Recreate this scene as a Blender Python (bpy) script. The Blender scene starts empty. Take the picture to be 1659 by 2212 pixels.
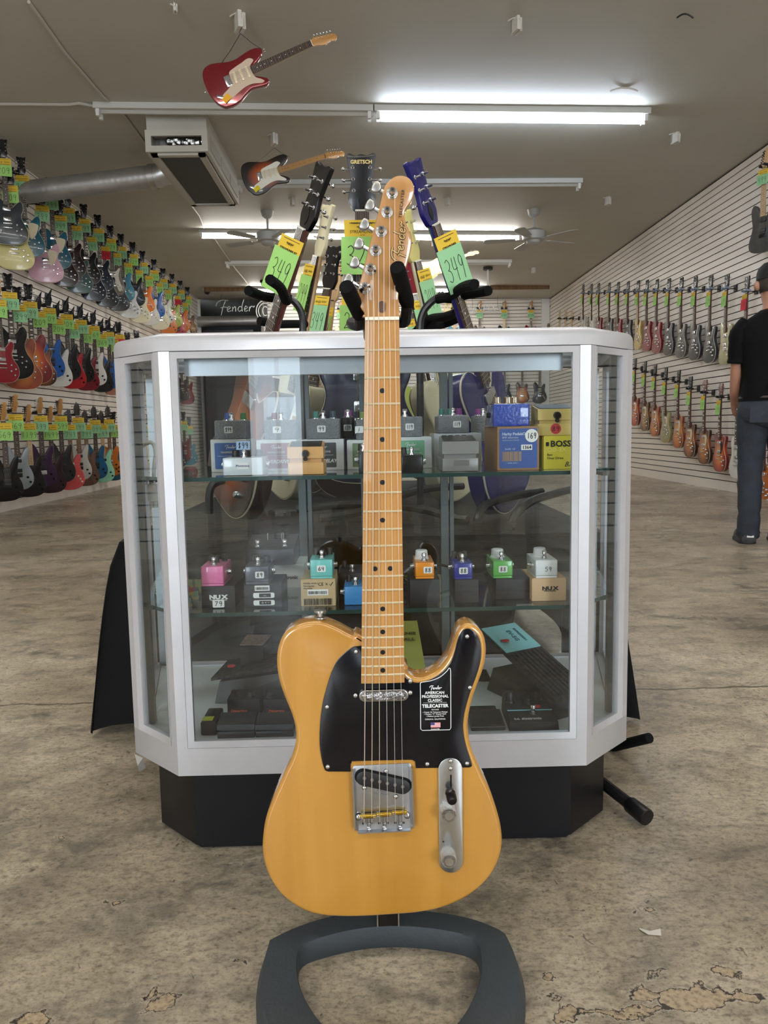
import bpy, math, random
from mathutils import Vector, Matrix
random.seed(7)
S = bpy.context.scene
COL = S.collection
PI = math.pi
def R(a): return math.radians(a)

# ------------------------------------------------------------------ camera
F, CX, CY, H, SL = 1660.0, 829.5, 1106.0, 0.80, 0.018
_d = Vector(((795 - CX) / F, (CY - 925) / F, 1)).normalized()     # depth axis of the shop seen by the camera
_h = Vector((1, SL, 0))
_u = _d.cross(_h).normalized()
if _u.y < 0: _u = -_u
_x = _u.cross(_d).normalized()
if _x.x < 0: _x = -_x
EYE = Vector((0, 0, H))
def ray(px, py):
    v = Vector(((px - CX) / F, (CY - py) / F, 1))
    return Vector((_x.dot(v), _d.dot(v), _u.dot(v)))
def onX(px, py, X): r = ray(px, py); return EYE + r * (X / r.x)
def onY(px, py, Y): r = ray(px, py); return EYE + r * (Y / r.y)
def onZ(px, py, Z): r = ray(px, py); return EYE + r * ((Z - H) / r.z)
cam_d = bpy.data.cameras.new('camera'); cam = bpy.data.objects.new('camera', cam_d); COL.objects.link(cam)
rt, up = Vector((_x.x, _d.x, _u.x)), Vector((_x.y, _d.y, _u.y))
bk = -Vector((_x.z, _d.z, _u.z))
cam.matrix_world = Matrix(((rt.x, up.x, bk.x, 0), (rt.y, up.y, bk.y, 0), (rt.z, up.z, bk.z, H), (0, 0, 0, 1)))
cam_d.sensor_fit = 'HORIZONTAL'; cam_d.sensor_width = 36; cam_d.lens = 36 * F / 1659
cam_d.clip_start = 0.05; cam_d.clip_end = 100
S.camera = cam

# ------------------------------------------------------------------ light and exposure
S.view_settings.view_transform = 'Standard'; S.view_settings.look = 'None'
S.view_settings.gamma = 1; S.view_settings.use_curve_mapping = False
S.view_settings.exposure = 0.0
W = bpy.data.worlds.new('world'); S.world = W; W.use_nodes = True
W.node_tree.nodes['Background'].inputs[0].default_value = (0.75, 0.87, 1.0, 1)
W.node_tree.nodes['Background'].inputs[1].default_value = 2.2
TUBE_POWER = 56.0
def area(name, loc, rot, sx, sy, power, col):
    l = bpy.data.lights.new(name, 'AREA'); l.shape = 'RECTANGLE'; l.size = sx; l.size_y = sy
    l.energy = power; l.color = col
    o = bpy.data.objects.new(name, l); COL.objects.link(o); o.location = loc; o.rotation_euler = rot
    return o
# daylight behind the photographer: a door light, plus two wide lamps added as fill
area('window_and_fill_light', (-3.05, -4.85, 1.55), (R(90), 0, 0), 1.3, 2.3, 190, (0.86, 0.93, 1.0))
area('window_and_fill_light', (3.3, -4.85, 1.55), (R(90), 0, 0), 1.5, 2.3, 190, (0.86, 0.93, 1.0))
area('window_and_fill_light', (-0.9, -4.85, 1.15), (R(90), 0, 0), 0.5, 1.6, 9, (0.80, 0.90, 1.0))
try:
    S.cycles.max_bounces = 8; S.cycles.transparent_max_bounces = 24; S.cycles.glossy_bounces = 4
    S.cycles.diffuse_bounces = 4; S.cycles.sample_clamp_indirect = 4; S.cycles.use_denoising = True
    S.cycles.caustics_reflective = False; S.cycles.caustics_refractive = False
except Exception: pass

# ------------------------------------------------------------------ materials
def C(r, g, b):
    def f(v):
        v /= 255.0
        return v / 12.92 if v <= 0.04045 else ((v + 0.055) / 1.055) ** 2.4
    return (f(r), f(g), f(b), 1)
_mats = {}
def mat(name, rgb, rough=0.5, metal=0.0, coat=0.0, spec=0.5, var=0.0, scale=20.0, bump=0.0, bscale=60.0):
    if name in _mats: return _mats[name]
    m = bpy.data.materials.new(name); m.use_nodes = True; nt = m.node_tree; b = nt.nodes['Principled BSDF']
    c = C(*rgb); b.inputs['Base Color'].default_value = c
    b.inputs['Roughness'].default_value = rough; b.inputs['Metallic'].default_value = metal
    b.inputs['Coat Weight'].default_value = coat; b.inputs['Coat Roughness'].default_value = 0.04
    b.inputs['Specular IOR Level'].default_value = spec
    tc = nt.nodes.new('ShaderNodeTexCoord')
    if var:
        n = nt.nodes.new('ShaderNodeTexNoise'); n.inputs['Scale'].default_value = scale; n.inputs['Detail'].default_value = 4
        nt.links.new(tc.outputs['Object'], n.inputs['Vector'])
        mr = nt.nodes.new('ShaderNodeMapRange'); mr.inputs[1].default_value = .25; mr.inputs[2].default_value = .75
        mr.inputs[3].default_value = 1 - var; mr.inputs[4].default_value = 1 + var
        nt.links.new(n.outputs[0], mr.inputs[0])
        mx = nt.nodes.new('ShaderNodeMix'); mx.data_type = 'RGBA'; mx.blend_type = 'MULTIPLY'; mx.inputs[0].default_value = 1
        mx.inputs[6].default_value = c; nt.links.new(mr.outputs[0], mx.inputs[7]); nt.links.new(mx.outputs[2], b.inputs['Base Color'])
    if bump:
        n = nt.nodes.new('ShaderNodeTexNoise'); n.inputs['Scale'].default_value = bscale; n.inputs['Detail'].default_value = 3
        nt.links.new(tc.outputs['Object'], n.inputs['Vector'])
        bp = nt.nodes.new('ShaderNodeBump'); bp.inputs['Strength'].default_value = bump; bp.inputs['Distance'].default_value = 0.01
        nt.links.new(n.outputs[0], bp.inputs['Height']); nt.links.new(bp.outputs[0], b.inputs['Normal'])
    _mats[name] = m
    return m
def wood(name, c1, c2, rough=0.35, coat=0.0, stretch=(40, 40, 2.5), det=4, lo=.35, hi=.68):
    if name in _mats: return _mats[name]
    m = bpy.data.materials.new(name); m.use_nodes = True; nt = m.node_tree; b = nt.nodes['Principled BSDF']
    tc = nt.nodes.new('ShaderNodeTexCoord'); mp = nt.nodes.new('ShaderNodeMapping'); mp.inputs['Scale'].default_value = stretch
    n = nt.nodes.new('ShaderNodeTexNoise'); n.inputs['Scale'].default_value = 1; n.inputs['Detail'].default_value = det
    n.inputs['Distortion'].default_value = 0.4
    rp = nt.nodes.new('ShaderNodeValToRGB'); rp.color_ramp.elements[0].position = lo; rp.color_ramp.elements[1].position = hi
    rp.color_ramp.elements[0].color = C(*c1); rp.color_ramp.elements[1].color = C(*c2)
    L = nt.links.new
    L(tc.outputs['Object'], mp.inputs['Vector']); L(mp.outputs[0], n.inputs['Vector']); L(n.outputs[0], rp.inputs[0])
    L(rp.outputs[0], b.inputs['Base Color'])
    b.inputs['Roughness'].default_value = rough; b.inputs['Coat Weight'].default_value = coat; b.inputs['Coat Roughness'].default_value = .03
    _mats[name] = m
    return m
def burst(name, inner, mid, outer, r1=.45, r2=.8, cz=-.64):
    """sunburst paint: colour by distance from the body's middle"""
    if name in _mats: return _mats[name]
    m = bpy.data.materials.new(name); m.use_nodes = True; nt = m.node_tree; b = nt.nodes['Principled BSDF']
    tc = nt.nodes.new('ShaderNodeTexCoord'); mp = nt.nodes.new('ShaderNodeMapping'); mp.vector_type = 'TEXTURE'
    mp.inputs['Location'].default_value = (0, 0, cz); mp.inputs['Scale'].default_value = (.17, .5, .24)
    vl = nt.nodes.new('ShaderNodeVectorMath'); vl.operation = 'LENGTH'
    rp = nt.nodes.new('ShaderNodeValToRGB'); e = rp.color_ramp.elements
    e[0].position = r1 * .6; e[0].color = C(*inner); e[1].position = r2 + .15; e[1].color = C(*outer)
    k = e.new((r1 + r2) / 2); k.color = C(*mid)
    L = nt.links.new
    L(tc.outputs['Object'], mp.inputs['Vector']); L(mp.outputs[0], vl.inputs[0]); L(vl.outputs['Value'], rp.inputs[0])
    L(rp.outputs[0], b.inputs['Base Color']); b.inputs['Roughness'].default_value = .35; b.inputs['Coat Weight'].default_value = .35
    b.inputs['Coat Roughness'].default_value = .03
    _mats[name] = m
    return m
def glass(name, tint=(.90, .95, .95), refl=1.0):
    if name in _mats: return _mats[name]
    m = bpy.data.materials.new(name); m.use_nodes = True; nt = m.node_tree; nt.nodes.clear()
    o = nt.nodes.new('ShaderNodeOutputMaterial'); t = nt.nodes.new('ShaderNodeBsdfTransparent'); g = nt.nodes.new('ShaderNodeBsdfGlossy')
    x = nt.nodes.new('ShaderNodeMixShader'); ge = nt.nodes.new('ShaderNodeNewGeometry'); dt = nt.nodes.new('ShaderNodeVectorMath'); dt.operation = 'DOT_PRODUCT'
    L = nt.links.new
    def mth(op, a, c=None):
        k = nt.nodes.new('ShaderNodeMath'); k.operation = op
        for i, v in enumerate((a, c)):
            if v is None: continue
            if isinstance(v, (int, float)): k.inputs[i].default_value = v
            else: L(v, k.inputs[i])
        return k.outputs[0]
    L(ge.outputs['Incoming'], dt.inputs[0]); L(ge.outputs['Normal'], dt.inputs[1])
    fr_ = mth('ADD', mth('MULTIPLY', mth('POWER', mth('SUBTRACT', 1.0, mth('ABSOLUTE', dt.outputs['Value'])), 5.0), .96), .04)
    t.inputs[0].default_value = (*[v ** .5 for v in tint], 1); g.inputs['Roughness'].default_value = 0.0; g.inputs[0].default_value = (refl, refl, refl, 1)
    L(fr_, x.inputs[0]); L(t.outputs[0], x.inputs[1]); L(g.outputs[0], x.inputs[2]); L(x.outputs[0], o.inputs[0])
    _mats[name] = m
    return m
def emit(name, rgb, s):
    if name in _mats: return _mats[name]
    m = bpy.data.materials.new(name); m.use_nodes = True; b = m.node_tree.nodes['Principled BSDF']
    b.inputs['Base Color'].default_value = C(*rgb); b.inputs['Emission Color'].default_value = C(*rgb); b.inputs['Emission Strength'].default_value = s
    _mats[name] = m
    return m

CHROME = mat('chrome', (205, 205, 208), .13, 1.0)
NICKEL = mat('nickel', (190, 188, 182), .28, 1.0, var=.12, scale=90)
BLACK = mat('black_plastic', (13, 13, 15), .4, spec=.35)
BLACKG = mat('black_gloss', (6, 6, 9), .28, spec=.35, coat=.12)
FOAM = mat('black_foam', (9, 9, 10), .9, spec=.2, bump=.2, bscale=600)
WHITE = mat('white_plastic', (220, 220, 218), .45)
ROSE = wood('rosewood', (38, 24, 20), (70, 46, 38), .5, 0, (60, 60, 6))
MAPLE = wood('maple', (170, 120, 62), (194, 144, 80), .3, .6)
PALE = wood('pale_maple', (196, 160, 112), (222, 190, 146), .4, .3)
WALNUT = wood('roasted_maple', (112, 78, 56), (140, 100, 74), .45)
MAHOG = wood('mahogany', (74, 26, 20), (104, 40, 28), .35, .6)
CREAM = mat('cream_plastic', (224, 212, 178), .4)
YEL = mat('yellow_card', (226, 190, 62), .8, var=.06, scale=8)
GRN = mat('green_card', (160, 212, 118), .8, var=.05, scale=8)
GRN2 = mat('mint_card', (150, 202, 152), .8, var=.05, scale=8)
RED = mat('red_card', (208, 48, 62), .8)
INK = mat('black_ink', (16, 16, 16), .7)
ALU = mat('white_aluminium', (190, 190, 194), .38, .35, var=.03, scale=30)

# ------------------------------------------------------------------ mesh builder
def cr(pts, n=6, closed=True):
    out = []; N = len(pts); P = [Vector(p) for p in pts]
    rng = range(N) if closed else range(N - 1)
    for i in rng:
        a, b, c, d = (P[(i - 1) % N], P[i], P[(i + 1) % N], P[(i + 2) % N]) if closed else (P[max(i - 1, 0)], P[i], P[i + 1], P[min(i + 2, N - 1)])
        for k in range(n):
            t = k / n
            out.append(0.5 * ((2 * b) + (c - a) * t + (2 * a - 5 * b + 4 * c - d) * t * t + (3 * b - a - 3 * c + d) * t ** 3))
    if not closed: out.append(P[-1].copy())
    return out
def arc(cx, cy, r, a0, a1, n=8, ry=None):
    return [(cx + r * math.cos(R(a0 + (a1 - a0) * i / n)), cy + (ry or r) * math.sin(R(a0 + (a1 - a0) * i / n))) for i in range(n + 1)]
def stadium(w, h, n=8):
    """rounded-end outline, w wide, h tall, centred"""
    if w < h:
        r = w / 2; return arc(0, h / 2 - r, r, 0, 180, n) + arc(0, -h / 2 + r, r, 180, 360, n)
    r = h / 2; return arc(w / 2 - r, 0, r, -90, 90, n) + arc(-w / 2 + r, 0, r, 90, 270, n)
def rrect(w, h, r, n=3):
    return (arc(w / 2 - r, h / 2 - r, r, 0, 90, n) + arc(-w / 2 + r, h / 2 - r, r, 90, 180, n)
            + arc(-w / 2 + r, -h / 2 + r, r, 180, 270, n) + arc(w / 2 - r, -h / 2 + r, r, 270, 360, n))
class MB:
    def __init__(s): s.v = []; s.f = []; s.m = []
    def add(s, vs, fs, mi=0, M=None):
        k = len(s.v)
        s.v += [tuple(M @ Vector(v)) if M is not None else tuple(v) for v in vs]
        s.f += [tuple(i + k for i in f) for f in fs]; s.m += [mi] * len(fs)
        return s
    def box(s, a, b, mi=0, M=None, bev=0):
        x0, x1 = sorted((a[0], b[0])); y0, y1 = sorted((a[1], b[1])); z0, z1 = sorted((a[2], b[2]))
        if bev:
            r = bev; o = rrect(x1 - x0, z1 - z0, r, 2)
            T = Matrix.Translation(((x0 + x1) / 2, 0, (z0 + z1) / 2))
            return s.prism(o, y0, y1, r * .7, mi, (M @ T) if M is not None else T)
        vs = [(x, y, z) for x in (x0, x1) for y in (y0, y1) for z in (z0, z1)]
        return s.add(vs, [(0, 1, 3, 2), (4, 6, 7, 5), (0, 4, 5, 1), (2, 3, 7, 6), (0, 2, 6, 4), (1, 5, 7, 3)], mi, M)
    def prism(s, o, y0, y1, bev=0, mi=0, M=None, seg=2):
        """outline in x,z extruded along y, with rounded rims"""
        o = [(p[0], p[1]) for p in o]; N = len(o)
        A = sum(o[i][0] * o[(i + 1) % N][1] - o[(i + 1) % N][0] * o[i][1] for i in range(N))
        if A < 0: o = o[::-1]
        def inset(d):
            r = []
            for i in range(N):
                a, b, c = Vector(o[i - 1]), Vector(o[i]), Vector(o[(i + 1) % N])
                t1 = (b - a); t2 = (c - b)
                t = (t1.normalized() if t1.length > 1e-9 else t1) + (t2.normalized() if t2.length > 1e-9 else t2)
                if t.length < 1e-6: t = t2
                t.normalize(); r.append((b.x - t.y * d, b.y + t.x * d))
            return r
        L = []
        if bev:
            for k in range(seg + 1):
                a = PI / 2 * k / seg; L.append((y0 + bev * (1 - math.sin(a)), inset(bev * (1 - math.cos(PI / 2 - a)) if 0 else bev * (1 - math.sin(a)) if k == seg else bev * (1 - math.cos(PI / 2 - a)))))
            L = []
            for k in range(seg + 1):
                a = PI / 2 * k / seg                      # 0 at the rim's face, 90 at its side
                L.append((y0 + bev * (1 - math.cos(a)), inset(bev * (1 - math.sin(a)))))
            L2 = [(y1 - (y - y0), q) for y, q in L][::-1]
            L += L2
        else: L = [(y0, o), (y1, o)]
        vs = [(p[0], y, p[1]) for y, q in L for p in q]; fs = []
        for j in range(len(L) - 1):
            for i in range(N):
                a, b = j * N + i, j * N + (i + 1) % N
                fs.append((a, b, b + N, a + N))
        fs.append(tuple(range(N))[::-1]); fs.append(tuple(range((len(L) - 1) * N, len(L) * N)))
        fs = [f[::-1] for f in fs]
        return s.add(vs, fs, mi, M)
    def plan(s, o, z0, z1, bev=0, mi=0, M=None):
        """outline in x,y extruded up z"""
        Q = Matrix(((1, 0, 0, 0), (0, 0, 1, 0), (0, 1, 0, 0), (0, 0, 0, 1)))
        n0 = len(s.f); s.prism(o, z0, z1, bev, mi, (M @ Q) if M is not None else Q)
        s.f[n0:] = [f[::-1] for f in s.f[n0:]]
        return s
    def cyl(s, a, b, r, r2=None, n=12, mi=0, M=None):
        return s.lathe(a, b, [(0, r), (1, r if r2 is None else r2)], n, mi, M)
    def lathe(s, a, b, prof, n=12, mi=0, M=None):
        """prof: (t along a-b, radius)"""
        a, b = Vector(a), Vector(b); d = (b - a).normalized()
        u = d.cross(Vector((0, 0, 1)) if abs(d.z) < .9 else Vector((1, 0, 0))).normalized(); w = d.cross(u)
        vs, fs = [], []
        for t, r in prof:
            c = a + (b - a) * t
            vs += [c + (u * math.cos(2 * PI * i / n) + w * math.sin(2 * PI * i / n)) * max(r, 1e-5) for i in range(n)]
        for j in range(len(prof) - 1):
            for i in range(n):
                p, q = j * n + i, j * n + (i + 1) % n; fs.append((p, q, q + n, p + n))
        fs.append(tuple(range(n))[::-1]); fs.append(tuple(range((len(prof) - 1) * n, len(prof) * n)))
        return s.add(vs, fs, mi, M)
    def ball(s, c, r, n=10, mi=0, M=None, sq=1.0):
        c = Vector(c); p = [(.5 - .5 * math.cos(PI * k / 6), r * math.sin(PI * k / 6)) for k in range(7)]
        return s.lathe(c - Vector((0, 0, r * sq)), c + Vector((0, 0, r * sq)), p, n, mi, M)
    def tube(s, pts, r, n=8, mi=0, M=None, rad=None):
        P = [Vector(p) for p in pts]; vs, fs = [], []; up_ = None
        for i, p in enumerate(P):
            d = (P[min(i + 1, len(P) - 1)] - P[max(i - 1, 0)]).normalized()
            if up_ is None: up_ = d.cross(Vector((.13, .2, 1)) if abs(d.z) < .9 else Vector((1, .1, 0))).normalized()
            up_ = (up_ - d * up_.dot(d)).normalized(); w = d.cross(up_); rr = rad[i] if rad else r
            vs += [p + (up_ * math.cos(2 * PI * k / n) + w * math.sin(2 * PI * k / n)) * rr for k in range(n)]
        for j in range(len(P) - 1):
            for i in range(n):
                p, q = j * n + i, j * n + (i + 1) % n; fs.append((p, q, q + n, p + n))
        fs.append(tuple(range(n))[::-1]); fs.append(tuple(range((len(P) - 1) * n, len(P) * n)))
        return s.add(vs, fs, mi, M)
    def ribbon(s, pts, w, mi=0, M=None, y=0.0):
        """flat stroke in x,z facing -y"""
        P = [Vector(p) for p in pts]; vs = []
        for i, p in enumerate(P):
            d = (P[min(i + 1, len(P) - 1)] - P[max(i - 1, 0)]); d = d.normalized() if d.length > 1e-9 else Vector((1, 0))
            vs += [(p.x - d.y * w / 2, y, p.y + d.x * w / 2), (p.x + d.y * w / 2, y, p.y - d.x * w / 2)]
        return s.add(vs, [(2 * i, 2 * i + 1, 2 * i + 3, 2 * i + 2) for i in range(len(P) - 1)], mi, M)
    def mesh(s, name, nm=1, smooth=35):
        me = bpy.data.meshes.new(name); me.from_pydata(s.v, [], s.f)
        for _ in range(nm): me.materials.append(None)
        if nm > 1: me.polygons.foreach_set('material_index', s.m)
        me.polygons.foreach_set('use_smooth', [True] * len(me.polygons)); me.update()
        try: me.set_sharp_from_angle(angle=R(smooth))
        except Exception: pass
        return me
    def build(s, name, m, parent=None, smooth=35, world=True):
        ms = m if isinstance(m, (list, tuple)) else [m]
        if parent is not None and world:
            W0 = wm(parent).inverted(); s.v = [tuple(W0 @ Vector(v)) for v in s.v]
        me = s.mesh(name, len(ms), smooth)
        return inst(name, me, ms, parent)
def wm(o):
    M = o.matrix_basis.copy()
    while o.parent: o = o.parent; M = o.matrix_basis @ M
    return M
def inst(name, me, m, parent=None, M=None):
    o = bpy.data.objects.new(name, me); COL.objects.link(o)
    for i, k in enumerate(m if isinstance(m, (list, tuple)) else [m]):
        o.material_slots[i].link = 'OBJECT'; o.material_slots[i].material = k
    if parent is not None: o.parent = parent
    if M is not None: o.matrix_basis = M
    return o
_cache = {}
def cmesh(key, fn, nm=1):
    if key not in _cache: _cache[key] = fn().mesh(key if isinstance(key, str) else key[0], nm)
    return _cache[key]
def thing(name, label, cat, loc=(0, 0, 0), group=None, M=None):
    o = bpy.data.objects.new(name, None); COL.objects.link(o); o.empty_display_size = .05
    if M is not None: o.matrix_basis = M
    else: o.location = loc
    o['label'] = label; o['category'] = cat
    if group: o['group'] = group
    return o
def tag(o, label, cat, group=None, kind=None):
    o['label'] = label; o['category'] = cat
    if group: o['group'] = group
    if kind: o['kind'] = kind
    return o
def struct(o): o['kind'] = 'structure'; return o
def T(*a): return Matrix.Translation(a)
def RX(a): return Matrix.Rotation(R(a), 4, 'X')
def RY(a): return Matrix.Rotation(R(a), 4, 'Y')
def RZ(a): return Matrix.Rotation(R(a), 4, 'Z')
def text(s, size, m, parent, M, name='lettering', depth=.0004, bold=0, align='CENTER', sx=1.0, shear=0, space=1.0):
    """writing in the x,z plane facing -y, M in the parent's frame"""
    c = bpy.data.curves.new(name, 'FONT'); c.body = s; c.size = size; c.align_x = align; c.align_y = 'CENTER'
    c.extrude = depth; c.offset = bold; c.shear = shear; c.space_character = space; c.resolution_u = 2
    o = bpy.data.objects.new(name, c)
    me = bpy.data.meshes.new_from_object(o); bpy.data.objects.remove(o)
    me.transform(Matrix.Scale(sx, 4, (1, 0, 0)))
    me.transform(RX(90)); me.materials.clear(); me.materials.append(None)
    return inst(name, me, m, parent, M)
DIG = {'0': [arc(.5, .5, .36, 90, 460, 12, .5)], '1': [[(.5, 1), (.48, 0)]],
 '2': [[(.15, .8), (.4, 1), (.75, .9), (.75, .65), (.4, .25), (.12, .03), (.5, .08), (.9, .02)]],
 '3': [[(.15, .9), (.5, 1), (.8, .8), (.6, .58), (.35, .53), (.7, .45), (.8, .2), (.5, 0), (.1, .1)]],
 '4': [[(.25, 1), (.15, .5), (.85, .5)], [(.75, 1), (.65, -.05)]],
 '5': [[(.85, 1), (.3, .97), (.22, .6), (.6, .62), (.85, .35), (.6, .03), (.15, .05)]],
 '6': [[(.7, 1), (.3, .7), (.15, .3), (.35, .02), (.7, .05), (.82, .3), (.55, .5), (.22, .35)]],
 '7': [[(.12, .93), (.85, .97), (.55, .5), (.4, 0)]],
 '8': [[(.5, .55), (.2, .75), (.45, 1), (.75, .8), (.45, .5), (.2, .2), (.5, 0), (.8, .22), (.5, .55)]],
 '9': [[(.8, .85), (.5, 1), (.2, .8), (.3, .55), (.65, .55), (.8, .85), (.74, .4), (.6, -.05)]],
 '$': [[(.8, .8), (.5, .95), (.25, .75), (.5, .5), (.75, .3), (.5, .05), (.2, .2)], [(.5, 1.1), (.5, -.1)]], ' ': []}
def number(mb, s, w, h, cx, cz, lw, y, mi=0, M=None):
    """hand-written digits in x,z"""
    n = len(s); cw = w / n
    for i, ch in enumerate(s):
        for st in DIG.get(ch, []):
            mb.ribbon([(cx - w / 2 + cw * (i + .06 + .88 * p[0]) + .08 * (p[1] - .5) * cw, cz - h / 2 + h * p[1]) for p in (cr([(q[0], q[1]) for q in st], 3, False) if len(st) > 2 else st)], lw, mi, M, y)
    return mb
SCRIPT = [[(.1, 2.3), (.5, 3.1), (1.5, 3.6), (2.9, 3.5)], [(2.3, 3.5), (1.7, 2.1), (1.2, .3)], [(1.2, 1.9), (1.9, 2.1), (2.6, 2.0)],
 [(2.7, 1.5), (3.3, 1.9), (3.0, 2.25), (2.65, 1.7), (2.8, 1.1), (3.5, 1.3)], [(3.8, 2.1), (3.75, 1.1)], [(3.8, 1.6), (4.3, 2.15), (4.5, 1.8), (4.45, 1.1)],
 [(5.9, 1.9), (5.4, 2.2), (5.0, 1.6), (5.3, 1.1), (5.9, 1.5)], [(6.4, 3.7), (5.9, 2.2), (5.95, 1.1)],
 [(6.5, 1.5), (7.1, 1.9), (6.8, 2.25), (6.45, 1.7), (6.6, 1.1), (7.2, 1.3)], [(7.6, 2.1), (7.5, 1.1)], [(7.55, 1.6), (8.0, 2.2), (8.5, 2.0), (8.7, 2.3)]]
def script_logo(mb, w, lw, y=0.0, mi=0, M=None):
    k = w / 8.8
    for st in SCRIPT: mb.ribbon([((p[0] - 4.4) * k, (p[1] - 2) * k) for p in (cr(st, 4, False) if len(st) > 2 else [Vector(q) for q in st])], lw, mi, M, y)
    return mb
# ------------------------------------------------------------------ the room
XL, XR, YF, YB, YB2 = -3.83, 4.17, -5.0, 17.7, 21.0
def cz(x): return 3.72 - .02 * x
def floor_material():
    m = bpy.data.materials.new('worn_concrete'); m.use_nodes = True; nt = m.node_tree; b = nt.nodes['Principled BSDF']; L = nt.links.new
    tc = nt.nodes.new('ShaderNodeTexCoord')
    def noise(scale, det, dist=0.0, st=(1, 1, 1), rough=.55):
        mp = nt.nodes.new('ShaderNodeMapping'); mp.inputs['Scale'].default_value = st
        n = nt.nodes.new('ShaderNodeTexNoise'); n.inputs['Scale'].default_value = scale; n.inputs['Detail'].default_value = det
        n.inputs['Distortion'].default_value = dist; n.inputs['Roughness'].default_value = rough
        L(tc.outputs['Object'], mp.inputs[0]); L(mp.outputs[0], n.inputs['Vector']); return n.outputs[0]
    def ramp(src, pts):
        r = nt.nodes.new('ShaderNodeValToRGB'); e = r.color_ramp.elements
        e[0].position, e[0].color = pts[0][0], pts[0][1]; e[1].position, e[1].color = pts[-1][0], pts[-1][1]
        for p, c in pts[1:-1]: k = e.new(p); k.color = c
        L(src, r.inputs[0]); return r.outputs[0]
    def mix(kind, fac, a, c):
        x = nt.nodes.new('ShaderNodeMix'); x.data_type = 'RGBA'; x.blend_type = kind
        if isinstance(fac, (int, float)): x.inputs[0].default_value = fac
        else: L(fac, x.inputs[0])
        for i, v in ((6, a), (7, c)):
            if isinstance(v, tuple): x.inputs[i].default_value = v
            else: L(v, x.inputs[i])
        return x.outputs[2]
    g = lambda v: (v, v, v, 1)
    base = ramp(noise(1.3, 6, .5), [(.30, C(140, 127, 110)), (.5, C(182, 168, 146)), (.72, C(210, 197, 175))])
    col = mix('MULTIPLY', .8, base, ramp(noise(9, 8, .8, (1, 1.6, 1)), [(.30, g(.46)), (.46, g(.84)), (.62, g(1.06))]))
    col = mix('MULTIPLY', .8, col, ramp(noise(60, 5, .3, (1, 1.5, 1), .7), [(.36, g(.40)), (.47, g(.88)), (.62, g(1.14))]))
    col = mix('MULTIPLY', .7, col, ramp(noise(170, 3, .2, (1, 1.3, 1), .7), [(.36, g(.45)), (.46, g(.95)), (.7, g(1.08))]))
    sm = ramp(noise(2.3, 6, 1.2, (1, 1.8, 1)), [(.50, g(0)), (.64, g(1))])
    sm2 = mix('MULTIPLY', 1, sm, ramp(noise(24, 5, .6), [(.36, g(0)), (.6, g(1))]))
    col = mix('MIX', mix('MULTIPLY', 1, sm2, g(.72)), col, C(86, 82, 78))
    # scratches and control joints
    sep = nt.nodes.new('ShaderNodeSeparateXYZ'); L(tc.outputs['Object'], sep.inputs[0])
    def mth(op, a, c=None, d=None):
        k = nt.nodes.new('ShaderNodeMath'); k.operation = op
        for i, v in enumerate((a, c, d)):
            if v is None: continue
            if isinstance(v, (int, float)): k.inputs[i].default_value = v
            else: L(v, k.inputs[i])
        return k.outputs[0]
    wob = mth('MULTIPLY', mth('SUBTRACT', noise(14, 3), .5), .05)
    yy = mth('ADD', sep.outputs[1], wob)
    jn = None
    for y0 in (2.235, 6.3, 10.4):
        dd = mth('ABSOLUTE', mth('SUBTRACT', yy, y0)); k = mth('LESS_THAN', dd, .006)
        jn = k if jn is None else mth('MAXIMUM', jn, k)
    col = mix('MIX', mth('MULTIPLY', jn, .75), col, C(64, 56, 48))
    # patches where the old coating has peeled: a dark rim round bare pale concrete
    wv = nt.nodes.new('ShaderNodeTexNoise'); wv.inputs['Scale'].default_value = 14; wv.inputs['Detail'].default_value = 9; wv.inputs['Roughness'].default_value = .62
    L(tc.outputs['Object'], wv.inputs['Vector'])
    vm = nt.nodes.new('ShaderNodeVectorMath'); vm.operation = 'SUBTRACT'; L(wv.outputs['Color'], vm.inputs[0]); vm.inputs[1].default_value = (.5, .5, .5)
    vs_ = nt.nodes.new('ShaderNodeVectorMath'); vs_.operation = 'SCALE'; vs_.inputs['Scale'].default_value = .13; L(vm.outputs[0], vs_.inputs[0])
    va = nt.nodes.new('ShaderNodeVectorMath'); va.operation = 'ADD'; L(vs_.outputs[0], va.inputs[0]); L(tc.outputs['Object'], va.inputs[1])
    fld = None
    for px, py, rx, ry in ((1510, 2160, .052, .026), (1400, 2145, .03, .012), (1575, 2105, .022, .014), (1620, 2155, .03, .012), (1350, 2185, .08, .008), (1225, 2195, .02, .014),
                           (335, 2180, .022, .02), (305, 2150, .01, .007), (75, 2205, .03, .014), (525, 2070, .008, .006), (1160, 2100, .010, .008), (1395, 2130, .010, .006),
                           (1180, 2155, .007, .006), (1425, 2100, .008, .005), (260, 1945, .006, .008), (140, 1808, .012, .008), (1385, 1965, .014, .008)):
        p = onZ(px, py, 0)
        s1 = nt.nodes.new('ShaderNodeVectorMath'); s1.operation = 'SUBTRACT'; L(va.outputs[0], s1.inputs[0]); s1.inputs[1].default_value = (p.x, p.y, 0)
        s2 = nt.nodes.new('ShaderNodeVectorMath'); s2.operation = 'DIVIDE'; L(s1.outputs[0], s2.inputs[0]); s2.inputs[1].default_value = (rx, ry, .1)
        s3 = nt.nodes.new('ShaderNodeVectorMath'); s3.operation = 'LENGTH'; L(s2.outputs[0], s3.inputs[0])
        v = mth('MULTIPLY', mth('SUBTRACT', s3.outputs['Value'], 1), min(rx, ry))
        fld = v if fld is None else mth('MINIMUM', fld, v)
    inside = mth('LESS_THAN', fld, 0); rim = mth('LESS_THAN', mth('ABSOLUTE', mth('ADD', fld, .001)), .0012); lip = mth('LESS_THAN', mth('ABSOLUTE', mth('SUBTRACT', fld, .0022)), .0009)
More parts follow.
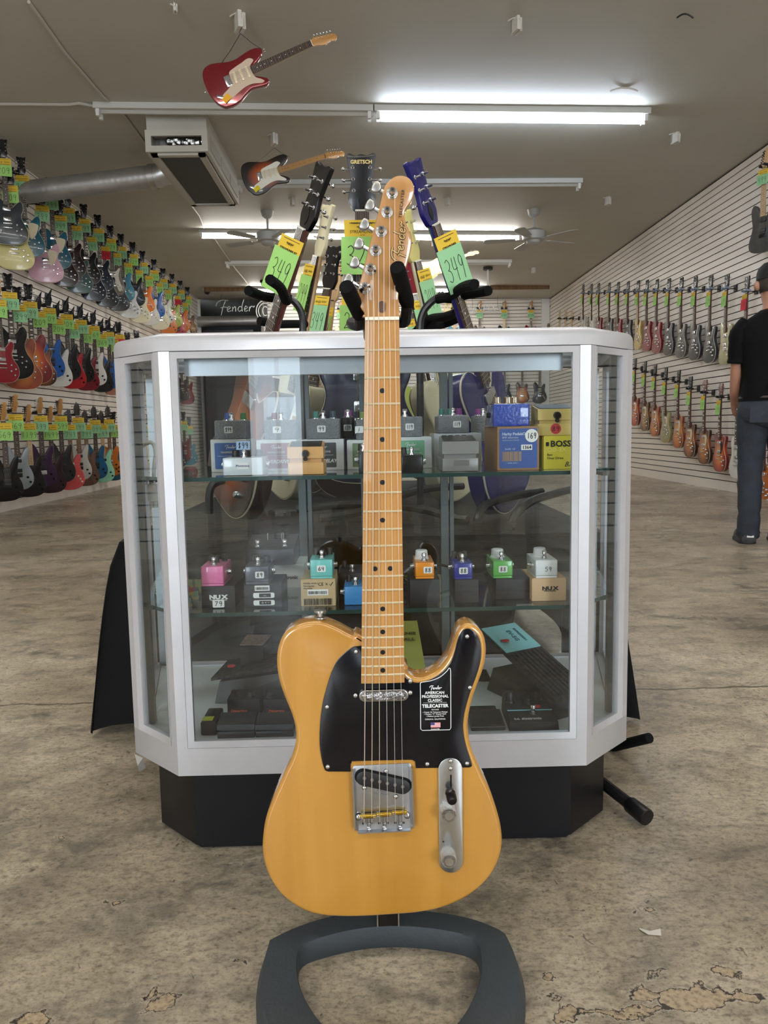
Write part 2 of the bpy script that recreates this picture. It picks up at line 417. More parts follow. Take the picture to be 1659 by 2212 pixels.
    bare = mix('MULTIPLY', .9, C(176, 156, 128), ramp(noise(130, 5), [(.36, g(.5)), (.5, g(.95)), (.65, g(1.1))]))
    col = mix('MIX', inside, col, bare); col = mix('MIX', rim, col, C(50, 42, 36)); col = mix('MIX', mth('MULTIPLY', lip, .35), col, C(200, 190, 170))
    # small dark pits
    pit = ramp(noise(34, 2, 1.5), [(.70, g(0)), (.72, g(1))])
    col = mix('MIX', mix('MULTIPLY', 1, pit, g(.7)), col, C(58, 48, 42))
    L(col, b.inputs['Base Color'])
    rr = ramp(noise(5, 6, .4), [(.35, g(.24)), (.65, g(.44))]); L(rr, b.inputs['Roughness'])
    bp = nt.nodes.new('ShaderNodeBump'); bp.inputs['Strength'].default_value = .12; bp.inputs['Distance'].default_value = .004
    L(noise(50, 6, .4), bp.inputs['Height']); L(bp.outputs[0], b.inputs['Normal'])
    b.inputs['Specular IOR Level'].default_value = .55
    return m
struct(MB().box((XL - .6, YF - .2, -.12), (XR + .2, YB2 + .1, 0)).build('floor', floor_material()))
CEILM = mat('ceiling_paint', (184, 181, 170), .6, var=.05, scale=1.2, bump=.25, bscale=3.5)
mb = MB(); vs = []
for y in (YF - .2, YB2 + .1):
    for x in (XL - .6, XR + .2): vs += [(x, y, cz(x)), (x, y, cz(x) + .12)]
mb.add(vs, [(0, 2, 6, 4), (1, 5, 7, 3), (0, 1, 3, 2), (4, 6, 7, 5), (0, 4, 5, 1), (2, 3, 7, 6)])
struct(mb.build('ceiling', CEILM))
SLAT = mat('slat_panel', (230, 223, 214), .38, var=.05, scale=1.7, spec=.5)
GROOVE = mat('slat_groove', (40, 32, 28), .8)
def slatwall(name, horizontal_pts, z1f, flip):
    """a run of slat panels between two plan points, grooves every three inches"""
    (xa, ya), (xb, yb) = horizontal_pts
    mb = MB(); n = Vector((-(yb - ya), xb - xa)).normalized() * flip
    def bx(z0, z1, t0, t1, mi, top=None):
        p = [(xa, ya), (xb, yb)]; vs = []
        for (x, y) in p:
            for t in (t0, t1): vs += [(x + n.x * t, y + n.y * t, z0), (x + n.x * t, y + n.y * t, min(z1, cz(x)))]
        mb.add(vs, [(0, 1, 3, 2), (4, 6, 7, 5), (0, 4, 5, 1), (2, 3, 7, 6), (0, 2, 6, 4), (1, 5, 7, 3)], mi)
    zt = max(cz(xa), cz(xb))
    bx(0, zt, -.06, 0, 1)
    z = .0; k = 0
    while z < zt - .02:
        h = .115 if k == 0 else .0762
        bx(z + (.0055 if k else 0), min(z + h - .0055, zt), 0, .012, 0); z += h; k += 1
    return struct(mb.build(name, [SLAT, GROOVE]))
slatwall('wall_left', ((XL, YF), (XL, YB + .3)), 0, -1)
slatwall('wall_right', ((XR, YF), (XR, YB)), 0, 1)
slatwall('wall_back', ((-2.30, YB), (XR, YB)), 0, -1)
PAINT = mat('grey_paint', (120, 118, 116), .7)
struct(MB().box((XL - .5, YB2, 0), (-2.3, YB2 + .1, 3.85)).build('wall_far', mat('dark_paint', (96, 95, 97), .7)))
struct(MB().box((-2.36, YB, 0), (-2.30, YB2, 3.76)).build('wall_partition', PAINT))
struct(MB().box((XL - .5, YB + .3, 0), (XL - .42, YB2, 3.86)).build('wall_recess', PAINT))
# shop front behind the photographer: a door light and two windows added as fill
mb = MB(); ops = [(-3.75, -2.35, .3, 2.8), (-1.18, -.62, .3, 2.0), (2.5, 4.1, .3, 2.8)]
xs = XL - .1; 
for x0, x1, z0, z1 in ops:
    mb.box((xs, YF - .1, 0), (x0, YF, 3.8)); mb.box((x0, YF - .1, 0), (x1, YF, z0)); mb.box((x0, YF - .1, z1), (x1, YF, 3.8)); xs = x1
mb.box((xs, YF - .1, 0), (XR + .1, YF, 3.8)); struct(mb.build('wall_front', PAINT))
for i, (x0, x1, z0, z1) in enumerate(ops):
    w = struct(MB().box((x0, YF - .06, z0), (x1, YF - .05, z1)).build('window_%d' % (i + 1), glass('window_glass')))
    f = MB()
    for a, b in (((x0, z0), (x1, z0 + .05)), ((x0, z1 - .05), (x1, z1)), ((x0, z0), (x0 + .05, z1)), ((x1 - .05, z0), (x1, z1)), (((x0 + x1) / 2 - .02, z0), ((x0 + x1) / 2 + .02, z1))):
        f.box((a[0], YF - .08, a[1]), (b[0], YF - .03, b[1]))
    f.build('window_frame', ALU, w)
# cross-end trims
struct(MB().box((XL, YB + .28, 0), (XL + .06, YB + .34, 3.78)).build('trim_1', WHITE))
struct(MB().box((XR - .2, YB - .06, 0), (XR - .02, YB - .015, 3.63)).build('trim_2', WHITE))

# ------------------------------------------------------------------ fluorescent fixtures
HOUS = mat('lamp_housing', (196, 196, 192), .45)
TW = emit('tube_cool', (226, 238, 255), TUBE_POWER); TWW = emit('tube_warm', (255, 251, 245), TUBE_POWER)
def fixture(pl, pr, halves, label, tube, yo=None):
    """a row of ceiling strip lights between two points of the ceiling"""
    a, b = pl, pr
    L_ = (b - a).length; ang = math.atan2(b.y - a.y, b.x - a.x); tilt = math.atan2(cz(b.x) - cz(a.x), b.x - a.x)
    root = thing('strip_light', label, 'ceiling light', M=T(a.x, a.y, cz(a.x)) @ RZ(math.degrees(ang)) @ RY(-math.degrees(tilt)))
    n = len(halves); w = L_ / n
    for i, (lit, has) in enumerate(halves):
        x0, x1 = i * w, (i + 1) * w - .01
        MBh = MB().box((x0, -.075, -.055), (x1, .075, -.002)).add([(x0, -.03, -.055), (x0, .03, -.055), (x1, -.03, -.055), (x1, .03, -.055), (x0, 0, -.075), (x1, 0, -.075)], [(0, 4, 1), (2, 3, 5), (0, 2, 5, 4), (1, 4, 5, 3)])
        MBh.build('housing', HOUS, root, world=False)
        for xe in (x0 + .02, x1 - .05):
            for ya in (-.06, .026): MB().box((xe, ya, -.115), (xe + .03, ya + .034, -.05)).build('lamp_holder', WHITE, root, world=False)
        if has:
            for s in (-1, 1):
                MB().cyl((x0 + .055, s * .043, -.09), (x1 - .055, s * .043, -.09), .016, n=8).build('tube', tube if lit else WHITE, root, world=False)
    return root
def cpt(px, py):                       # a point on the sloping ceiling
    p = onZ(px, py, 3.72)
    for _ in range(4): p = onZ(px, py, cz(p.x))
    return p
fixture(cpt(206, 226), cpt(1403, 238), [(0, 0), (1, 1)], 'long ceiling strip light nearest the red hanging guitar, half bare, half lit white', TW)
fixture(cpt(512, 392), cpt(1258, 388), [(0, 0), (0, 0)], 'unlit bare ceiling strip between the duct box and the lamp with two fans', TW)
fixture(cpt(431, 497), cpt(1128, 503), [(1, 1), (1, 1)], 'long lit ceiling strip light with a fan at each end', TWW)
fixture(cpt(488, 565), cpt(1106, 562), [(0, 0), (0, 0)], 'unlit bare ceiling strip just beyond the two hanging pale guitars', TWW)
fixture(cpt(531, 620), cpt(1054, 619), [(1, 1), (1, 1)], 'lit ceiling strip light farthest back, by the slatted back wall', TWW)
for y, x0, x1 in ((2.6, -2.4, 2.5), (-1.6, -2.4, 2.5)):
    fixture(Vector((x0, y, 0)), Vector((x1, y, 0)), [(1, 1), (1, 1)], 'lit ceiling strip light over the shop floor ahead of the display case' if y > 0 else 'lit ceiling strip light inside the shop front', TWW)

# ------------------------------------------------------------------ conduit, boxes and hooks on the ceiling
def cond(name, pts, r, label):
    P = [cpt(*p) for p in pts]; return tag(MB().tube([(p.x, p.y, cz(p.x) - r) for p in P], r, 8).build(name, mat('conduit_paint', (186, 180, 168), .5)), label, 'conduit')
cond('conduit', [(62, 0), (140, 110), (222, 205), (232, 214)], .012, 'thin white conduit running from the top edge down to the nearest strip light')
cond('conduit', [(262, 238), (330, 330), (430, 465), (440, 490)], .012, 'thin white conduit from the half-lit strip to the fan lamp, passing behind the duct box')
cond('conduit', [(0, 221), (150, 222), (170, 219), (205, 226)], .014, 'thin white conduit coming in level from the side to the nearest strip light')
cond('conduit', [(462, 513), (505, 575), (540, 618)], .014, 'thin white conduit between the fan lamp and the farthest lamp')
HOOKM = mat('hook_white', (206, 202, 194), .5)
def hook(px, py, label, k=1.0, ang=0):
    k *= .85
    p = cpt(px, py); z = cz(p.x)
    o = MB().box((-.028 * k, -.05 * k, -.10 * k), (-.004 * k, .05 * k, 0)).box((.004 * k, -.03 * k, -.10 * k), (.028 * k, .05 * k, 0)).box((-.028 * k, .03 * k, -.09 * k), (.028 * k, .05 * k, 0)).tube([(-.05 * k, .05 * k, -.002), (-.03, .0, .0), (0, -.06 * k, -.03), (.0, -.05 * k, -.1 * k)], .006, 6).build('ceiling_hook', HOOKM)
    o.matrix_basis = T(p.x, p.y, z) @ RZ(ang); tag(o, label, 'hook'); return p
hk1 = hook(518, 30, 'white ceiling bracket holding the wires of the red guitar', 1.3, 25)
hk2 = hook(592, 290, 'white ceiling bracket holding the wires of the brown sunburst guitar', 1.2, 25)
for px, py, lb in ((1117, 40, 'empty white ceiling bracket straight above the lit part of the nearest strip light'), (1461, 288, 'empty white ceiling bracket nearest the slatted wall where the person stands'),
                   (1314, 426, 'empty white ceiling bracket between the unlit strip end and the slatted wall'), (633, 428, 'empty white ceiling bracket beside the leaning dark headstock'),
                   (968, 428, 'empty white ceiling bracket above the blue headstock'), (938, 518, 'small white ceiling bracket between the two fans'),
                   (1153, 578, 'small white ceiling bracket near the wooden strip'), (378, 10, 'tiny white anchor in the ceiling near the top edge')):
    hook(px, py, lb, 1.1 if 'tiny' not in lb else .6, 20)
tag(MB().tube([(x, 0, -.01 + .03 * math.cos((x) * 25)) for x in [i * .012 - .06 for i in range(11)]], .006, 6).build('loose_wire', BLACK), 'short black wire bowed on the ceiling near the slatted wall side', 'wire').location = (cpt(1480, 22).x, cpt(1480, 22).y, 3.63)
tag(MB().tube([(x, 0, -.02 - x * x * 2) for x in [i * .03 - .12 for i in range(9)]], .007, 6).build('ceiling_patch', HOOKM), 'curved rim of a ceiling patch above the end of the lit tube', 'ceiling patch').location = (cpt(1348, 188).x, cpt(1348, 188).y, cz(2.5) + .02)
# ------------------------------------------------------------------ duct box and round duct
VEN = mat('vent_paint', (190, 187, 178), .5); GRIL = mat('grille_dark', (62, 62, 62), .6)
p = cpt(312, 246); q = cpt(452, 250); Y0 = p.y - .05
x0, x1 = onY(312, 275, Y0).x, onY(447, 275, Y0).x
v = thing('duct_box', 'boxy pale air diffuser on the ceiling with dark grille, fed by the round duct', 'air vent', (x0, Y0, 3.3))
zt = cz(x0) - .002; zb = onY(330, 328, Y0).z; zm = onY(330, 280, Y0).z; L_ = 1.75
MB().box((x0 + .01, Y0 + .03, zm), (x1 - .01, Y0 + L_, zt)).build('plenum', VEN, v)
fr = MB(); w = x1 - x0; e = .055
for a, b in (((x0, zm - e), (x1, zm)), ((x0, zb), (x1, zb + e)), ((x0, zb + e), (x0 + e, zm - e)), ((x1 - e, zb + e), (x1, zm - e))): fr.box((a[0], Y0, a[1]), (b[0], Y0 + .03, b[1]))
fr.box((x0, Y0 + .03, zb), (x0 + .03, Y0 + L_, zm)).box((x1 - .03, Y0 + .03, zb), (x1, Y0 + L_, zm)).box((x0 + .03, Y0 + L_ - .03, zb), (x1 - .03, Y0 + L_, zm)).box((x0 + .03, Y0 + .25, zb + .02), (x1 - .03, Y0 + .27, zm))
fr.build('front_frame', VEN, v)
fo = MB(); random.seed(3)
for k in range(14): fo.ball((x0 + .2 + k * .022, Y0 + .12 + .03 * random.random(), zb + .12 + .03 * random.random()), .045, 7)
fo.build('foil_flex_duct', mat('foil', (200, 200, 200), .25, 1.0, bump=.6, bscale=60), v)
g = MB(); 
g.box((x0 + .10, Y0 + .10, zb - .004), (x1 - .10, Y0 + L_ - .10, zb + .006)); g.build('grille', GRIL, v)
g = MB()
for a, b in (((x0 + .04, Y0 + .04), (x1 - .04, Y0 + .10)), ((x0 + .04, Y0 + L_ - .1), (x1 - .04, Y0 + L_ - .04)), ((x0 + .04, Y0 + .04), (x0 + .10, Y0 + L_ - .04)), ((x1 - .10, Y0 + .04), (x1 - .04, Y0 + L_ - .04))): g.box((a[0], a[1], zb - .02), (b[0], b[1], zb + .01))
g.box((x0 + .03, Y0 + .04, zb - .012), (x1 - .03, Y0 + L_ - .03, zb + .0)) if 0 else None
g.build('grille_frame', VEN, v)
g = MB()
for k in range(3):
    ya = Y0 + .12 + k * .53; g.box((x1 - .002, ya, zb + .05), (x1 + .008, ya + .46, zm - .03))
g.build('side_panel', mat('side_panel_paint', (170, 167, 158), .5), v)
STEEL = mat('galvanised', (188, 188, 188), .36, .8, var=.15, scale=6)
a = Vector((x0 + .02, Y0 + .95, (zb + zm) / 2)); b = onX(20, 420, XL + .02); b = Vector((XL + .012, b.y, b.z - .0))
mbd = MB(); n = 26; prof = []
for k in range(n + 1):
    t = k / n; prof += [(t, .115), (min(t + .006, 1), .1158), (min(t + .012, 1), .115)]
dt = thing('round_duct', 'grey galvanised spiral duct running from the ceiling diffuser into the tag-covered wall', 'duct', tuple(a))
mbd.lathe(a + (b - a) * .10, b, [(0, .115)] + prof[3:-3] + [(1, .115)], 20).build('pipe', STEEL, dt)
MB().tube([a + (b - a) * .12, a + (b - a) * .09, a + (b - a) * .05 + Vector((0, 0, .02)), a + (b - a) * .01 + Vector((0, .02, .03))], .122, 16).build('elbow', STEEL, dt)
MB().lathe(a + (b - a) * .1, a + (b - a) * .135, [(0, .127), (1, .127)], 18).build('band', mat('foil_tape', (205, 205, 205), .3, 1.0), dt)
tag(MB().lathe((XL, 17.95, 3.28), (-2.37, 17.95, 3.28), [(0, .12), (1, .12)], 16).build('round_duct', STEEL), 'grey round duct crossing the dark recess beside the slatted back wall', 'duct')
WS = wood('raw_wood', (110, 84, 56), (136, 106, 74), .7)
for pa, pb, lb in (((440, 620), (530, 620), 'brown wooden strip across the ceiling beside the dome camera'), ((1060, 616), (1188, 616), 'brown wooden strip across the ceiling on the slatted corner side')):
    A, B = cpt(*pa), cpt(*pb); tag(MB().box((A.x, A.y, cz(A.x) - .09), (B.x, A.y + .05, cz(A.x) - .005)).build('wood_strip', WS), lb, 'wood strip')
for px, py, m_, lb in ((447, 622, WHITE, 'white dome security camera under the wooden strip'), (571, 606, BLACK, 'small black dome security camera near the farthest lamp'), (1054, 577, GRIL, 'small dark ceiling fitting with a white rod below the unlit strip')):
    p = cpt(px, py); t_ = thing('dome_camera' if 'dome' in lb else 'ceiling_fitting', lb, 'security camera' if 'dome' in lb else 'ceiling fitting', (p.x, p.y, cz(p.x)))
    MB().cyl((p.x, p.y, cz(p.x) - .05), (p.x, p.y, cz(p.x)), .09).build('housing', m_, t_)
    if 'dome' in lb: MB().ball((p.x, p.y, cz(p.x) - .07), .07).build('lens_dome', BLACKG, t_)
    else: MB().cyl((p.x, p.y, cz(p.x) - .34), (p.x, p.y, cz(p.x) - .05), .018).build('rod', WHITE, t_)
# ------------------------------------------------------------------ ceiling fans
FAN = mat('fan_paint', (172, 172, 168), .45)
def fan(px, py, rot, label):
    p = cpt(px, py); z = cz(p.x); x, y = p.x, p.y
    t_ = thing('ceiling_fan', label, 'ceiling fan', (x, y, z))
    MB().lathe((x, y, z - .10), (x, y, z), [(0, .03), (.3, .07), (1, .09)], 16).build('canopy', FAN, t_)
    MB().cyl((x, y, z - .26), (x, y, z - .09), .014).build('downrod', FAN, t_)
    MB().lathe((x, y, z - .46), (x, y, z - .24), [(0, .05), (.12, .09), (.25, .10), (.3, .15), (.75, .16), (.9, .11), (1, .04)], 20).build('motor', FAN, t_)
    for k in range(5):
        M_ = T(x, y, z - .385) @ RZ(rot + 72 * k)
        bl = MB().plan([(.24, -.05), (.62, -.075), (.66, -.05), (.67, 0), (.66, .05), (.62, .075), (.24, .05)], -.004, .004, 0, 0, M_ @ RX(9)).build('blade', FAN, t_)
        MB().plan([(.12, -.015), (.26, -.03), (.30, 0), (.26, .03), (.12, .015)], -.008, -.003, 0, 0, M_ @ RX(5)).build('blade_bracket', FAN, bl, world=False) if 0 else MB().plan([(.12, -.015), (.26, -.03), (.30, 0), (.26, .03), (.12, .015)], -.010, -.005, 0, 0, M_ @ RX(5)).build('blade_bracket', FAN, t_)
fan(577, 456, 12, 'white ceiling fan behind the leaning dark guitar neck'); fan(1153, 453, 25, 'white ceiling fan on the person\'s side at the end of the lit strip')
# ------------------------------------------------------------------ display case
case = thing('display_case', 'white aluminium and glass counter display case with angled corners on a black plinth', 'display case', (0, 1.6, 0))
PL = [(-.361, 1.36), (.393, 1.36), (.505, 1.472), (.600, 1.90), (-.565, 1.90), (-.473, 1.472)]
def off(P, d):
    """plan polygon shrunk by d"""
    out = []; n = len(P)
    for i in range(n):
        a, b, c = Vector(P[i - 1]), Vector(P[i]), Vector(P[(i + 1) % n])
        n1 = Vector((-(b - a).y, (b - a).x)).normalized(); n2 = Vector((-(c - b).y, (c - b).x)).normalized()
        m_ = (n1 + n2); m_ = m_ / m_.length_squared * 2; out.append((b.x + m_.x * d, b.y + m_.y * d))
    return out
def ringplan(mb, P, d0, d1, z0, z1):
    A, B = off(P, d0), off(P, d1); n = len(P); vs = [(x, y, z) for L_ in (A, B) for z in (z0, z1) for x, y in L_]
    fs = []
    for i in range(n):
        j = (i + 1) % n
        fs += [(i, j, n + j, n + i), (2 * n + i, 3 * n + i, 3 * n + j, 2 * n + j), (n + i, n + j, 3 * n + j, 3 * n + i), (i, 2 * n + i, 2 * n + j, j)]
    return mb.add(vs, fs)
BASE = mat('plinth_black', (9, 10, 14), .42, spec=.3, var=.1, scale=4)
pb = off(PL, .042); MB().plan(pb, 0.012, .172).build('plinth', BASE, case)
MB().plan(off(PL, .055), 0.0, .012).build('toe_kick', BLACK, case)
ringplan(MB(), PL, 0, .03, .170, .222).build('bottom_rail', ALU, case)
ringplan(MB(), PL, 0, .03, .938, .9385).build('top_joint', mat('joint_grey', (90, 90, 92), .6), case)
# top rail with its rolled edge
prof = [(0, .939), (0, .955)] + [(.016 * (1 - math.cos(R(a))), .955 + .016 * math.sin(R(a))) for a in (20, 40, 60, 80, 90)] + [(.055, .971), (.055, .963), (.03, .961), (.03, .939)]
mb = MB(); n = 6; vs = []
for d, z in prof: vs += [(x, y, z) for x, y in off(PL, d)]
k = len(prof); mb.add(vs, [(i * n + j, i * n + (j + 1) % n, ((i + 1) % k) * n + (j + 1) % n, ((i + 1) % k) * n + j) for i in range(k) for j in range(n)])
mb.build('top_rail', ALU, case, smooth=50)
MB().plan(off(PL, .056), .955, .961).build('top_glass', glass('case_glass', (.80, .86, .87)), case)
MB().plan(off(PL, .031), .205, .219).build('deck', mat('deck_white', (200, 202, 204), .4), case)
DGL = glass('pane_glass', (.88, .92, .93))
def face(a, b, post=True, pane='glass_pane'):
    """one glazed side between two plan corners"""
    a, b = Vector(a), Vector(b); L_ = (b - a).length; M_ = T(a.x, a.y, 0) @ RZ(math.degrees(math.atan2(b.y - a.y, b.x - a.x)))
    pw = .019
    if post:
        for x0, x1 in ((0, pw), (L_ - pw, L_)): MB().box((x0, 0, .222), (x1, .022, .938), M=M_).build('corner_post', ALU, case)
    f = MB(); x0, x1, z0, z1, e = pw + .0008, L_ - pw - .0008, .2228, .9372, .011
    o = [(x0, z0), (x1, z0), (x1, z1), (x0, z1)]; i_ = [(x0 + e, z0 + e), (x1 - e, z0 + e), (x1 - e, z1 - e), (x0 + e, z1 - e)]
    vs = [(p[0], -.001, p[1]) for p in o] + [(p[0], .004, p[1]) for p in i_] + [(p[0], .014, p[1]) for p in i_] + [(p[0], .014, p[1]) for p in o]
    fs = []
    for k in range(4):
        j = (k + 1) % 4
        fs += [(k, j, 4 + j, 4 + k), (4 + k, 4 + j, 8 + j, 8 + k), (8 + k, 8 + j, 12 + j, 12 + k), (12 + k, 12 + j, j, k)]
    f.add(vs, fs, 0, M_).build('glazing_bead', ALU, case)
    MB().box((x0 + e - .003, .007, z0 + e - .003), (x1 - e + .003, .011, z1 - e + .003), M=M_).build(pane, DGL, case)
face(PL[0], PL[1]); face(PL[1], PL[2]); face(PL[5], PL[0])
face(PL[2], PL[3]); face(PL[4], PL[5])
# rear sliding doors
for x0, x1, y in ((-.53, .03, 1.872), (-.02, .565, 1.886)):
    for a, b in ((x0, x0 + .022), (x1 - .022, x1)):
        MB().box((a, y, .225), (b, y + .010, .935)).build('door_stile', mat('door_metal', (120, 126, 128), .35, .6), case)
    MB().box((x0 + .02, y + .003, .23), (x1 - .02, y + .007, .93)).build('sliding_door_pane', glass('door_glass', (.84, .88, .89)), case)
for x in (onY(664, 1100, 1.868).x, onY(968, 1100, 1.868).x):
    MB().box((x - .019, 1.850, .222), (x - .001, 1.868, .937)).box((x + .003, 1.850, .222), (x + .012, 1.868, .937)).build('shelf_standard', mat('door_metal', (120, 126, 128), .35, .6), case)
for x in (-.445, .478):
    MB().box((x - .008, 1.49, .222), (x + .008, 1.503, .937)).build('shelf_standard', mat('door_metal', (0, 0, 0)), case)
# glass shelves
SHG = glass('shelf_glass', (.72, .84, .82)); EDGE = mat('glass_edge', (30, 62, 58), .15, spec=.6)
SZ1, SZ2, SZ0 = .717, .468, .219
for z in (SZ1, SZ2):
    P_ = off(PL, .030); P_ = [P_[0], P_[1], P_[2], (.545, 1.845), (-.51, 1.845), P_[5]]
    s = MB().plan(P_, z - .007, z - .0002).build('shelf', SHG, case)
    e = MB()
    for i in (5, 0, 1):
        a, b = Vector(P_[i]), Vector(P_[(i + 1) % 6]); nrm = Vector(((b - a).y, -(b - a).x)).normalized() * .0012
        e.add([(a.x, a.y, z - .0072), (b.x, b.y, z - .0072), (b.x, b.y, z), (a.x, a.y, z), (a.x + nrm.x, a.y + nrm.y, z - .0072), (b.x + nrm.x, b.y + nrm.y, z - .0072), (b.x + nrm.x, b.y + nrm.y, z), (a.x + nrm.x, a.y + nrm.y, z)],
              [(4, 5, 6, 7), (0, 4, 7, 3), (1, 2, 6, 5), (3, 7, 6, 2), (0, 1, 5, 4), (0, 3, 2, 1)])
    e.build('shelf_edge', EDGE, s)
    for x in (-.44, .472): MB().box((x - .012, 1.50, z - .018), (x + .012, 1.60, z - .0075)).build('shelf_bracket', CHROME, s)
# lamp valance under the top
mbv = MB(); xa, xb = onY(398, 790, 1.40).x, onY(1215, 780, 1.40).x
yv = 1.398; za, zb_ = .898, .933
mbv.add([(xa, yv, za), (xb, yv, za), (xb, yv, zb_), (xa, yv, zb_), (xa, yv + .07, za + .006), (xb, yv + .07, za + .006), (xb, yv + .07, zb_), (xa, yv + .07, zb_)],
        [(0, 1, 2, 3), (0, 4, 5, 1), (4, 7, 6, 5), (0, 3, 7, 4), (1, 5, 6, 2)]).build('lamp_housing', mat('valance_metal', (176, 180, 184), .3, .5, var=.06, scale=9), case)
MB().cyl((xa + .02, yv + .09, .915), (xb - .02, yv + .09, .915), .012, n=8).build('lamp_tube', WHITE, case)
# white cord with plug hanging inside the angled side
c = thing('power_cord', 'white power cord with a plug, looped inside the angled end of the display case', 'cord', (-.43, 1.55, .72))
pts = cr([onY(x, y, 1.54) for x, y in ((300, 1060), (285, 1015), (296, 975), (325, 955), (336, 975), (333, 1010), (331, 1045))], 5, False)
MB().tube(pts, .0042, 8).build('cable', WHITE, c)
q = pts[-1]; MB().box((q.x - .011, q.y - .008, q.z - .035), (q.x + .011, q.y + .008, q.z), bev=.003).build('plug', WHITE, c)
MB().box((q.x - .007, q.y - .003, q.z - .048), (q.x - .001, q.y + .003, q.z - .034)).build('prong', WHITE, c)
MB().box((q.x + .001, q.y - .003, q.z - .048), (q.x + .007, q.y + .003, q.z - .034)).build('prong', WHITE, c)
tb = onY(300, 1640, 1.463)
tag(MB().add([(tb.x - .008, 1.462, tb.z + .012), (tb.x + .012, 1.45, tb.z + .008), (tb.x + .014, 1.458, tb.z - .016), (tb.x - .002, 1.466, tb.z - .028), (tb.x + .003, 1.444, tb.z - .005)], [(0, 1, 4), (1, 2, 4), (2, 3, 4), (3, 0, 4)]).build('tape_scrap', mat('clear_tape', (150, 146, 140), .2)), 'scrap of clear tape stuck at the foot of the display case corner', 'tape')

# ------------------------------------------------------------------ butterscotch guitar in front
YS, YBF = .976, .988                               # string plane, face of the body
BS = wood('butterscotch', (172, 121, 45), (186, 135, 56), .25, 1.0, (26, 26, 2.2), 3, .3, .7)
g = thing('electric_guitar', 'butterscotch single-cutaway electric guitar with black pickguard on the stand before the display case', 'electric guitar', (.01, .98, .14))
def pts2(L_, Y): return [(lambda p: (p.x, p.z))(onY(x, y, Y)) for x, y in L_]
BODY = [(779, 1374), (762, 1375), (742, 1365), (723, 1355.5), (700, 1347), (680, 1344), (657.7, 1346.7), (635, 1355), (617, 1367), (605.6, 1384), (599, 1407), (597.4, 1433), (600.7, 1462), (608.8, 1491.6), (620, 1520), (630, 1545), (636.5, 1568), (639, 1592.5), (636.5, 1615), (626.7, 1644.6), (613.7, 1670.6), (602, 1697.7), (587.7, 1730), (574.6, 1766), (568, 1801.8), (566.5, 1841), (574.6, 1880), (592.6, 1915.8), (618.6, 1945), (654.4, 1967.8), (690, 1978.6), (735, 1982.5), (788, 1982), (853, 1978), (901.8, 1974), (950.6, 1964.6), (993, 1948), (1028.7, 1925.5), (1058, 1896), (1077.6, 1860), (1085.4, 1824), (1083, 1788.8), (1075, 1755), (1061, 1713), (1044, 1677), (1029.4, 1644), (1019, 1618), (1013, 1589), (1011.5, 1563), (1015, 1537), (1022, 1508), (1033.8, 1476), (1044, 1447), (1049.7, 1421), (1050.6, 1398), (1046, 1375), (1036, 1360), (1023, 1351), (1010, 1348), (998, 1353), (987.5, 1367), (980, 1390), (970, 1418), (954, 1442), (934, 1457), (911.6, 1465.5), (893, 1463), (880, 1452), (874, 1436)]
ob = cr(pts2(BODY, YBF), 4)
body = MB().prism(ob, YBF, YBF + .044, .0055, seg=4).build('body', BS, g, smooth=60)
PG = [(781, 1395), (765, 1397), (747, 1408.5), (729, 1426.5), (716, 1452.5), (706.5, 1482), (698, 1514), (693, 1547), (690.5, 1580), (690.8, 1612), (695, 1641), (700, 1659), (703.5, 1665), (709, 1667), (757, 1667), (757.5, 1651), (760, 1646), (766, 1644.5), (890, 1641.5), (896.5, 1645), (898.5, 1659.5), (1013, 1658), (1018, 1656.5), (1019.5, 1652), (1016, 1640), (1010, 1622), (1003.5, 1597.5), (1000.3, 1571.5), (1002, 1548), (1007.7, 1522), (1017, 1492), (1029, 1460), (1037, 1432), (1039.6, 1407), (1037, 1385), (1029, 1369), (1016, 1359), (1004, 1359.5), (994, 1369), (987, 1387), (982, 1408), (973, 1432), (954, 1454), (928, 1469), (903, 1475), (886, 1471), (873, 1461)]
pp = pts2(PG, YBF - .002)
def mixcorner(P, sharp):
    out = []; n = len(P)
    for i in range(n):
        if i in sharp or (i + 1) % n in sharp: out.append(Vector(P[i])); continue
        a, b, c_, d = (Vector(P[(i + k) % n]) for k in (-1, 0, 1, 2))
        for k in range(4):
            t = k / 4; out.append(0.5 * ((2 * b) + (c_ - a) * t + (2 * a - 5 * b + 4 * c_ - d) * t * t + (3 * b - a - 3 * c_ + d) * t ** 3))
    return out
pgm = mat('black_bakelite', (11, 11, 16), .14, spec=.35)
pg = MB().prism(mixcorner(pp, {0, len(pp) - 1, 13, 14, 15, 19, 20, 21}), YBF - .0022, YBF - .0001, .0006).build('pickguard', pgm, g)
SCREW = mat('screw_steel', (190, 190, 190), .22, 1.0)
def screw(px, py, Y, par, r=.0034):
    p = onY(px, py, Y); mb = MB().lathe((p.x, Y + .0005, p.z), (p.x, Y - .0022, p.z), [(0, r), (.45, r * .95), (.8, r * .7), (1, r * .3)], 12)
    sc = mb.build('screw', SCREW, par)
    return sc
for x, y in ((769, 1408), (706.5, 1527.5), (708, 1656.5), (886, 1471.5), (1009, 1375), (1015, 1485.5), (923, 1650.5), (1009, 1649)): screw(x, y, YBF - .0022, pg)
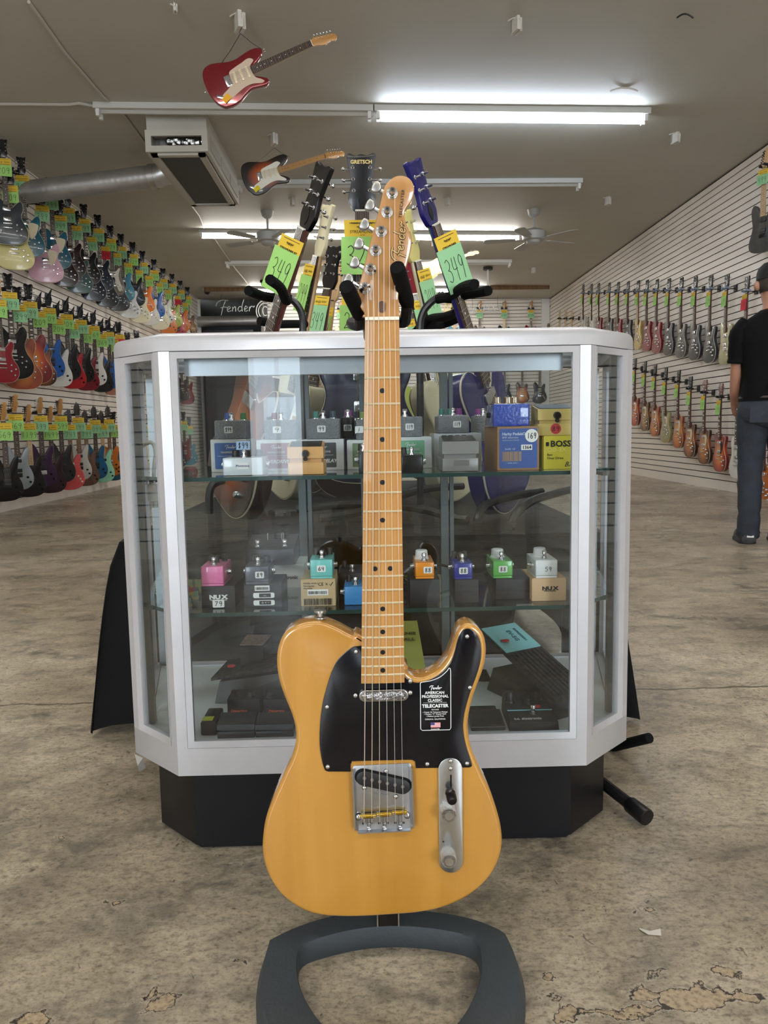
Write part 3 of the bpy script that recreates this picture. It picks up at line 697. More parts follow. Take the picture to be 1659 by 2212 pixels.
# sticker printed on a clear film
stk_p = onY(940, 1528, YBF - .0026); SM = lambda x, y: T(*(onY(x, y, YBF - .0028) - Vector((.01, .98, .14))))
ink = mat('white_print', (225, 225, 225), .6)
fm = MB()
edge = cr(pts2([(907.5, 1478), (908, 1474), (912, 1472), (930, 1469), (950, 1461), (965, 1448), (969, 1442), (972, 1442.5)], YBF), 3, False) + [Vector(p) for p in pts2([(973, 1450), (973.5, 1570), (971, 1574.5), (912, 1576), (908.5, 1573), (907.5, 1478)], YBF)]
fm.ribbon(edge, .0009, y=YBF - .0029)
stf = fm.build('sticker', ink, g)
b0 = stf
lg = script_logo(MB(), .0165, .0009, M=T(*onY(941, 1486, YBF - .0029)) @ RX(0)).build('script_lettering', ink, stf)
def stx(s, x, y, size, **k): return text(s, size, ink, stf, SM(x, y), **k)
stx('AMERICAN', 939, 1496.5, .0052, bold=.0001); stx('PROFESSIONAL', 940, 1504.5, .0052, bold=.0001); stx('CLASSIC', 939.5, 1513, .0052, bold=.0001)
stx('TELECASTER', 940, 1525, .0062, bold=.0002); stx('FEATURES', 940, 1533, .0022)
stx('\u2022 Cobalt \u201963 Telecaster Pickups', 940, 1538.3, .0026); stx('\u2022 Modern \u201cC\u201d Shaped Neck', 940, 1542.5, .0026); stx('\u2022 Medium Jumbo Frets', 940, 1547, .0026)
stx('CORONA, CALIFORNIA', 940, 1553.5, .0026); stx('GUARANTEE', 940, 1575, .002)
MB().box(tuple(onY(914, 1518.3, YBF - .0029)), tuple(onY(965, 1517.3, YBF - .0027))).build('rule_line', ink, stf)
fx0, fx1 = onY(930, 1559, YBF).x, onY(951, 1559, YBF).x; fz1, fz0 = onY(940, 1559, YBF).z, onY(940, 1569.7, YBF).z
fl = MB().box((fx0, YBF - .0027, fz0), (fx1, YBF - .003, fz1)).build('flag', mat('flag_white', (236, 226, 226), .6), stf)
st = MB()
for k in range(7): h_ = (fz1 - fz0) / 13; st.box((fx0, YBF - .0031, fz1 - h_ * (2 * k + 1)), (fx1, YBF - .0030, fz1 - h_ * 2 * k))
st.build('flag_stripe', mat('flag_red', (190, 60, 70), .6), stf)
MB().box((fx0, YBF - .0033, (fz0 + fz1) / 2), (fx0 + (fx1 - fx0) * .4, YBF - .0031, fz1)).build('flag_canton', mat('flag_blue', (50, 56, 120), .6), stf)
# neck, fingerboard, frets
def nx(z):                                  # neck half-width and centre at a height
    t = (.934 - z) / .467; return .0213 + t * .0072, (.0203 - t * .0075)
NZ, HZ = .9335, .4665
nk = MB(); vs = []; fs = []
secs = [NZ + .004, .8, .65, HZ + .03, HZ]
for z in secs:
    hw, cx = nx(z); row = [(cx - hw, YS + .0045), (cx - hw * .5, YS + .0035), (cx, YS + .0032), (cx + hw * .5, YS + .0035), (cx + hw, YS + .0045), (cx + hw, YS + .011), (cx + hw * .8, YS + .019), (cx, YS + .025), (cx - hw * .8, YS + .019), (cx - hw, YS + .011)]
    vs += [(x, y, z) for x, y in row]
n = 10
for j in range(len(secs) - 1):
    for i in range(n): a, b = j * n + i, j * n + (i + 1) % n; fs.append((a, a + n, b + n, b))
fs += [tuple(range(n)), tuple(range((len(secs) - 1) * n, len(secs) * n))[::-1]]
neck = nk.add(vs, fs).build('neck', MAPLE, g, smooth=40)
SCL = .6477; GOLD = mat('fret_gold', (232, 216, 178), .25, .45)
for k in range(1, 22):
    z = NZ - SCL * (1 - 2 ** (-k / 12)); 
    hw, cx = nx(z); q = [Vector((cx + hw * s, YS + .0045 - .0013 * (1 - s * s) - .0005, z)) for s in (-.99, -.5, 0, .5, .99)]
    MB().tube(q, .0014, 6).build('fret', GOLD, neck)
for k in (3, 5, 7, 9, 12, 15, 17, 19, 21):
    za = NZ - SCL * (1 - 2 ** (-(k - 1) / 12)); zb2 = NZ - SCL * (1 - 2 ** (-k / 12)); z = (za + zb2) / 2; hw, cx = nx(z)
    for dx in ((-.0098, .0098) if k == 12 else (0,)):
        MB().cyl((cx + dx, YS + .0040, z), (cx + dx, YS + .0029, z), .0032, n=16).build('inlay_dot', BLACK, neck)
hw, cx = nx(NZ); MB().box((cx - hw, YS + .001, NZ), (cx + hw, YS + .009, NZ + .0042), bev=.0006).build('nut', mat('bone', (226, 218, 200), .4), neck)
# headstock
HS = [(787, 686), (787, 676), (778.5, 664), (772, 645), (771.4, 634), (786.5, 574), (802, 514), (817, 458.6), (829, 408), (838.7, 392), (851, 382), (865.6, 378.5), (880, 382), (890, 391.5), (895, 406), (893.5, 421), (887.7, 436), (878.5, 448.5), (874.5, 458.6), (874, 470), (878, 483), (886, 500), (889.5, 517), (888, 538), (881.5, 564), (873, 591), (865, 617), (861, 640), (860.5, 662), (861, 686)]
YH = YS + .010
hs = MB().prism(cr(pts2(HS, YH), 3), YH, YH + .014, .0016).build('headstock', wood('maple_aged', (164, 116, 64), (184, 134, 78), .25, 1.0), g, smooth=50)
MB().add([(cx - hw, YS + .0045, NZ + .004), (cx + hw, YS + .0045, NZ + .004), (cx + hw, YH - .0006, NZ + .026), (cx - hw, YH - .0006, NZ + .026), (cx - hw, YS + .02, NZ + .004), (cx + hw, YS + .02, NZ + .004), (cx + hw, YH + .006, NZ + .026), (cx - hw, YH + .006, NZ + .026)],
         [(0, 1, 2, 3), (0, 3, 7, 4), (1, 5, 6, 2), (4, 7, 6, 5), (0, 4, 5, 1), (3, 2, 6, 7)]).build('headstock_ramp', _mats['maple_aged'], hs)
p = onY(825, 663, YS + .006); MB().prism([(p.x + a, p.z + b) for a, b in stadium(.0085, .0145)], YS + .0052, YS + .0075).build('truss_rod_plug', mat('walnut_plug', (84, 54, 34), .5), hs)
TP = [(847, 417.5), (836, 458.5), (823.5, 500), (811.5, 541.5), (800, 582), (788, 622.5)]
KN = [(815, 404), (801, 443), (789, 484.5), (777, 526), (768, 567), (754, 604)]
SXN = [796, 808, 818, 829.5, 841.5, 853]
SXB = [786.4, 803, 820, 837, 854, 870.8]
hscale = .95
for i, ((x, y), (kx, ky)) in enumerate(zip(TP, KN)):
    p = onY(x, y, YH); q = onY(kx, ky, YH + .014)
    tn = MB().lathe((p.x, YH, p.z), (p.x, YH - .016, p.z), [(0, .0072), (.08, .0072), (.12, .0058), (.2, .0056), (.24, .0042), (.45, .0036), (.6, .0036), (.92, .0034), (1, .0026)], 16).build('tuning_machine', CHROME, hs)
    MB().cyl((p.x, YH - .0161, p.z), (p.x, YH - .0130, p.z), .0012, n=8).build('post_hole', BLACK, tn)
    yb = YH + .020; a = Vector((p.x, yb, p.z)); b = Vector((q.x, yb, q.z)); d = (b - a).normalized()
    MB().box((p.x - .008, YH + .0142, p.z - .008), (p.x + .008, YH + .026, p.z + .008), bev=.002).build('gear_box', CHROME, tn)
    MB().cyl(a + d * .004, b - d * .004, .0024, n=10).build('shaft', CHROME, tn)
    s_ = d.cross(Vector((0, 1, 0))).normalized(); o = [Vector((u_, v_)) for u_, v_ in stadium(.015, .012)]
    Mk = Matrix(((d.x, 0, s_.x, b.x), (d.y, 1, s_.y, b.y), (d.z, 0, s_.z, b.z), (0, 0, 0, 1)))
    MB().prism([(u.x * .60, u.y * .86) for u in cr([(-.0095, 0), (-.006, .0055), (.002, .0085), (.009, .0075), (.0115, 0), (.009, -.0075), (.002, -.0085), (-.006, -.0055)], 3)], -.0048, .0048, .002, 0, Mk @ RY(0), 3).build('button', NICKEL, tn)
YN = YS + .0005
zb_s = onY(820, 1757, YS).z
for i in range(6):
    a = onY(TP[5 - i][0], TP[5 - i][1], YS + .002) if 0 else onY(*TP[5 - i], YH - .009)
    nxp = onY(SXN[i], 691, YN); bx_ = onY(SXB[i], 1757, YS); r = (.00066, .00056, .00046, .00034, .00028, .00024)[i]
    sn = nxp.copy(); sn.y = YN; sn.z = NZ + .003
    bb = Vector((onY(SXB[i], 1776, YBF).x, YBF - .002, onY(SXB[i], 1779, YBF).z))
    MB().tube([a + Vector((.0033 if i < 6 else 0, 0, 0)), Vector((sn.x, YN, sn.z)), Vector((bx_.x, YS - .0005, bx_.z)), bb], r, 6).build('string', mat('string_wound', (206, 192, 172), .4, .35) if i < 3 else mat('string_plain', (220, 216, 208), .4, .35), g)
MB().lathe((onY(848, 586, YH).x, YH, onY(848, 586, YH).z), (onY(842, 586, YH).x, YH - .006, onY(848, 586, YH).z), [(0, .002), (.6, .002), (.7, .0035), (1, .0035)], 8).build('string_tree', CHROME, hs) if 0 else None
# writing on the headstock, running up the wood
dk = mat('logo_brown', (58, 44, 30), .5); gd = mat('logo_gold', (196, 160, 96), .4)
def hsM(x, y, Y=YH - .0006): return T(*onY(x, y, Y)) @ Matrix.Rotation(R(-90 + 7), 4, 'Y')
lb = script_logo(MB(), .049, .0029, M=hsM(864, 521)).build('script_logo', dk, hs); script_logo(MB(), .049, .0014, y=-.0003, M=hsM(864, 521)).build('logo_fill', gd, lb)
W0 = wm(hs).inverted()
text('TELECASTER', .0052, dk, hs, W0 @ hsM(868, 440), space=1.2, name='model_lettering'); text('ORIGINAL CONTOUR BODY', .0019, dk, hs, W0 @ hsM(870, 506), name='small_lettering')
# neck pickup
p = onY(829, 1502, YBF - .006)
pk = MB().prism([(p.x + a, p.z + b) for a, b in stadium(.066, .0165, 10)], YBF - .0085, YBF - .001, .0018, seg=3).build('neck_pickup', mat('pickup_chrome', (170, 170, 172), .12, 1.0), g)
MB().prism([(p.x + a, p.z + b) for a, b in stadium(.0585, .0115, 10)], YBF - .0088, YBF - .0080, .0004).build('pickup_film', mat('film', (132, 130, 130), .22, .9, bump=.5, bscale=120), pk)
for x, y in ((768, 1502.5), (886, 1496.5)): screw(x, y, YBF - .0035, pk, .0036)
# bridge
BZ = dict(x0=767, x1=891, y0=1650, y1=1796)
a, b = onY(766, 1794, YBF - .002), onY(890, 1650, YBF - .002); PLT = mat('bridge_steel', (178, 180, 184), .3, 1.0, var=.08, scale=60)
cxb, czb = (a.x + b.x) / 2, (a.z + b.z) / 2; wb, hb = b.x - a.x, b.z - a.z
tilt = -.022
MBp = T(cxb, 0, czb) @ Matrix.Rotation(tilt, 4, 'Y')
br = MB().prism(rrect(wb, hb, .004, 3), YBF - .0018, YBF - .0002, .0004, 0, MBp).build('bridge_plate', PLT, g)
for s in (-1, 1): MB().box((s * wb / 2 - .0008, YBF - .009, -hb / 2 + .004), (s * wb / 2 + .0008, YBF - .001, hb / 2 - .004), M=MBp).build('side_lip', PLT, br)
MB().box((-wb / 2 + .004, YBF - .009, -hb / 2 - .0006), (wb / 2 - .004, YBF - .001, -hb / 2 + .0010), M=MBp).build('rear_lip', PLT, br)
p = onY(828, 1690, YBF - .004); Mp = T(p.x, 0, p.z) @ RY(14.5)
MB().prism(stadium(.0785, .0225, 10), YBF - .0024, YBF - .0015, 0, 0, T(.0, 0, .0012) @ Mp).build('pickup_cavity', BLACK, br)
bp_ = MB().prism(stadium(.074, .0205, 10), YBF - .0062, YBF - .001, .0012, 0, Mp).build('bridge_pickup', mat('bobbin', (24, 24, 26), .45), br)
for i in range(6):
    MB().cyl((-.0262 + i * .01048, YBF - .0060, .0012), (-.0262 + i * .01048, YBF - .0071, .0012), .0024, n=12, M=Mp).build('pole_piece', mat('pole_steel', (150, 150, 148), .35, 1.0), bp_)
for x, y in ((834, 1666), (787, 1701.5), (855, 1720.5)): screw(x, y, YBF - .002, br, .0036)
for x, y in ((774.5, 1766), (879.5, 1762)): screw(x, y, YBF - .004, br, .0044)
BR = mat('brass', (214, 172, 66), .18, 1.0)
for k, (x, y) in enumerate(((795.5, 1764), (829.5, 1760.5), (863.5, 1756.5))):
    p = onY(x, y, YBF - .008); w_ = .0195
    sd = MB().cyl((p.x - w_ / 2, p.y + .001, p.z), (p.x + w_ / 2, p.y + .001, p.z + .0004), .0031, n=14).build('saddle', BR, br)
    for s in (-.0078, .0078):
        MB().cyl((p.x + s, YBF - .001, p.z), (p.x + s, YBF - .0135, p.z), .0013, n=8).build('height_screw', SCREW, sd)
    q = Vector((p.x + .0006, YBF - .0055, czb - hb / 2)); MB().cyl((q.x, q.y, q.z - .001), (p.x + .0004, q.y, p.z), .0013, n=8).build('intonation_screw', SCREW, sd)
    MB().tube([(q.x + .0026 * math.cos(t * 1.5), q.y + .0026 * math.sin(t * 1.5), q.z + .001 + t * .00038) for t in range(30)], .0004, 5).build('spring', SCREW, sd)
for x in (785, 802.5, 819.5, 837, 854, 871.5):
    p = onY(x, 1779 - (x - 785) * .02, YBF - .0021); MB().cyl((p.x, YBF - .0022, p.z), (p.x, YBF - .0010, p.z), .0017, n=10).build('ferrule_hole', BLACK, br)
eng = mat('engraved', (120, 120, 122), .5, .6)
W0 = wm(br).inverted()
for s, y in (('FENDER', 1708.5), ('PAT. PEND.', 1714.5)):
    text(s, .0042, eng, br, W0 @ T(*onY(826 - (y - 1708) * .3, y, YBF - .0019)) @ Matrix.Rotation(R(7), 4, 'Y'), name='stamping')
# control plate
a, b = onY(949, 1885, YBF - .002), onY(998.5, 1636, YBF - .002)
cpx, cpz = (a.x + b.x) / 2, (a.z + b.z) / 2
CPM = mat('control_plate_steel', (186, 186, 184), .26, 1.0, var=.10, scale=45)
cp = MB().prism([(cpx + u, cpz + v) for u, v in stadium(b.x - a.x, b.z - a.z, 12)], YBF - .0034, YBF - .0001, .0005).build('control_plate', CPM, g)
screw(973.5, 1644, YBF - .0034, cp, .0034); screw(973.5, 1660, YBF - .0034, cp, .0034)
p = onY(973.5, 1685, YBF); MB().box((p.x - .0011, YBF - .0037, p.z - .018), (p.x + .0011, YBF - .0033, p.z + .009)).build('switch_slot', BLACK, cp)
p = onY(973.5, 1700, YBF - .0034)
sw = MB().box((p.x - .0011, YBF - .016, p.z - .001), (p.x + .0011, YBF - .003, p.z + .0012)).build('switch_lever', SCREW, cp)
q = onY(971.5, 1708, YBF - .012); q2 = onY(977, 1730, YBF - .026)
MB().lathe(q, (q2.x, YBF - .030, q2.z), [(0, .0025), (.04, .0064), (.22, .0070), (.34, .0055), (.42, .0050), (.46, .0070), (.9, .0066), (1, .0052)], 16).build('switch_tip', BLACKG, sw)
KNURL = mat('knurled_chrome', (196, 194, 190), .22, 1.0, bump=.9, bscale=700)
for x, y, x2, y2 in ((966, 1745, 975, 1768), (967, 1842, 976.5, 1867)):
    p = onY(x, y, YBF - .004); yk = YBF - .027; q = onY(x2, y2, yk)
    k = MB(); nn = 48; vs = []; fs = []
    ax = Vector((p.x, YBF - .0035, p.z)); bx2 = Vector((p.x, yk, p.z))
    for t, r_, kn in ((0, .0096, 1), (.1, .0100, 1), (.86, .0100, 1), (.88, .0100, 0), (.95, .0094, 0), (.99, .0068, 0), (.97, .0059, 0)):
        for i in range(nn): a_ = 2 * PI * i / nn; rr = r_ + (.0003 if (i % 2 and kn) else 0); vs.append((p.x + rr * math.cos(a_), ax.y + (bx2.y - ax.y) * t, p.z + rr * math.sin(a_)))
    for j in range(6):
        for i in range(nn): fs.append((j * nn + i, j * nn + (i + 1) % nn, (j + 1) * nn + (i + 1) % nn, (j + 1) * nn + i))
    fs.append(tuple(range(6 * nn, 7 * nn))); kb = k.add(vs, fs).build('knob', KNURL, cp)
    MB().cyl((p.x, yk + .0006, p.z), (p.x, yk - .0002, p.z), .0056, n=20).build('knob_cap', NICKEL, kb)
p = onY(957, 1815, YBF); MB().cyl((p.x, YBF - .0036, p.z), (p.x, YBF - .0033, p.z), .0012).build('ink_mark', BLACK, cp)
# strap button on the upper shoulder
p = onY(690, 1344, YBF); p.y = YBF + .020; zt = p.z - .001
MB().lathe((p.x, p.y, zt - .010), (p.x, p.y, zt + .013), [(0, .0042), (.45, .0040), (.5, .0075), (.56, .0070), (.62, .0035), (.82, .0038), (.86, .0082), (.97, .0082), (1, .006)], 16).build('strap_button', NICKEL, g)

# ------------------------------------------------------------------ its stand
sdm = mat('stand_charcoal', (52, 58, 62), .62, var=.08, scale=9, bump=.1, bscale=200)
stn = thing('guitar_stand', 'dark grey ring-based stand with padded yoke holding the butterscotch guitar', 'guitar stand', (.015, .99, 0))
def P0(x, y, z=.034): p = onZ(x, y, z); return (p.x, p.y)
lft = [P0(587, 2021), P0(573, 2060), P0(565, 2110), P0(570, 2160), P0(590, 2212)]
cxs = .016
outer = [(-.170, 1.088), (-.168, 1.094), (-.12, 1.128), (-.06, 1.152), (.012, 1.16), (.085, 1.152), (.15, 1.130), (.196, 1.096), (.199, 1.090)]
outer += [(.206, 1.03), (.198, .96), (.166, .88), (.122, .82), (.07, .79), (.015, .782), (-.04, .79), (-.092, .82), (-.134, .88), (-.166, .96), (-.174, 1.03)]
inner = [(-.118, 1.045), (-.112, 1.075), (-.075, 1.093), (-.03, 1.106), (.015, 1.11), (.06, 1.106), (.105, 1.095), (.142, 1.077), (.148, 1.045), (.138, .985), (.104, .92), (.062, .882), (.015, .868), (-.032, .882), (-.074, .92), (-.108, .985)]
oo = cr(outer, 4); ii = cr(inner, 4)
# both loops resampled by angle to the same count
def resample(L_, n, c):
    out = []
    for k in range(n):
        a_ = 2 * PI * k / n; d = Vector((math.cos(a_), math.sin(a_))); best = None
        for i in range(len(L_)):
            p_, q_ = L_[i] - c, L_[(i + 1) % len(L_)] - c; e_ = q_ - p_
            den = d.x * e_.y - d.y * e_.x
            if abs(den) < 1e-12: continue
            t = (p_.x * e_.y - p_.y * e_.x) / den; u = (p_.x * d.y - p_.y * d.x) / den
            if t > 0 and -1e-6 <= u <= 1 + 1e-6: best = t if best is None else max(best, t)
        out.append(c + d * best)
    return out
c0 = Vector((cxs, .985)); N_ = 96; ro, ri = resample(oo, N_, c0), resample(ii, N_, c0)
loops = [(ro, 0.0, 1.0), (ro, .012, 1.0), (ro, .024, .975), (None, .033, .88), (None, .035, .3), (ri, .034, 1.015), (ri, .031, 1.0), (ri, 0, 1.0)]
vs = []
for L_, z, k in loops:
    for i in range(N_):
        if L_ is None: q = ri[i].lerp(ro[i], k)
        else: q = c0 + (L_[i] - c0) * k
        vs.append((q.x, q.y, z))
fs = []
for j in range(len(loops)):
    for i in range(N_): fs.append((j * N_ + i, j * N_ + (i + 1) % N_, ((j + 1) % len(loops)) * N_ + (i + 1) % N_, ((j + 1) % len(loops)) * N_ + i))
MB().add(vs, fs).build('base_ring', sdm, stn, smooth=50)
px_ = onZ(838, 1985, .034); xp = px_.x
MB().box((xp - .016, 1.112, .03), (xp + .016, 1.136, .935), bev=.004).build('post', BLACKG, stn)
for s in (-1, 1): MB().box((xp + s * .0163 - .001, 1.111, .032), (xp + s * .0163 + .001, 1.137, .06)).build('post_clip', CHROME, stn)
MB().box((xp - .02, 1.035, .925), (xp + .02, 1.14, .955), bev=.006).build('yoke_block', BLACK, stn)
for (x0_, y0_, ya), (x1_, y1_, yb_), nm in (((777, 679, 1.015), (748, 619, .955), 1), ((879, 652, 1.015), (858, 577, .955), 2)):
    a, b = onY(x0_, y0_, ya), onY(x1_, y1_, yb_); d = (b - a).normalized()
    sgn = -1 if nm == 1 else 1
    MB().tube(cr([(xp + sgn * .015, 1.06, .945), (xp + sgn * .035, 1.05, .940), a + Vector((0, .01, -.012)), a], 4, False), .0075, 10).build('yoke_arm', BLACK, stn)
    fo_ = MB().lathe(a - d * .014, b, [(0, .004), (.06, .0080), (.2, .0098), (.85, .0098), (.97, .0094), (1, .0090)], 18).build('foam_pad', FOAM, stn)
# ------------------------------------------------------------------ pedals and boxes in the case
KNOBB = mat('knob_black', (20, 20, 22), .45)
LBL = mat('label_white', (232, 232, 228), .7)
def rect(xl, xr, yt, Y, z):
    """front face of a box standing on a shelf: left, right and height"""
    a, b = onY(xl, yt, Y), onY(xr, yt, Y); return a.x, b.x, (a.z + b.z) / 2
def fr(root, x, z, Y): return wm(root).inverted() @ T(x, Y, z)
def sticker(root, x, z, Y, s, w=.017, h=.0135, round_=False, m=None, num_m=None, lw=.0011):
    o = [(x + u, z + v) for u, v in (stadium(w, w * .999, 10) if round_ else rrect(w, h, .002))]
    p = MB().prism(o, Y - .0006, Y, 0).build('price_sticker', m or LBL, root)
    number(MB(), s, w * .74, h * .6 if not round_ else w * .42, x, z, lw, Y - .0009).build('price_digits', num_m or INK, p); return p
def footswitch(root, x, y, z, k=1.0):
    return MB().lathe((x, y, z), (x, y, z + .018 * k), [(0, .0085 * k), (.1, .0085 * k), (.14, .006 * k), (.3, .0058 * k), (.32, .0036 * k), (.55, .0036 * k), (.58, .0056 * k), (.9, .0056 * k), (1, .0045 * k)], 14).build('footswitch', CHROME, root)
def knob(root, x, y, z, r=.006, h=.012, m=None, name='knob'):
    return MB().lathe((x, y, z), (x, y, z + h), [(0, r * 1.15), (.15, r * 1.1), (.2, r), (.92, r * .92), (1, r * .8)], 14).build(name, m or KNOBB, root)
def jack(root, x, y, z, s):
    MB().lathe((x, y, z), (x + s * .008, y, z), [(0, .0062), (.3, .0062), (.35, .0048), (1, .0046)], 12).build('jack', CHROME, root)
def carton(xl, xr, yt, Y, dz, dep, m, label, lid=None, group=None, name='carton', zb=0):
    x0, x1, zt = rect(xl, xr, yt, Y, dz); z0 = dz + zb
    r = thing(name, label, 'box', ((x0 + x1) / 2, Y + dep / 2, z0), group)
    MB().box((x0, Y, z0), (x1, Y + dep, zt - .0012), bev=.0012).build('box_body', m, r)
    MB().box((x0 + .0006, Y + .0008, zt - .0012), (x1 - .0006, Y + dep - .0008, zt)).build('lid', lid or m, r)
    return r, x0, x1, z0, zt
def barcode(root, x, z, Y, w, h, m=None, n=22, seed=1, bg=True):
    random.seed(seed); q = MB()
    if bg: p = MB().box((x - w / 2 - .002, Y - .0005, z - h / 2 - .002), (x + w / 2 + .002, Y, z + h / 2 + .003)).build('barcode_label', LBL, root)
    else: p = root
    xx = x - w / 2
    while xx < x + w / 2:
        t = random.choice((.0004, .0007, .0011)) * w / .03; q.box((xx, Y - .0008, z - h / 2), (min(xx + t, x + w / 2), Y - .0006, z + h / 2)); xx += t + random.choice((.0004, .0007)) * w / .03
    q.build('barcode', m or INK, p); return p
# --- top shelf
Z = SZ1; Yb = 1.56
CW = mat('carton_white', (214, 216, 214), .6)
HAM = mat('hammered_grey', (150, 153, 156), .34, .25, bump=.8, bscale=330)
def ham_box(xl, xr, yt, colr, cname, label, txt, m_lab, lx0, lx1, lettering=True, dx=None):
    r, x0, x1, z0, zt = carton(xl, xr, yt, Yb, Z, .12, CW, label, group='white pedal cartons on the upper shelf')
    a, b = onY(lx0, 958, Yb).x, onY(lx1, 958, Yb).x; c_ = (a + b) / 2
    p = MB().prism([(c_ + u, (z0 + zt) / 2 - .0005 + v) for u, v in rrect(b - a, (zt - z0) * .80, .002)], Yb - .0006, Yb, 0).build('printed_label', mat(cname, colr, .5), r)
    if lettering:
        W0 = wm(p).inverted()
        script_logo(MB(), .022, .0009, M=T(c_ + .001, Yb - .0009, z0 + (zt - z0) * .76)).build('script_lettering', LBL, p)
        text('HAMMERTONE', .0054, LBL, p, W0 @ T(c_, Yb - .0009, z0 + (zt - z0) * .60), bold=.0001)
        MB().box((a + .006, Yb - .0009, z0 + (zt - z0) * .485), (b - .006, Yb - .0007, z0 + (zt - z0) * .495)).build('rule_line', LBL, p)
        text(txt, .0098, LBL, p, W0 @ T(c_, Yb - .0009, z0 + (zt - z0) * .30), bold=.0003, shear=.25)
    return r, x0, x1, z0, zt
b1 = ham_box(454, 532, 949, (64, 104, 168), 'lab_blue', 'white carton with a blue printed label, first on the upper shelf', 'DELAY', None, 463, 540 - 10)
b2 = ham_box(553, 640, 950, (128, 42, 56), 'lab_red', 'white carton with a dark red overdrive label on the upper shelf', 'OVERDRIVE', None, 563, 629)
b3 = ham_box(651, 742, 949, (70, 74, 78), 'lab_grey', 'white carton with a dark grey label behind the tan pedal', 'SPACE DELAY', None, 662, 726)
b4 = ham_box(749, 832, 950, (112, 130, 92), 'lab_olive', 'white carton with an olive label mostly behind the maple neck', 'CHORUS', None, 761, 822)
b5 = ham_box(846, 932, 944, (120, 180, 140), 'lab_mint', 'white carton with a mint green label just beside the maple neck', 'REVERB', None, 856, 917)
b6 = carton(937, 1040, 936, 1.63, Z, .11, CW, 'plain white carton behind the grey metal pedal', group='white pedal cartons on the upper shelf')
def ham_pedal(xl, xr, yt, zt, Y, label, price, kc, m=None, gl=.5):
    x0, x1, z1 = rect(xl, xr, yt, Y, zt); dep = .10; m = m or HAM
    r = thing('effects_pedal', label, 'effects pedal', ((x0 + x1) / 2, Y + dep / 2, zt))
    MB().plan([((x0 + x1) / 2 + u, Y + dep / 2 + v) for u, v in rrect(x1 - x0, dep, .008)], zt + .0005, z1, .003).build('enclosure', m, r)
    xc = (x0 + x1) / 2
    footswitch(r, xc, Y + .022, z1, .9)
    for k, x in enumerate((x0 + .014, xc, x1 - .014)[:len(kc)] if len(kc) != 2 else (x0 + .016, x1 - .016)):
        kb = knob(r, x, Y + .070, z1, .0068, .016, mat('knob_' + str(kc[k]), kc[k], .4)); MB().cyl((x, Y + .070, z1 + .0005), (x, Y + .070, z1 + .002), .0095).build('knob_skirt', CHROME, kb)
    if price: sticker(r, x0 + (x1 - x0) * gl, (zt + z1) / 2, Y - .0002, price)
    return r
PUR, OLV, TEA, DRD, NVY = (130, 50, 130), (110, 130, 60), (60, 120, 110), (110, 36, 50), (40, 60, 130)
ham_pedal(461, 531, 908, b1[4], Yb + .004, 'grey hammered-metal pedal priced 99 with dollar sign, on the blue-label carton', '$99', [(30, 70, 130), (60, 110, 60)], gl=.45)
ham_pedal(569, 640, 907, b2[4], Yb + .02, 'grey hammered-metal pedal with red knob, on the dark red label carton', '9', [DRD], gl=.4)
ham_pedal(660, 733, 904, b3[4], Yb + .004, 'grey hammered-metal pedal priced 99 on the dark grey label carton', '99', [TEA, (50, 70, 80)], gl=.46)
ham_pedal(736, 765, 901, b3[4], Yb + .06, 'black pedal with purple knobs priced 139, between two grey hammered pedals', '139', [PUR, PUR], BLACKG)
ham_pedal(768, 842, 905, b4[4], Yb + .004, 'grey hammered-metal pedal mostly hidden behind the maple neck', '1', [OLV, OLV, OLV], gl=.1)
ham_pedal(838, 913, 900, b5[4], Yb + .004, 'grey hammered-metal pedal priced 119 just beside the maple neck', '119', [(70, 120, 100)], gl=.62)
ham_pedal(947, 1014, 897, b6[4], 1.64, 'grey hammered-metal pedal priced 119 standing on the plain white carton', '119', [TEA, TEA, PUR], gl=.60)
ham_pedal(1029, 1064, 897, b6[4] - .02, 1.72, 'grey pedal half hidden behind the glossy blue pedal', '', [PUR])
# white pedal with black knobs
def mini(xl, xr, yt, yb_, zt, Y, dep, m, label, price, knobs=3, kr=.006, big=None, jack_s=0, rear=1.0, lw=.0011, pfx=.62, spx=.5, fw=1.0, split=True):
    """small pedal seen from the front: coloured casting, footswitch, knobs"""
    x0, x1, z1 = rect(xl, xr, yt, Y, zt)
    r = thing('effects_pedal', label, 'effects pedal', ((x0 + x1) / 2, Y + dep / 2, zt)); xc = (x0 + x1) / 2
    MB().plan([(xc + u, Y + dep / 2 + v) for u, v in rrect(x1 - x0, dep, .003)], zt + (.0045 if split else .0005), z1, .0016).build('enclosure', m, r)
    if split: MB().plan([(xc + u, Y + dep / 2 + v) for u, v in rrect((x1 - x0) * .99, dep * .99, .003)], zt + .0003, zt + .0042).build('bottom_plate', m, r)
    footswitch(r, x0 + (x1 - x0) * spx, Y + .020, z1, .82 * fw)
    if big: knob(r, x0 + (x1 - x0) * .42, Y + dep * .55, z1, .0125, .017, big, 'large_knob')
    for k in range(knobs):
        knob(r, x0 + (x1 - x0) * (.2 + .6 * k / max(knobs - 1, 1)), Y + dep * (.74 if k != 1 else .55), z1, kr, .013)
    for s in (-1, 1): jack(r, x0 if s < 0 else x1, Y + dep * .45, (zt + z1) / 2 + .002, s)
    if price: sticker(r, x0 + (x1 - x0) * pfx, (zt + z1) / 2 + .001, Y - .0002, price, .0165, .0125, lw=lw)
    return r, x0, x1, z1
WP = mat('pedal_white', (206, 212, 216), .3, coat=.4)
r, x0, x1, z1 = mini(480, 567, 989, 0, Z, 1.425, .085, WP, 'white four-knob pedal in front of the blue-label carton', '', 3, .0075, split=False)
p = MB().box(((x0 + x1) / 2 - .0105, 1.4244, Z + .012), ((x0 + x1) / 2 + .0105, 1.4249, Z + .024)).build('name_label', LBL, r)
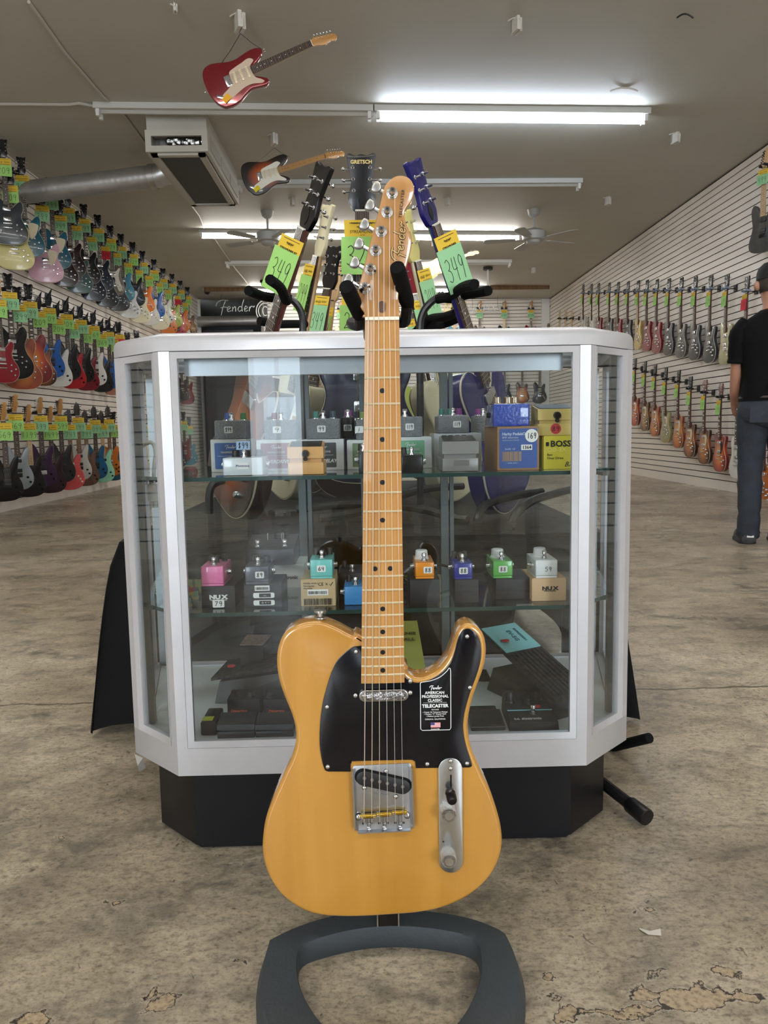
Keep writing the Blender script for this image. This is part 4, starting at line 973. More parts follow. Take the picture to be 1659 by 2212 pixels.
text('Montreux', .0062, mat('print_blue', (40, 60, 110), .6), p, wm(p).inverted() @ T((x0 + x1) / 2, 1.4242, Z + .018))
a = onY(527, 962, 1.47); number(MB(), '$99', .020, .010, a.x, a.z, .0012, 1.4595).build('price_digits', INK, MB().box((a.x - .013, 1.46, a.z - .008), (a.x + .013, 1.4606, a.z + .008)).build('price_sticker', mat('clear_sticker', (150, 176, 208), .5), r))
# block pedals with a hinged treadle
def block(xl, xr, yt, zt, Y, dep, m, label, screw_=True, m2=None, slot=False, h2=.42, nm='effects_pedal'):
    x0, x1, z1 = rect(xl, xr, yt, Y, zt); xc = (x0 + x1) / 2; hh = z1 - zt
    r = thing(nm, label, 'effects pedal', (xc, Y + dep / 2, zt))
    MB().plan([(xc + u, Y + dep / 2 + v) for u, v in rrect(x1 - x0, dep, .002)], zt + .0004, zt + hh * h2, .001).build('base_body', m, r)
    MB().box((x0 + .004, Y + .006, zt + hh * h2), (x1 - .004, Y + dep - .004, zt + hh * .56)).build('hinge_gap', m, r)
    vs = [(x0, Y - .001, zt + hh * .56), (x1, Y - .001, zt + hh * .56), (x1, Y - .0, z1 - .003), (x0, Y - .0, z1 - .003), (x0, Y + dep * .55, zt + hh * .56), (x1, Y + dep * .55, zt + hh * .56), (x1, Y + dep * .55, z1 + .006), (x0, Y + dep * .55, z1 + .006)]
    tr = MB().add(vs, [(0, 1, 2, 3), (0, 3, 7, 4), (1, 5, 6, 2), (4, 7, 6, 5), (0, 4, 5, 1), (3, 2, 6, 7)]).build('treadle', m, r)
    vs = [(x0 + .004, Y + .004, z1 - .0026), (x1 - .004, Y + .004, z1 - .0026), (x1 - .004, Y + dep * .5, z1 + .0062), (x0 + .004, Y + dep * .5, z1 + .0062), (x0 + .004, Y + .004, z1 - .0016), (x1 - .004, Y + .004, z1 - .0016), (x1 - .004, Y + dep * .5, z1 + .0072), (x0 + .004, Y + dep * .5, z1 + .0072)]
    MB().add(vs, [(4, 5, 6, 7), (0, 1, 5, 4), (0, 4, 7, 3), (1, 2, 6, 5)]).build('rubber_pad', m2 or BLACK, tr)
    if screw_:
        MB().lathe((xc, Y, zt + hh * .72), (xc, Y - .009, zt + hh * .72), [(0, .0072), (.5, .007), (1, .0055)], 16).build('thumb_screw', BLACKG, tr)
        MB().cyl((xc, Y - .0005, zt + hh * .54), (xc, Y - .004, zt + hh * .54), .004).build('screw_recess', BLACKG, tr)
    return r, x0, x1, z1
TAN = mat('pedal_tan', (206, 156, 92), .4)
r, x0, x1, z1 = block(620, 698, 962, Z, 1.418, .10, TAN, 'tan block-shaped pedal with black thumb screw at the shelf front')
MB().cyl(((x0 + x1) / 2 + .012, 1.44, z1 - .0006), ((x0 + x1) / 2 + .012, 1.44, z1 + .0006), .008).build('price_dot', RED, r)
GB = mat('pedal_grey', (132, 130, 126), .35, .2)
r, x0, x1, z1 = block(955, 1034, 950, Z, 1.425, .12, GB, 'grey metal block pedal in front of the plain white carton', False)
MB().box((x0 + .022, 1.4238, Z + .011), (x1 - .018, 1.4246, Z + .021)).build('name_plate', mat('plate_grey', (104, 102, 98), .4), r)
for k in range(4): knob(r, x0 + .012 + k * .013, 1.425 + .085, z1 - .004, .005, .012)
r, x0, x1, z1 = mini(866, 914, 983, 0, Z, 1.43, .09, BLACKG, 'black pedal with one chrome-topped knob beside the maple neck', '', 1, .006, split=False)
r, x0, x1, z1 = mini(774, 795, 975, 0, Z, 1.45, .08, mat('pedal_dark', (40, 42, 46), .35), 'dark narrow pedal peeking out behind the neck on the upper shelf', '', 1, .005, split=False)
# brown box with the blue label, blue pedal on it
KR = mat('kraft', (150, 116, 84), .75, var=.05, scale=12)
r, x0, x1, z0, zt = carton(1074, 1165, 921, 1.43, Z, .16, KR, 'brown carton with large blue label and barcode, priced 169')
p = MB().prism([((x0 + x1) / 2 + u, (z0 + zt) / 2 + v) for u, v in rrect((x1 - x0) * .90, (zt - z0) * .90, .003)], 1.4292, 1.4299, 0).build('printed_label', mat('lab_royal', (44, 80, 150), .5), r)
W0 = wm(p).inverted(); xa = x0 + .009; pc = mat('print_pale', (190, 204, 224), .6)
text('Harby Pedals\u00ae', .0072, pc, p, W0 @ T(xa, 1.4289, zt - .014), align='LEFT', bold=.0002); text('BMF distortion', .0050, pc, p, W0 @ T(xa, 1.4289, zt - .0205), align='LEFT')
text('Handmade built in Nashville', .0028, pc, p, W0 @ T(xa, 1.4289, zt - .0255), align='LEFT')
barcode(p, x0 + .027, z0 + .026, 1.4292, .036, .018, mat('bars_tan', (180, 150, 110), .6), seed=4, bg=False)
text('RoHS  CE', .0046, pc, p, W0 @ T(x0 + .024, 1.4289, z0 + .0395)); text('1  860002  82994  1', .0028, pc, p, W0 @ T(x0 + .028, 1.4289, z0 + .0135))
sticker(r, x1 - .0145, zt - .0175, 1.4290, '169', .0245, round_=True, lw=.0014)
s_ = MB().box((x1 - .034, 1.4284, zt - .044), (x1 - .0135, 1.4290, zt - .034)).build('price_sticker', LBL, r); text('1364', .0086, INK, s_, wm(s_).inverted() @ T(x1 - .0237, 1.4282, zt - .0393), bold=.0002)
BLP = mat('pedal_royal', (30, 68, 170), .18, coat=1, bump=.25, bscale=180)
bx0, bx1, bz = rect(1074, 1145, 872, 1.445, Z); r = thing('effects_pedal', 'glossy blue pedal with chrome knobs on the brown carton', 'effects pedal', ((bx0 + bx1) / 2, 1.49, zt))
MB().plan([((bx0 + bx1) / 2 - .004 + u, 1.495 + v) for u, v in rrect(bx1 - bx0 + .008, .10, .004)], zt + .0005, bz, .002).build('enclosure', BLP, r)
for k, (u, v) in enumerate(((.008, .05), (.030, .055), (.044, .06))): knob(r, bx0 + u, 1.445 + v, bz, .0085, .015, mat('knob_satin', (180, 160, 140), .25, 1.0))
MB().lathe((bx0 - .008, 1.49, bz - .02), (bx0 - .013, 1.49, bz - .02), [(0, .006), (1, .005)], 12).build('jack', BLACK, r)
# yellow box and pedal
YB_ = mat('carton_yellow', (220, 206, 60), .45)
r, x0, x1, z0, zt = carton(1175, 1247, 941, 1.44, Z, .14, YB_, 'yellow overdrive carton at the end of the upper shelf')
W0 = wm(r).inverted(); text('BOSS', .0155, INK, r, W0 @ T(x0 + .012, 1.4396, zt - .0155), align='LEFT', bold=.0005, sx=1.1, name='bold_lettering')
MB().prism([(x0 + .0085 - .002 + u, zt - .0155 + v) for u, v in rrect(.006, .0075, .0012)], 1.4392, 1.4399, 0).build('emblem', INK, r)
text('OD-3X', .0115, mat('print_olive', (236, 226, 120), .5), r, W0 @ T(x0 + .006, 1.4396, zt - .0265), align='LEFT', bold=.0002)
text('Bass', .0060, INK, r, W0 @ T(x0 + .006, 1.4396, zt - .0355), align='LEFT'); text('Over Drive', .0066, INK, r, W0 @ T(x0 + .006, 1.4396, zt - .042), align='LEFT'); text('BX', .013, INK, r, W0 @ T(x1 - .016, 1.4396, zt - .054), shear=.4)
TOPZ = zt
YP = mat('pedal_yellow', (214, 190, 110), .4)
r, x0, x1, z1 = block(1162, 1244, 880, zt, 1.45, .11, YP, 'yellow block pedal with red price dot on the yellow carton')
sticker(r, (x0 + x1) / 2 - .002, zt + .013, 1.4498, '89', .020, round_=True, m=mat('dot_red', (196, 50, 56), .6))
# --- second shelf
Z = SZ2
BX = mat('carton_black', (34, 34, 40), .55, var=.06, scale=10); BXD = mat('carton_dark', (20, 20, 23), .55); KR2 = mat('kraft_light', (188, 164, 124), .75, var=.04, scale=12); KR3 = mat('kraft_pale', (206, 172, 132), .7)
def on_carton(xl, xr, yt, Y, m, label, dep=.10): return carton(xl, xr, yt, Y, Z, dep, m, label)
Yp = 1.425
r, x0, x1, z0, zt = on_carton(434, 507, 1266, Yp, BX, 'black carton priced 79 under the pink pedal')
W0 = wm(r).inverted(); text('NU\u2009X', .0105, LBL, r, W0 @ T((x0 + x1) / 2, Yp - .0004, z0 + (zt - z0) * .50), bold=.0006, sx=1.35, name='bold_lettering'); text('MINI CORE SERIES', .0040, LBL, r, W0 @ T((x0 + x1) / 2, Yp - .0004, z0 + (zt - z0) * .37))
sticker(r, (x0 + x1) / 2, z0 + .009, Yp - .0004, '79', .022, .0145, lw=.0013)
r, *_ = mini(433, 482, 1224, 0, zt, Yp, .085, mat('pedal_pink', (228, 120, 168), .3, coat=.5), 'pink mini pedal with black knobs on the black carton', '', 3, .0052)
r, x0, x1, z0, zt = on_carton(527, 608, 1262, Yp, BX, 'black carton with barcode and white symbols under the dark pedal priced 89')
barcode(r, x0 + (x1 - x0) * .48, z0 + (zt - z0) * .82, Yp - .0003, .024, .005, seed=2)
for k, v in enumerate((.52, .20)):
    zc = z0 + (zt - z0) * v; xc = x0 + (x1 - x0) * .52
    p = MB().prism([(xc + u, zc + w) for u, w in rrect(.040, .010, .003)], Yp - .0007, Yp - .0002, 0).build('symbol_label', LBL, r)
    MB().prism([(xc + .0022 + u, zc + w) for u, w in rrect(.034 - .012, .0074, .001)], Yp - .0010, Yp - .0007, 0).build('symbol_field', BX, p)
    text('\u2192 + \u2212' if k else '---', .006, LBL, p, wm(p).inverted() @ T(xc + .002, Yp - .0012, zc))
r, *_ = mini(528, 580, 1224, 0, zt, Yp, .085, mat('pedal_slate', (76, 80, 92), .35, coat=.3), 'dark slate mini pedal priced 89 on the carton with white symbols', '89', 2, .007, lw=.0012)
r, x0, x1, z0, zt = carton(570, 657, 1219, 1.60, Z, .10, CW, 'white carton lettered electronic behind the dark mini pedal')
text('electronic', .010, mat('print_grey', (60, 60, 64), .6), r, wm(r).inverted() @ T((x0 + x1) / 2 + .008, 1.5996, z0 + .022), bold=.0004)
r = thing('effects_pedal', 'wide dark grey multi-switch pedal on the white carton', 'effects pedal', (-.24, 1.68, zt))
x0, x1, z1 = rect(528, 636, 1188, 1.59, Z)
MB().add([(x0, 1.59, zt + .0006), (x1, 1.59, zt + .0006), (x1, 1.70, zt + .0006), (x0, 1.70, zt + .0006), (x0 + .002, 1.59, z1), (x1 - .002, 1.59, z1), (x1, 1.70, z1 + .018), (x0, 1.70, z1 + .018)], [(0, 1, 5, 4), (1, 2, 6, 5), (2, 3, 7, 6), (3, 0, 4, 7), (4, 5, 6, 7), (3, 2, 1, 0)]).build('enclosure', mat('pedal_charcoal', (70, 70, 74), .4, .3), r)
for x in (x0 + .025, x1 - .022): footswitch(r, x, 1.61, z1 + .003, .9)
for x in (x0 + .04, x0 + .07, x1 - .03): MB().cyl((x, 1.66, z1 + .01), (x, 1.66, z1 + .026), .0016).build('toggle', CHROME, r)
knob(r, x0 + .062, 1.675, z1 + .010, .010, .018); knob(r, x0 + .078, 1.675, z1 + .010, .007, .018)
r, x0, x1, z0, zt = on_carton(649, 724, 1251, Yp, KR2, 'tan kraft carton with barcodes under the teal pedal')
W0 = wm(r).inverted(); pk_ = mat('print_black', (50, 42, 32), .7)
text('MODEL: NOD-2', .0040, pk_, r, W0 @ T(x0 + .005, Yp - .0004, zt - .008), align='LEFT'); text('Morning Star', .0040, pk_, r, W0 @ T(x0 + .005, Yp - .0004, zt - .0128), align='LEFT'); text('Overdrive', .0040, pk_, r, W0 @ T(x0 + .005, Yp - .0004, zt - .0172), align='LEFT')
text('CE', .0085, INK, r, W0 @ T(x0 + .038, Yp - .0004, zt - .010)); text('X', .007, pk_, r, W0 @ T(x0 + .049, Yp - .0004, zt - .010))
MB().ribbon([(x0 + .054, zt - .010), (x0 + .056, zt - .013), (x0 + .061, zt - .006)], .0014, y=Yp - .0006).build('check_mark', INK, r)
barcode(r, x0 + .032, z0 + .026, Yp - .0003, .035, .006, seed=5); barcode(r, (x0 + x1) / 2, z0 + .0085, Yp - .0003, .054, .0125, pk_, seed=6, bg=False)
TL = mat('pedal_teal', (116, 196, 190), .3, coat=.5)
mini(669, 718, 1209, 0, zt, Yp + .004, .085, TL, 'teal mini pedal priced 64 on the tan kraft carton', '64', 3, .006, lw=.0012, pfx=.5)
r, x0, x1, z1 = mini(743, 792, 1267, 0, Z, Yp, .07, mat('pedal_sky', (52, 124, 180), .35), 'sky blue pedal standing on the shelf glass beside the neck', '', 1, .005, split=False)
r, x0, x1, z1 = mini(730, 790, 1238, 0, Z, 1.54, .10, mat('pedal_brown', (40, 36, 36), .4), 'dark brown pedal behind the sky blue one', '', 1, .005, split=False)
r, x0, x1, z0, zt = on_carton(885, 950, 1251, Yp, BXD, 'black carton under the orange pedal'); OR_ = mat('pedal_orange', (226, 140, 40), .3, coat=.5)
mini(897, 938, 1215, 0, zt, Yp + .003, .085, OR_, 'orange mini pedal with white knob priced 88', '88', 0, big=WHITE, lw=.0012, pfx=.66)
r, x0, x1, z0, zt = on_carton(982, 1034, 1251, Yp, BXD, 'black carton under the dark blue mini pedal')
mini(981, 1021, 1217, 0, zt, Yp, .085, mat('pedal_navy', (42, 52, 150), .3, coat=.5), 'dark blue mini pedal priced 88', '88', 3, .0055, lw=.0012, pfx=.5)
r, x0, x1, z0, zt = carton(1071, 1150, 1249, 1.445, Z + .022, .10, BXD, 'charcoal carton under the green pedal', zb=-.0215)
mini(1065, 1108, 1212, 0, zt, 1.447, .085, mat('pedal_green', (96, 176, 84), .3, coat=.5), 'green mini pedal with white knob priced 88', '88', 1, .004, big=WHITE, lw=.0012, pfx=.5)
r, x0, x1, z0, zt = on_carton(1149, 1223, 1249, Yp, KR3, 'pale tan carton under the white mini pedal')
W0 = wm(r).inverted(); text('NU\u2009X', .0095, INK, r, W0 @ T((x0 + x1) / 2 + .002, Yp - .0004, z0 + (zt - z0) * .55), bold=.0005, sx=1.35, name='bold_lettering'); text('MINI PEDAL', .0045, INK, r, W0 @ T((x0 + x1) / 2 + .002, Yp - .0004, z0 + (zt - z0) * .44))
r, x0, x1, z1 = mini(1157, 1205, 1210, 0, zt, Yp + .002, .085, mat('pedal_ivory', (226, 228, 226), .3, coat=.5), 'white mini pedal with large white knob priced 59', '', 0, big=WHITE)
number(MB(), '59', .014, .008, (x0 + x1) / 2 + .003, (zt + z1) / 2, .0010, Yp + .0013).build('price_digits', INK, r)
for x in (1000, 840, 742):
    r, x0, x1, z0, zt = carton(x, x + 34, 1262, 1.62, Z, .06, BXD, {1000: 'black carton at the back of the middle shelf behind the dark blue pedal', 840: 'black carton at the back of the middle shelf beside the neck', 742: 'black carton at the back of the middle shelf behind the brown pedal'}[x])
    footswitch(r, (x0 + x1) / 2, 1.64, zt, 1) if 0 else None
tag(MB().tube(cr([onY(x, y, 1.66) for x, y in ((870, 1232), (905, 1215), (960, 1222), (990, 1235))], 5, False), .003, 6).build('patch_cable', BLACK), 'black cable lying behind the orange and blue pedals', 'cable')
# --- bottom deck
Z = SZ0; CH = mat('pedal_graphite', (34, 34, 38), .45); 
for xl, xr, lb in ((468, 549, 'black twin-treadle pedal half with orange lettering, nearer the case corner'), (551, 633, 'black twin-treadle pedal half with orange lettering, tucked behind the guitar body')):
    r, x0, x1, z1 = block(xl, xr, 1562, Z, 1.41, .075, CH, lb, False, mat('pad_dark', (30, 30, 32), .7))
    MB().box((x0 + .004, 1.50, Z + .001), (x1 - .002, 1.56, z1 + .014)).build('control_deck', CH, r)
    text('Distortion', .0075, mat('print_orange', (200, 84, 44), .6), r, wm(r).inverted() @ T((x0 + x1) / 2, 1.452, z1 + .0078) @ RX(-60), name='orange_lettering')
    for k in range(2): knob(r, x0 + .016 + k * .034, 1.515, z1 + .014, .0075, .012)
r = thing('wah_pedal', 'black wah pedal lying at the back of the case floor', 'wah pedal', (-.24, 1.66, Z))
WY = lambda L_: [(x, y + .07, z) for x, y, z in L_]
MB().add(WY([(-.34, 1.53, Z + .001), (-.14, 1.50, Z + .001), (-.12, 1.60, Z + .001), (-.33, 1.64, Z + .001), (-.33, 1.54, Z + .045), (-.15, 1.51, Z + .075), (-.13, 1.59, Z + .078), (-.32, 1.63, Z + .048)]), [(0, 1, 5, 4), (1, 2, 6, 5), (2, 3, 7, 6), (3, 0, 4, 7), (4, 5, 6, 7), (3, 2, 1, 0)]).build('casing', mat('wah_black', (30, 30, 32), .5), r)
MB().add(WY([(-.345, 1.525, Z + .052), (-.14, 1.495, Z + .088), (-.12, 1.60, Z + .091), (-.33, 1.645, Z + .055), (-.345, 1.525, Z + .058), (-.14, 1.495, Z + .094), (-.12, 1.60, Z + .097), (-.33, 1.645, Z + .061)]), [(0, 1, 5, 4), (1, 2, 6, 5), (2, 3, 7, 6), (3, 0, 4, 7), (4, 5, 6, 7), (3, 2, 1, 0)]).build('rocker', mat('rubber_black', (24, 24, 26), .7, bump=.6, bscale=90), r)
pdot = onY(463, 1475, 1.56); MB().cyl((-.31, 1.645, Z + .0675), (-.31, 1.645, Z + .069), .009).build('price_dot', RED, r)
r = thing('effects_pedal', 'small black box pedal with red and grey top, standing on the wah pedal', 'effects pedal', (-.255, 1.60, Z + .09))
UP = lambda L_: [(x, y + .06, z + .012) for x, y, z in L_]
MB().add(UP([(-.285, 1.56, Z + .068), (-.235, 1.555, Z + .078), (-.225, 1.62, Z + .078), (-.28, 1.625, Z + .068), (-.285, 1.56, Z + .108), (-.235, 1.555, Z + .108), (-.225, 1.62, Z + .112), (-.28, 1.625, Z + .112)]), [(0, 1, 5, 4), (1, 2, 6, 5), (2, 3, 7, 6), (3, 0, 4, 7), (4, 5, 6, 7), (3, 2, 1, 0)]).build('enclosure', BLACK, r)
MB().add(UP([(-.285, 1.56, Z + .109), (-.235, 1.555, Z + .109), (-.225, 1.62, Z + .113), (-.28, 1.625, Z + .113), (-.285, 1.56, Z + .111), (-.235, 1.555, Z + .111), (-.225, 1.62, Z + .115), (-.28, 1.625, Z + .115)]), [(0, 1, 5, 4), (1, 2, 6, 5), (2, 3, 7, 6), (3, 0, 4, 7), (4, 5, 6, 7), (3, 2, 1, 0)]).build('top_plate', mat('plate_redgrey', (150, 120, 116), .5, var=.5, scale=150), r)
r = thing('effects_pedal', 'black pedal with a yellow-green top corner at the case corner', 'effects pedal', (-.33, 1.42, Z))
MB().box((-.362 + .03, 1.425, Z + .0005), (-.302, 1.50, Z + .028), bev=.003).build('enclosure', BLACK, r)
MB().box((-.330, 1.43, Z + .028), (-.310, 1.45, Z + .0295)).build('top_label', mat('label_lime', (190, 200, 40), .5), r)
# yellow volume pedal behind the guitar's cutaway
r = thing('volume_pedal', 'pale green-yellow volume pedal with a cable, seen past the guitar cutaway', 'volume pedal', (.07, 1.60, Z))
VP = mat('pedal_lime', (190, 184, 96), .35, .3)
MB().add([(.02, 1.50, Z + .001), (.118, 1.50, Z + .001), (.112, 1.74, Z + .001), (.03, 1.74, Z + .001), (.02, 1.50, Z + .03), (.118, 1.50, Z + .03), (.112, 1.74, Z + .05), (.03, 1.74, Z + .05)], [(0, 1, 5, 4), (1, 2, 6, 5), (2, 3, 7, 6), (3, 0, 4, 7), (4, 5, 6, 7), (3, 2, 1, 0)]).build('casing', VP, r)
tr = MB().add([(.028, 1.50, Z + .055), (.112, 1.50, Z + .055), (.106, 1.76, Z + .125), (.034, 1.76, Z + .125), (.028, 1.50, Z + .061), (.112, 1.50, Z + .061), (.106, 1.76, Z + .131), (.034, 1.76, Z + .131)], [(0, 1, 5, 4), (1, 2, 6, 5), (2, 3, 7, 6), (3, 0, 4, 7), (4, 5, 6, 7), (3, 2, 1, 0)]).build('rocker', VP, r)
text('ERNIE', .016, mat('print_olive2', (90, 84, 40), .6), tr, wm(tr).inverted() @ T(.078, 1.70, Z + .1165) @ RX(-74), name='lettering', bold=.0004); text('BALL', .016, _mats['print_olive2'], tr, wm(tr).inverted() @ T(.078, 1.675, Z + .110) @ RX(-74), name='lettering', bold=.0004)
# expression pedal with cyan plate
r = thing('expression_pedal', 'long black treadle pedal with a pale cyan top plate, lying diagonally', 'expression pedal', (.32, 1.56, Z))
a0, a1 = onY(1075, 1462, 1.66), onY(1222, 1560, 1.47)
ax_ = (Vector((a1.x, a1.y, 0)) - Vector((a0.x, a0.y, 0))); Lp = ax_.length; an = math.degrees(math.atan2(ax_.y, ax_.x))
Mx = T(a0.x, a0.y, Z) @ RZ(an)
MB().add([(0, -.03, .001), (Lp, -.035, .001), (Lp, .05, .001), (0, .05, .001), (.02, -.028, .055), (Lp, -.035, .020), (Lp, .05, .020), (.02, .045, .055)], [(0, 1, 5, 4), (1, 2, 6, 5), (2, 3, 7, 6), (3, 0, 4, 7), (4, 5, 6, 7), (3, 2, 1, 0)], 0, Mx).build('casing', mat('wah_black', (0, 0, 0)), r)
zA, zB = .125, .045
def on(t, v, h=0): return (Lp * t, v, zA + (zB - zA) * t + h)
def slab(t0, t1, v0, v1, h0, h1, nm, m): return MB().add([on(t0, v0, h0), on(t1, v0, h0), on(t1, v1, h0), on(t0, v1, h0), on(t0, v0, h1), on(t1, v0, h1), on(t1, v1, h1), on(t0, v1, h1)], [(0, 1, 5, 4), (1, 2, 6, 5), (2, 3, 7, 6), (3, 0, 4, 7), (4, 5, 6, 7), (3, 2, 1, 0)], 0, Mx).build(nm, m, r)
slab(-.05, 1.05, -.04, .058, 0, .008, 'treadle', mat('rubber_black', (0, 0, 0)))
q = slab(-.04, .36, -.038, .056, .008, .010, 'name_plate', mat('plate_cyan', (150, 214, 220), .4)); W0 = wm(q).inverted(); sl = math.degrees(math.atan2(zB - zA, Lp))
for s, v, z_ in (('EXPRESSION', .036, .0085), ('EV-5G', .016, .015)): text(s, z_, mat('print_teal', (50, 110, 130), .6), q, W0 @ Mx @ T(*on(.15, v, .0108)) @ RY(-sl) @ RX(-90), name='lettering', bold=.0002)
MB().lathe((Mx @ Vector(on(.20, -.015, .010))), (Mx @ Vector(on(.20, -.015, .012))), [(0, .010), (1, .010)], 16).build('price_dot', RED, q)
for k in range(8): slab(.40, 1.02, -.034 + k * .0115, -.028 + k * .0115, .008, .012, 'grip_rib', mat('rubber_black', (0, 0, 0)))
# TC box pedal
x0, x1, z1 = rect(1100, 1208, 1560, 1.41, Z); r = thing('effects_pedal', 'large charcoal pedal with a pale blue line and red price dot beside the treadle pedal', 'effects pedal', ((x0 + x1) / 2, 1.45, Z))
sl_ = [(x0, 1.41, Z + .0008), (x1, 1.41, Z + .0008), (x1 - .004, 1.52, Z + .0008), (x0 + .004, 1.52, Z + .0008), (x0 + .002, 1.41, z1), (x1 - .002, 1.41, z1), (x1 - .006, 1.52, z1 + .020), (x0 + .006, 1.52, z1 + .020)]
MB().add(sl_, [(0, 1, 5, 4), (1, 2, 6, 5), (2, 3, 7, 6), (3, 0, 4, 7), (4, 5, 6, 7), (3, 2, 1, 0)]).build('enclosure', CH, r)
an2 = math.degrees(math.atan2(.020, .11)); W0 = wm(r).inverted()
def tp(x, v, h=.0006): return (x, 1.41 + v, z1 + .020 * v / .11 + h)
text('t.c. electronic', .0095, mat('print_silver', (170, 170, 172), .5), r, W0 @ T(*tp(x0 + .038, .012)) @ RX(an2 - 90), bold=.0002)
MB().add([tp(x0 + .004, .040), tp(x1 - .004, .040), tp(x1 - .004, .044), tp(x0 + .004, .044)], [(0, 1, 2, 3)]).build('blue_line', mat('line_cyan', (130, 200, 216), .4), r)
q = tp((x0 + x1) / 2 + .004, .030, 0); footswitch(r, *q, 1.0)
q = tp((x0 + x1) / 2 + .014, .056, 0); MB().cyl(q, (q[0], q[1], q[2] + .001), .010).build('price_dot', RED, r)
for dx, v, h in ((-.034, .075, .022), (.0, .068, .014), (.022, .08, .020)): q = tp((x0 + x1) / 2 + dx, v, 0); knob(r, *q, .0095, h)
x0, x1, z1 = rect(1018, 1094, 1566, 1.415, Z); r, *_ = block(1018, 1092, 1566, Z, 1.415, .12, mat('pedal_black2', (34, 34, 36), .4), 'black block pedal beside the charcoal pedal on the case floor', False)
r, x0, x1, z0, zt = carton(1034, 1064, 1474, 1.70, Z, .09, CW, 'white open-topped carton at the back of the case floor', zb=.0)
# ------------------------------------------------------------------ guitars: outlines, nut at the origin, front towards -y
BODIES = {
 'strat': [(-.028, -.44), (-.045, -.405), (-.075, -.358), (-.105, -.345), (-.13, -.375), (-.135, -.43), (-.125, -.50), (-.118, -.55), (-.125, -.61), (-.148, -.68), (-.158, -.74), (-.14, -.79), (-.09, -.815), (0, -.822), (.08, -.805), (.14, -.765), (.163, -.70), (.153, -.63), (.125, -.57), (.112, -.52), (.120, -.47), (.128, -.42), (.115, -.388), (.09, -.388), (.065, -.42), (.045, -.455), (.028, -.47)],
 'super': [(-.028, -.44), (-.045, -.40), (-.08, -.345), (-.112, -.322), (-.122, -.36), (-.125, -.43), (-.116, -.50), (-.112, -.55), (-.12, -.61), (-.142, -.68), (-.15, -.74), (-.13, -.79), (-.08, -.81), (0, -.812), (.08, -.80), (.135, -.76), (.155, -.70), (.145, -.63), (.118, -.57), (.107, -.52), (.114, -.46), (.126, -.40), (.118, -.362), (.09, -.375), (.06, -.42), (.042, -.455), (.028, -.47)],
 'lp': [(-.028, -.405), (-.06, -.385), (-.10, -.39), (-.125, -.42), (-.13, -.46), (-.115, -.52), (-.108, -.55), (-.12, -.61), (-.155, -.67), (-.165, -.73), (-.145, -.79), (-.09, -.83), (0, -.84), (.09, -.83), (.145, -.79), (.165, -.73), (.155, -.67), (.12, -.61), (.105, -.56), (.11, -.52), (.125, -.48), (.125, -.44), (.105, -.425), (.08, -.44), (.055, -.475), (.028, -.485)],
 'tele': [(-.028, -.415), (-.07, -.39), (-.11, -.40), (-.135, -.43), (-.135, -.48), (-.118, -.54), (-.115, -.58), (-.14, -.66), (-.16, -.73), (-.14, -.79), (-.08, -.818), (0, -.822), (.08, -.815), (.14, -.785), (.162, -.73), (.145, -.66), (.118, -.59), (.115, -.55), (.13, -.49), (.138, -.44), (.125, -.402), (.10, -.408), (.08, -.44), (.055, -.465), (.028, -.465)],
 'semi': [(-.028, -.42), (-.05, -.40), (-.09, -.355), (-.13, -.355), (-.155, -.40), (-.15, -.46), (-.13, -.52), (-.128, -.57), (-.15, -.63), (-.19, -.69), (-.205, -.76), (-.18, -.83), (-.11, -.875), (0, -.885), (.11, -.875), (.18, -.83), (.205, -.76), (.19, -.69), (.15, -.63), (.128, -.57), (.13, -.52), (.15, -.46), (.155, -.40), (.13, -.355), (.09, -.36), (.055, -.41), (.028, -.43)],
 'wide': [(-.028, -.43), (-.07, -.40), (-.12, -.405), (-.15, -.44), (-.148, -.50), (-.13, -.55), (-.135, -.60), (-.165, -.66), (-.185, -.73), (-.165, -.80), (-.10, -.845), (0, -.855), (.10, -.845), (.165, -.80), (.185, -.73), (.165, -.66), (.135, -.60), (.13, -.56), (.148, -.51), (.15, -.46), (.135, -.425), (.11, -.43), (.08, -.46), (.055, -.485), (.028, -.49)],
}
GUARDS = {
 'strat': [(-.03, -.47), (-.06, -.43), (-.085, -.46), (-.075, -.52), (-.065, -.58), (-.05, -.625), (0, -.635), (.04, -.66), (.075, -.735), (.105, -.74), (.12, -.69), (.10, -.62), (.085, -.56), (.085, -.50), (.105, -.44), (.10, -.415), (.08, -.43), (.055, -.46), (.03, -.47)],
 'tele': [(-.03, -.43), (-.065, -.47), (-.085, -.52), (-.085, -.58), (-.078, -.60), (.10, -.595), (.095, -.54), (.11, -.47), (.115, -.43), (.10, -.425), (.08, -.455), (.05, -.475), (.03, -.475)],
 'lp': [(.028, -.49), (.075, -.495), (.085, -.53), (.078, -.58), (.055, -.625), (.040, -.625), (.036, -.55)],
 'wide': [(.030, -.50), (.12, -.51), (.125, -.55), (.10, -.62), (.065, -.665), (.045, -.655), (.036, -.58)],
}
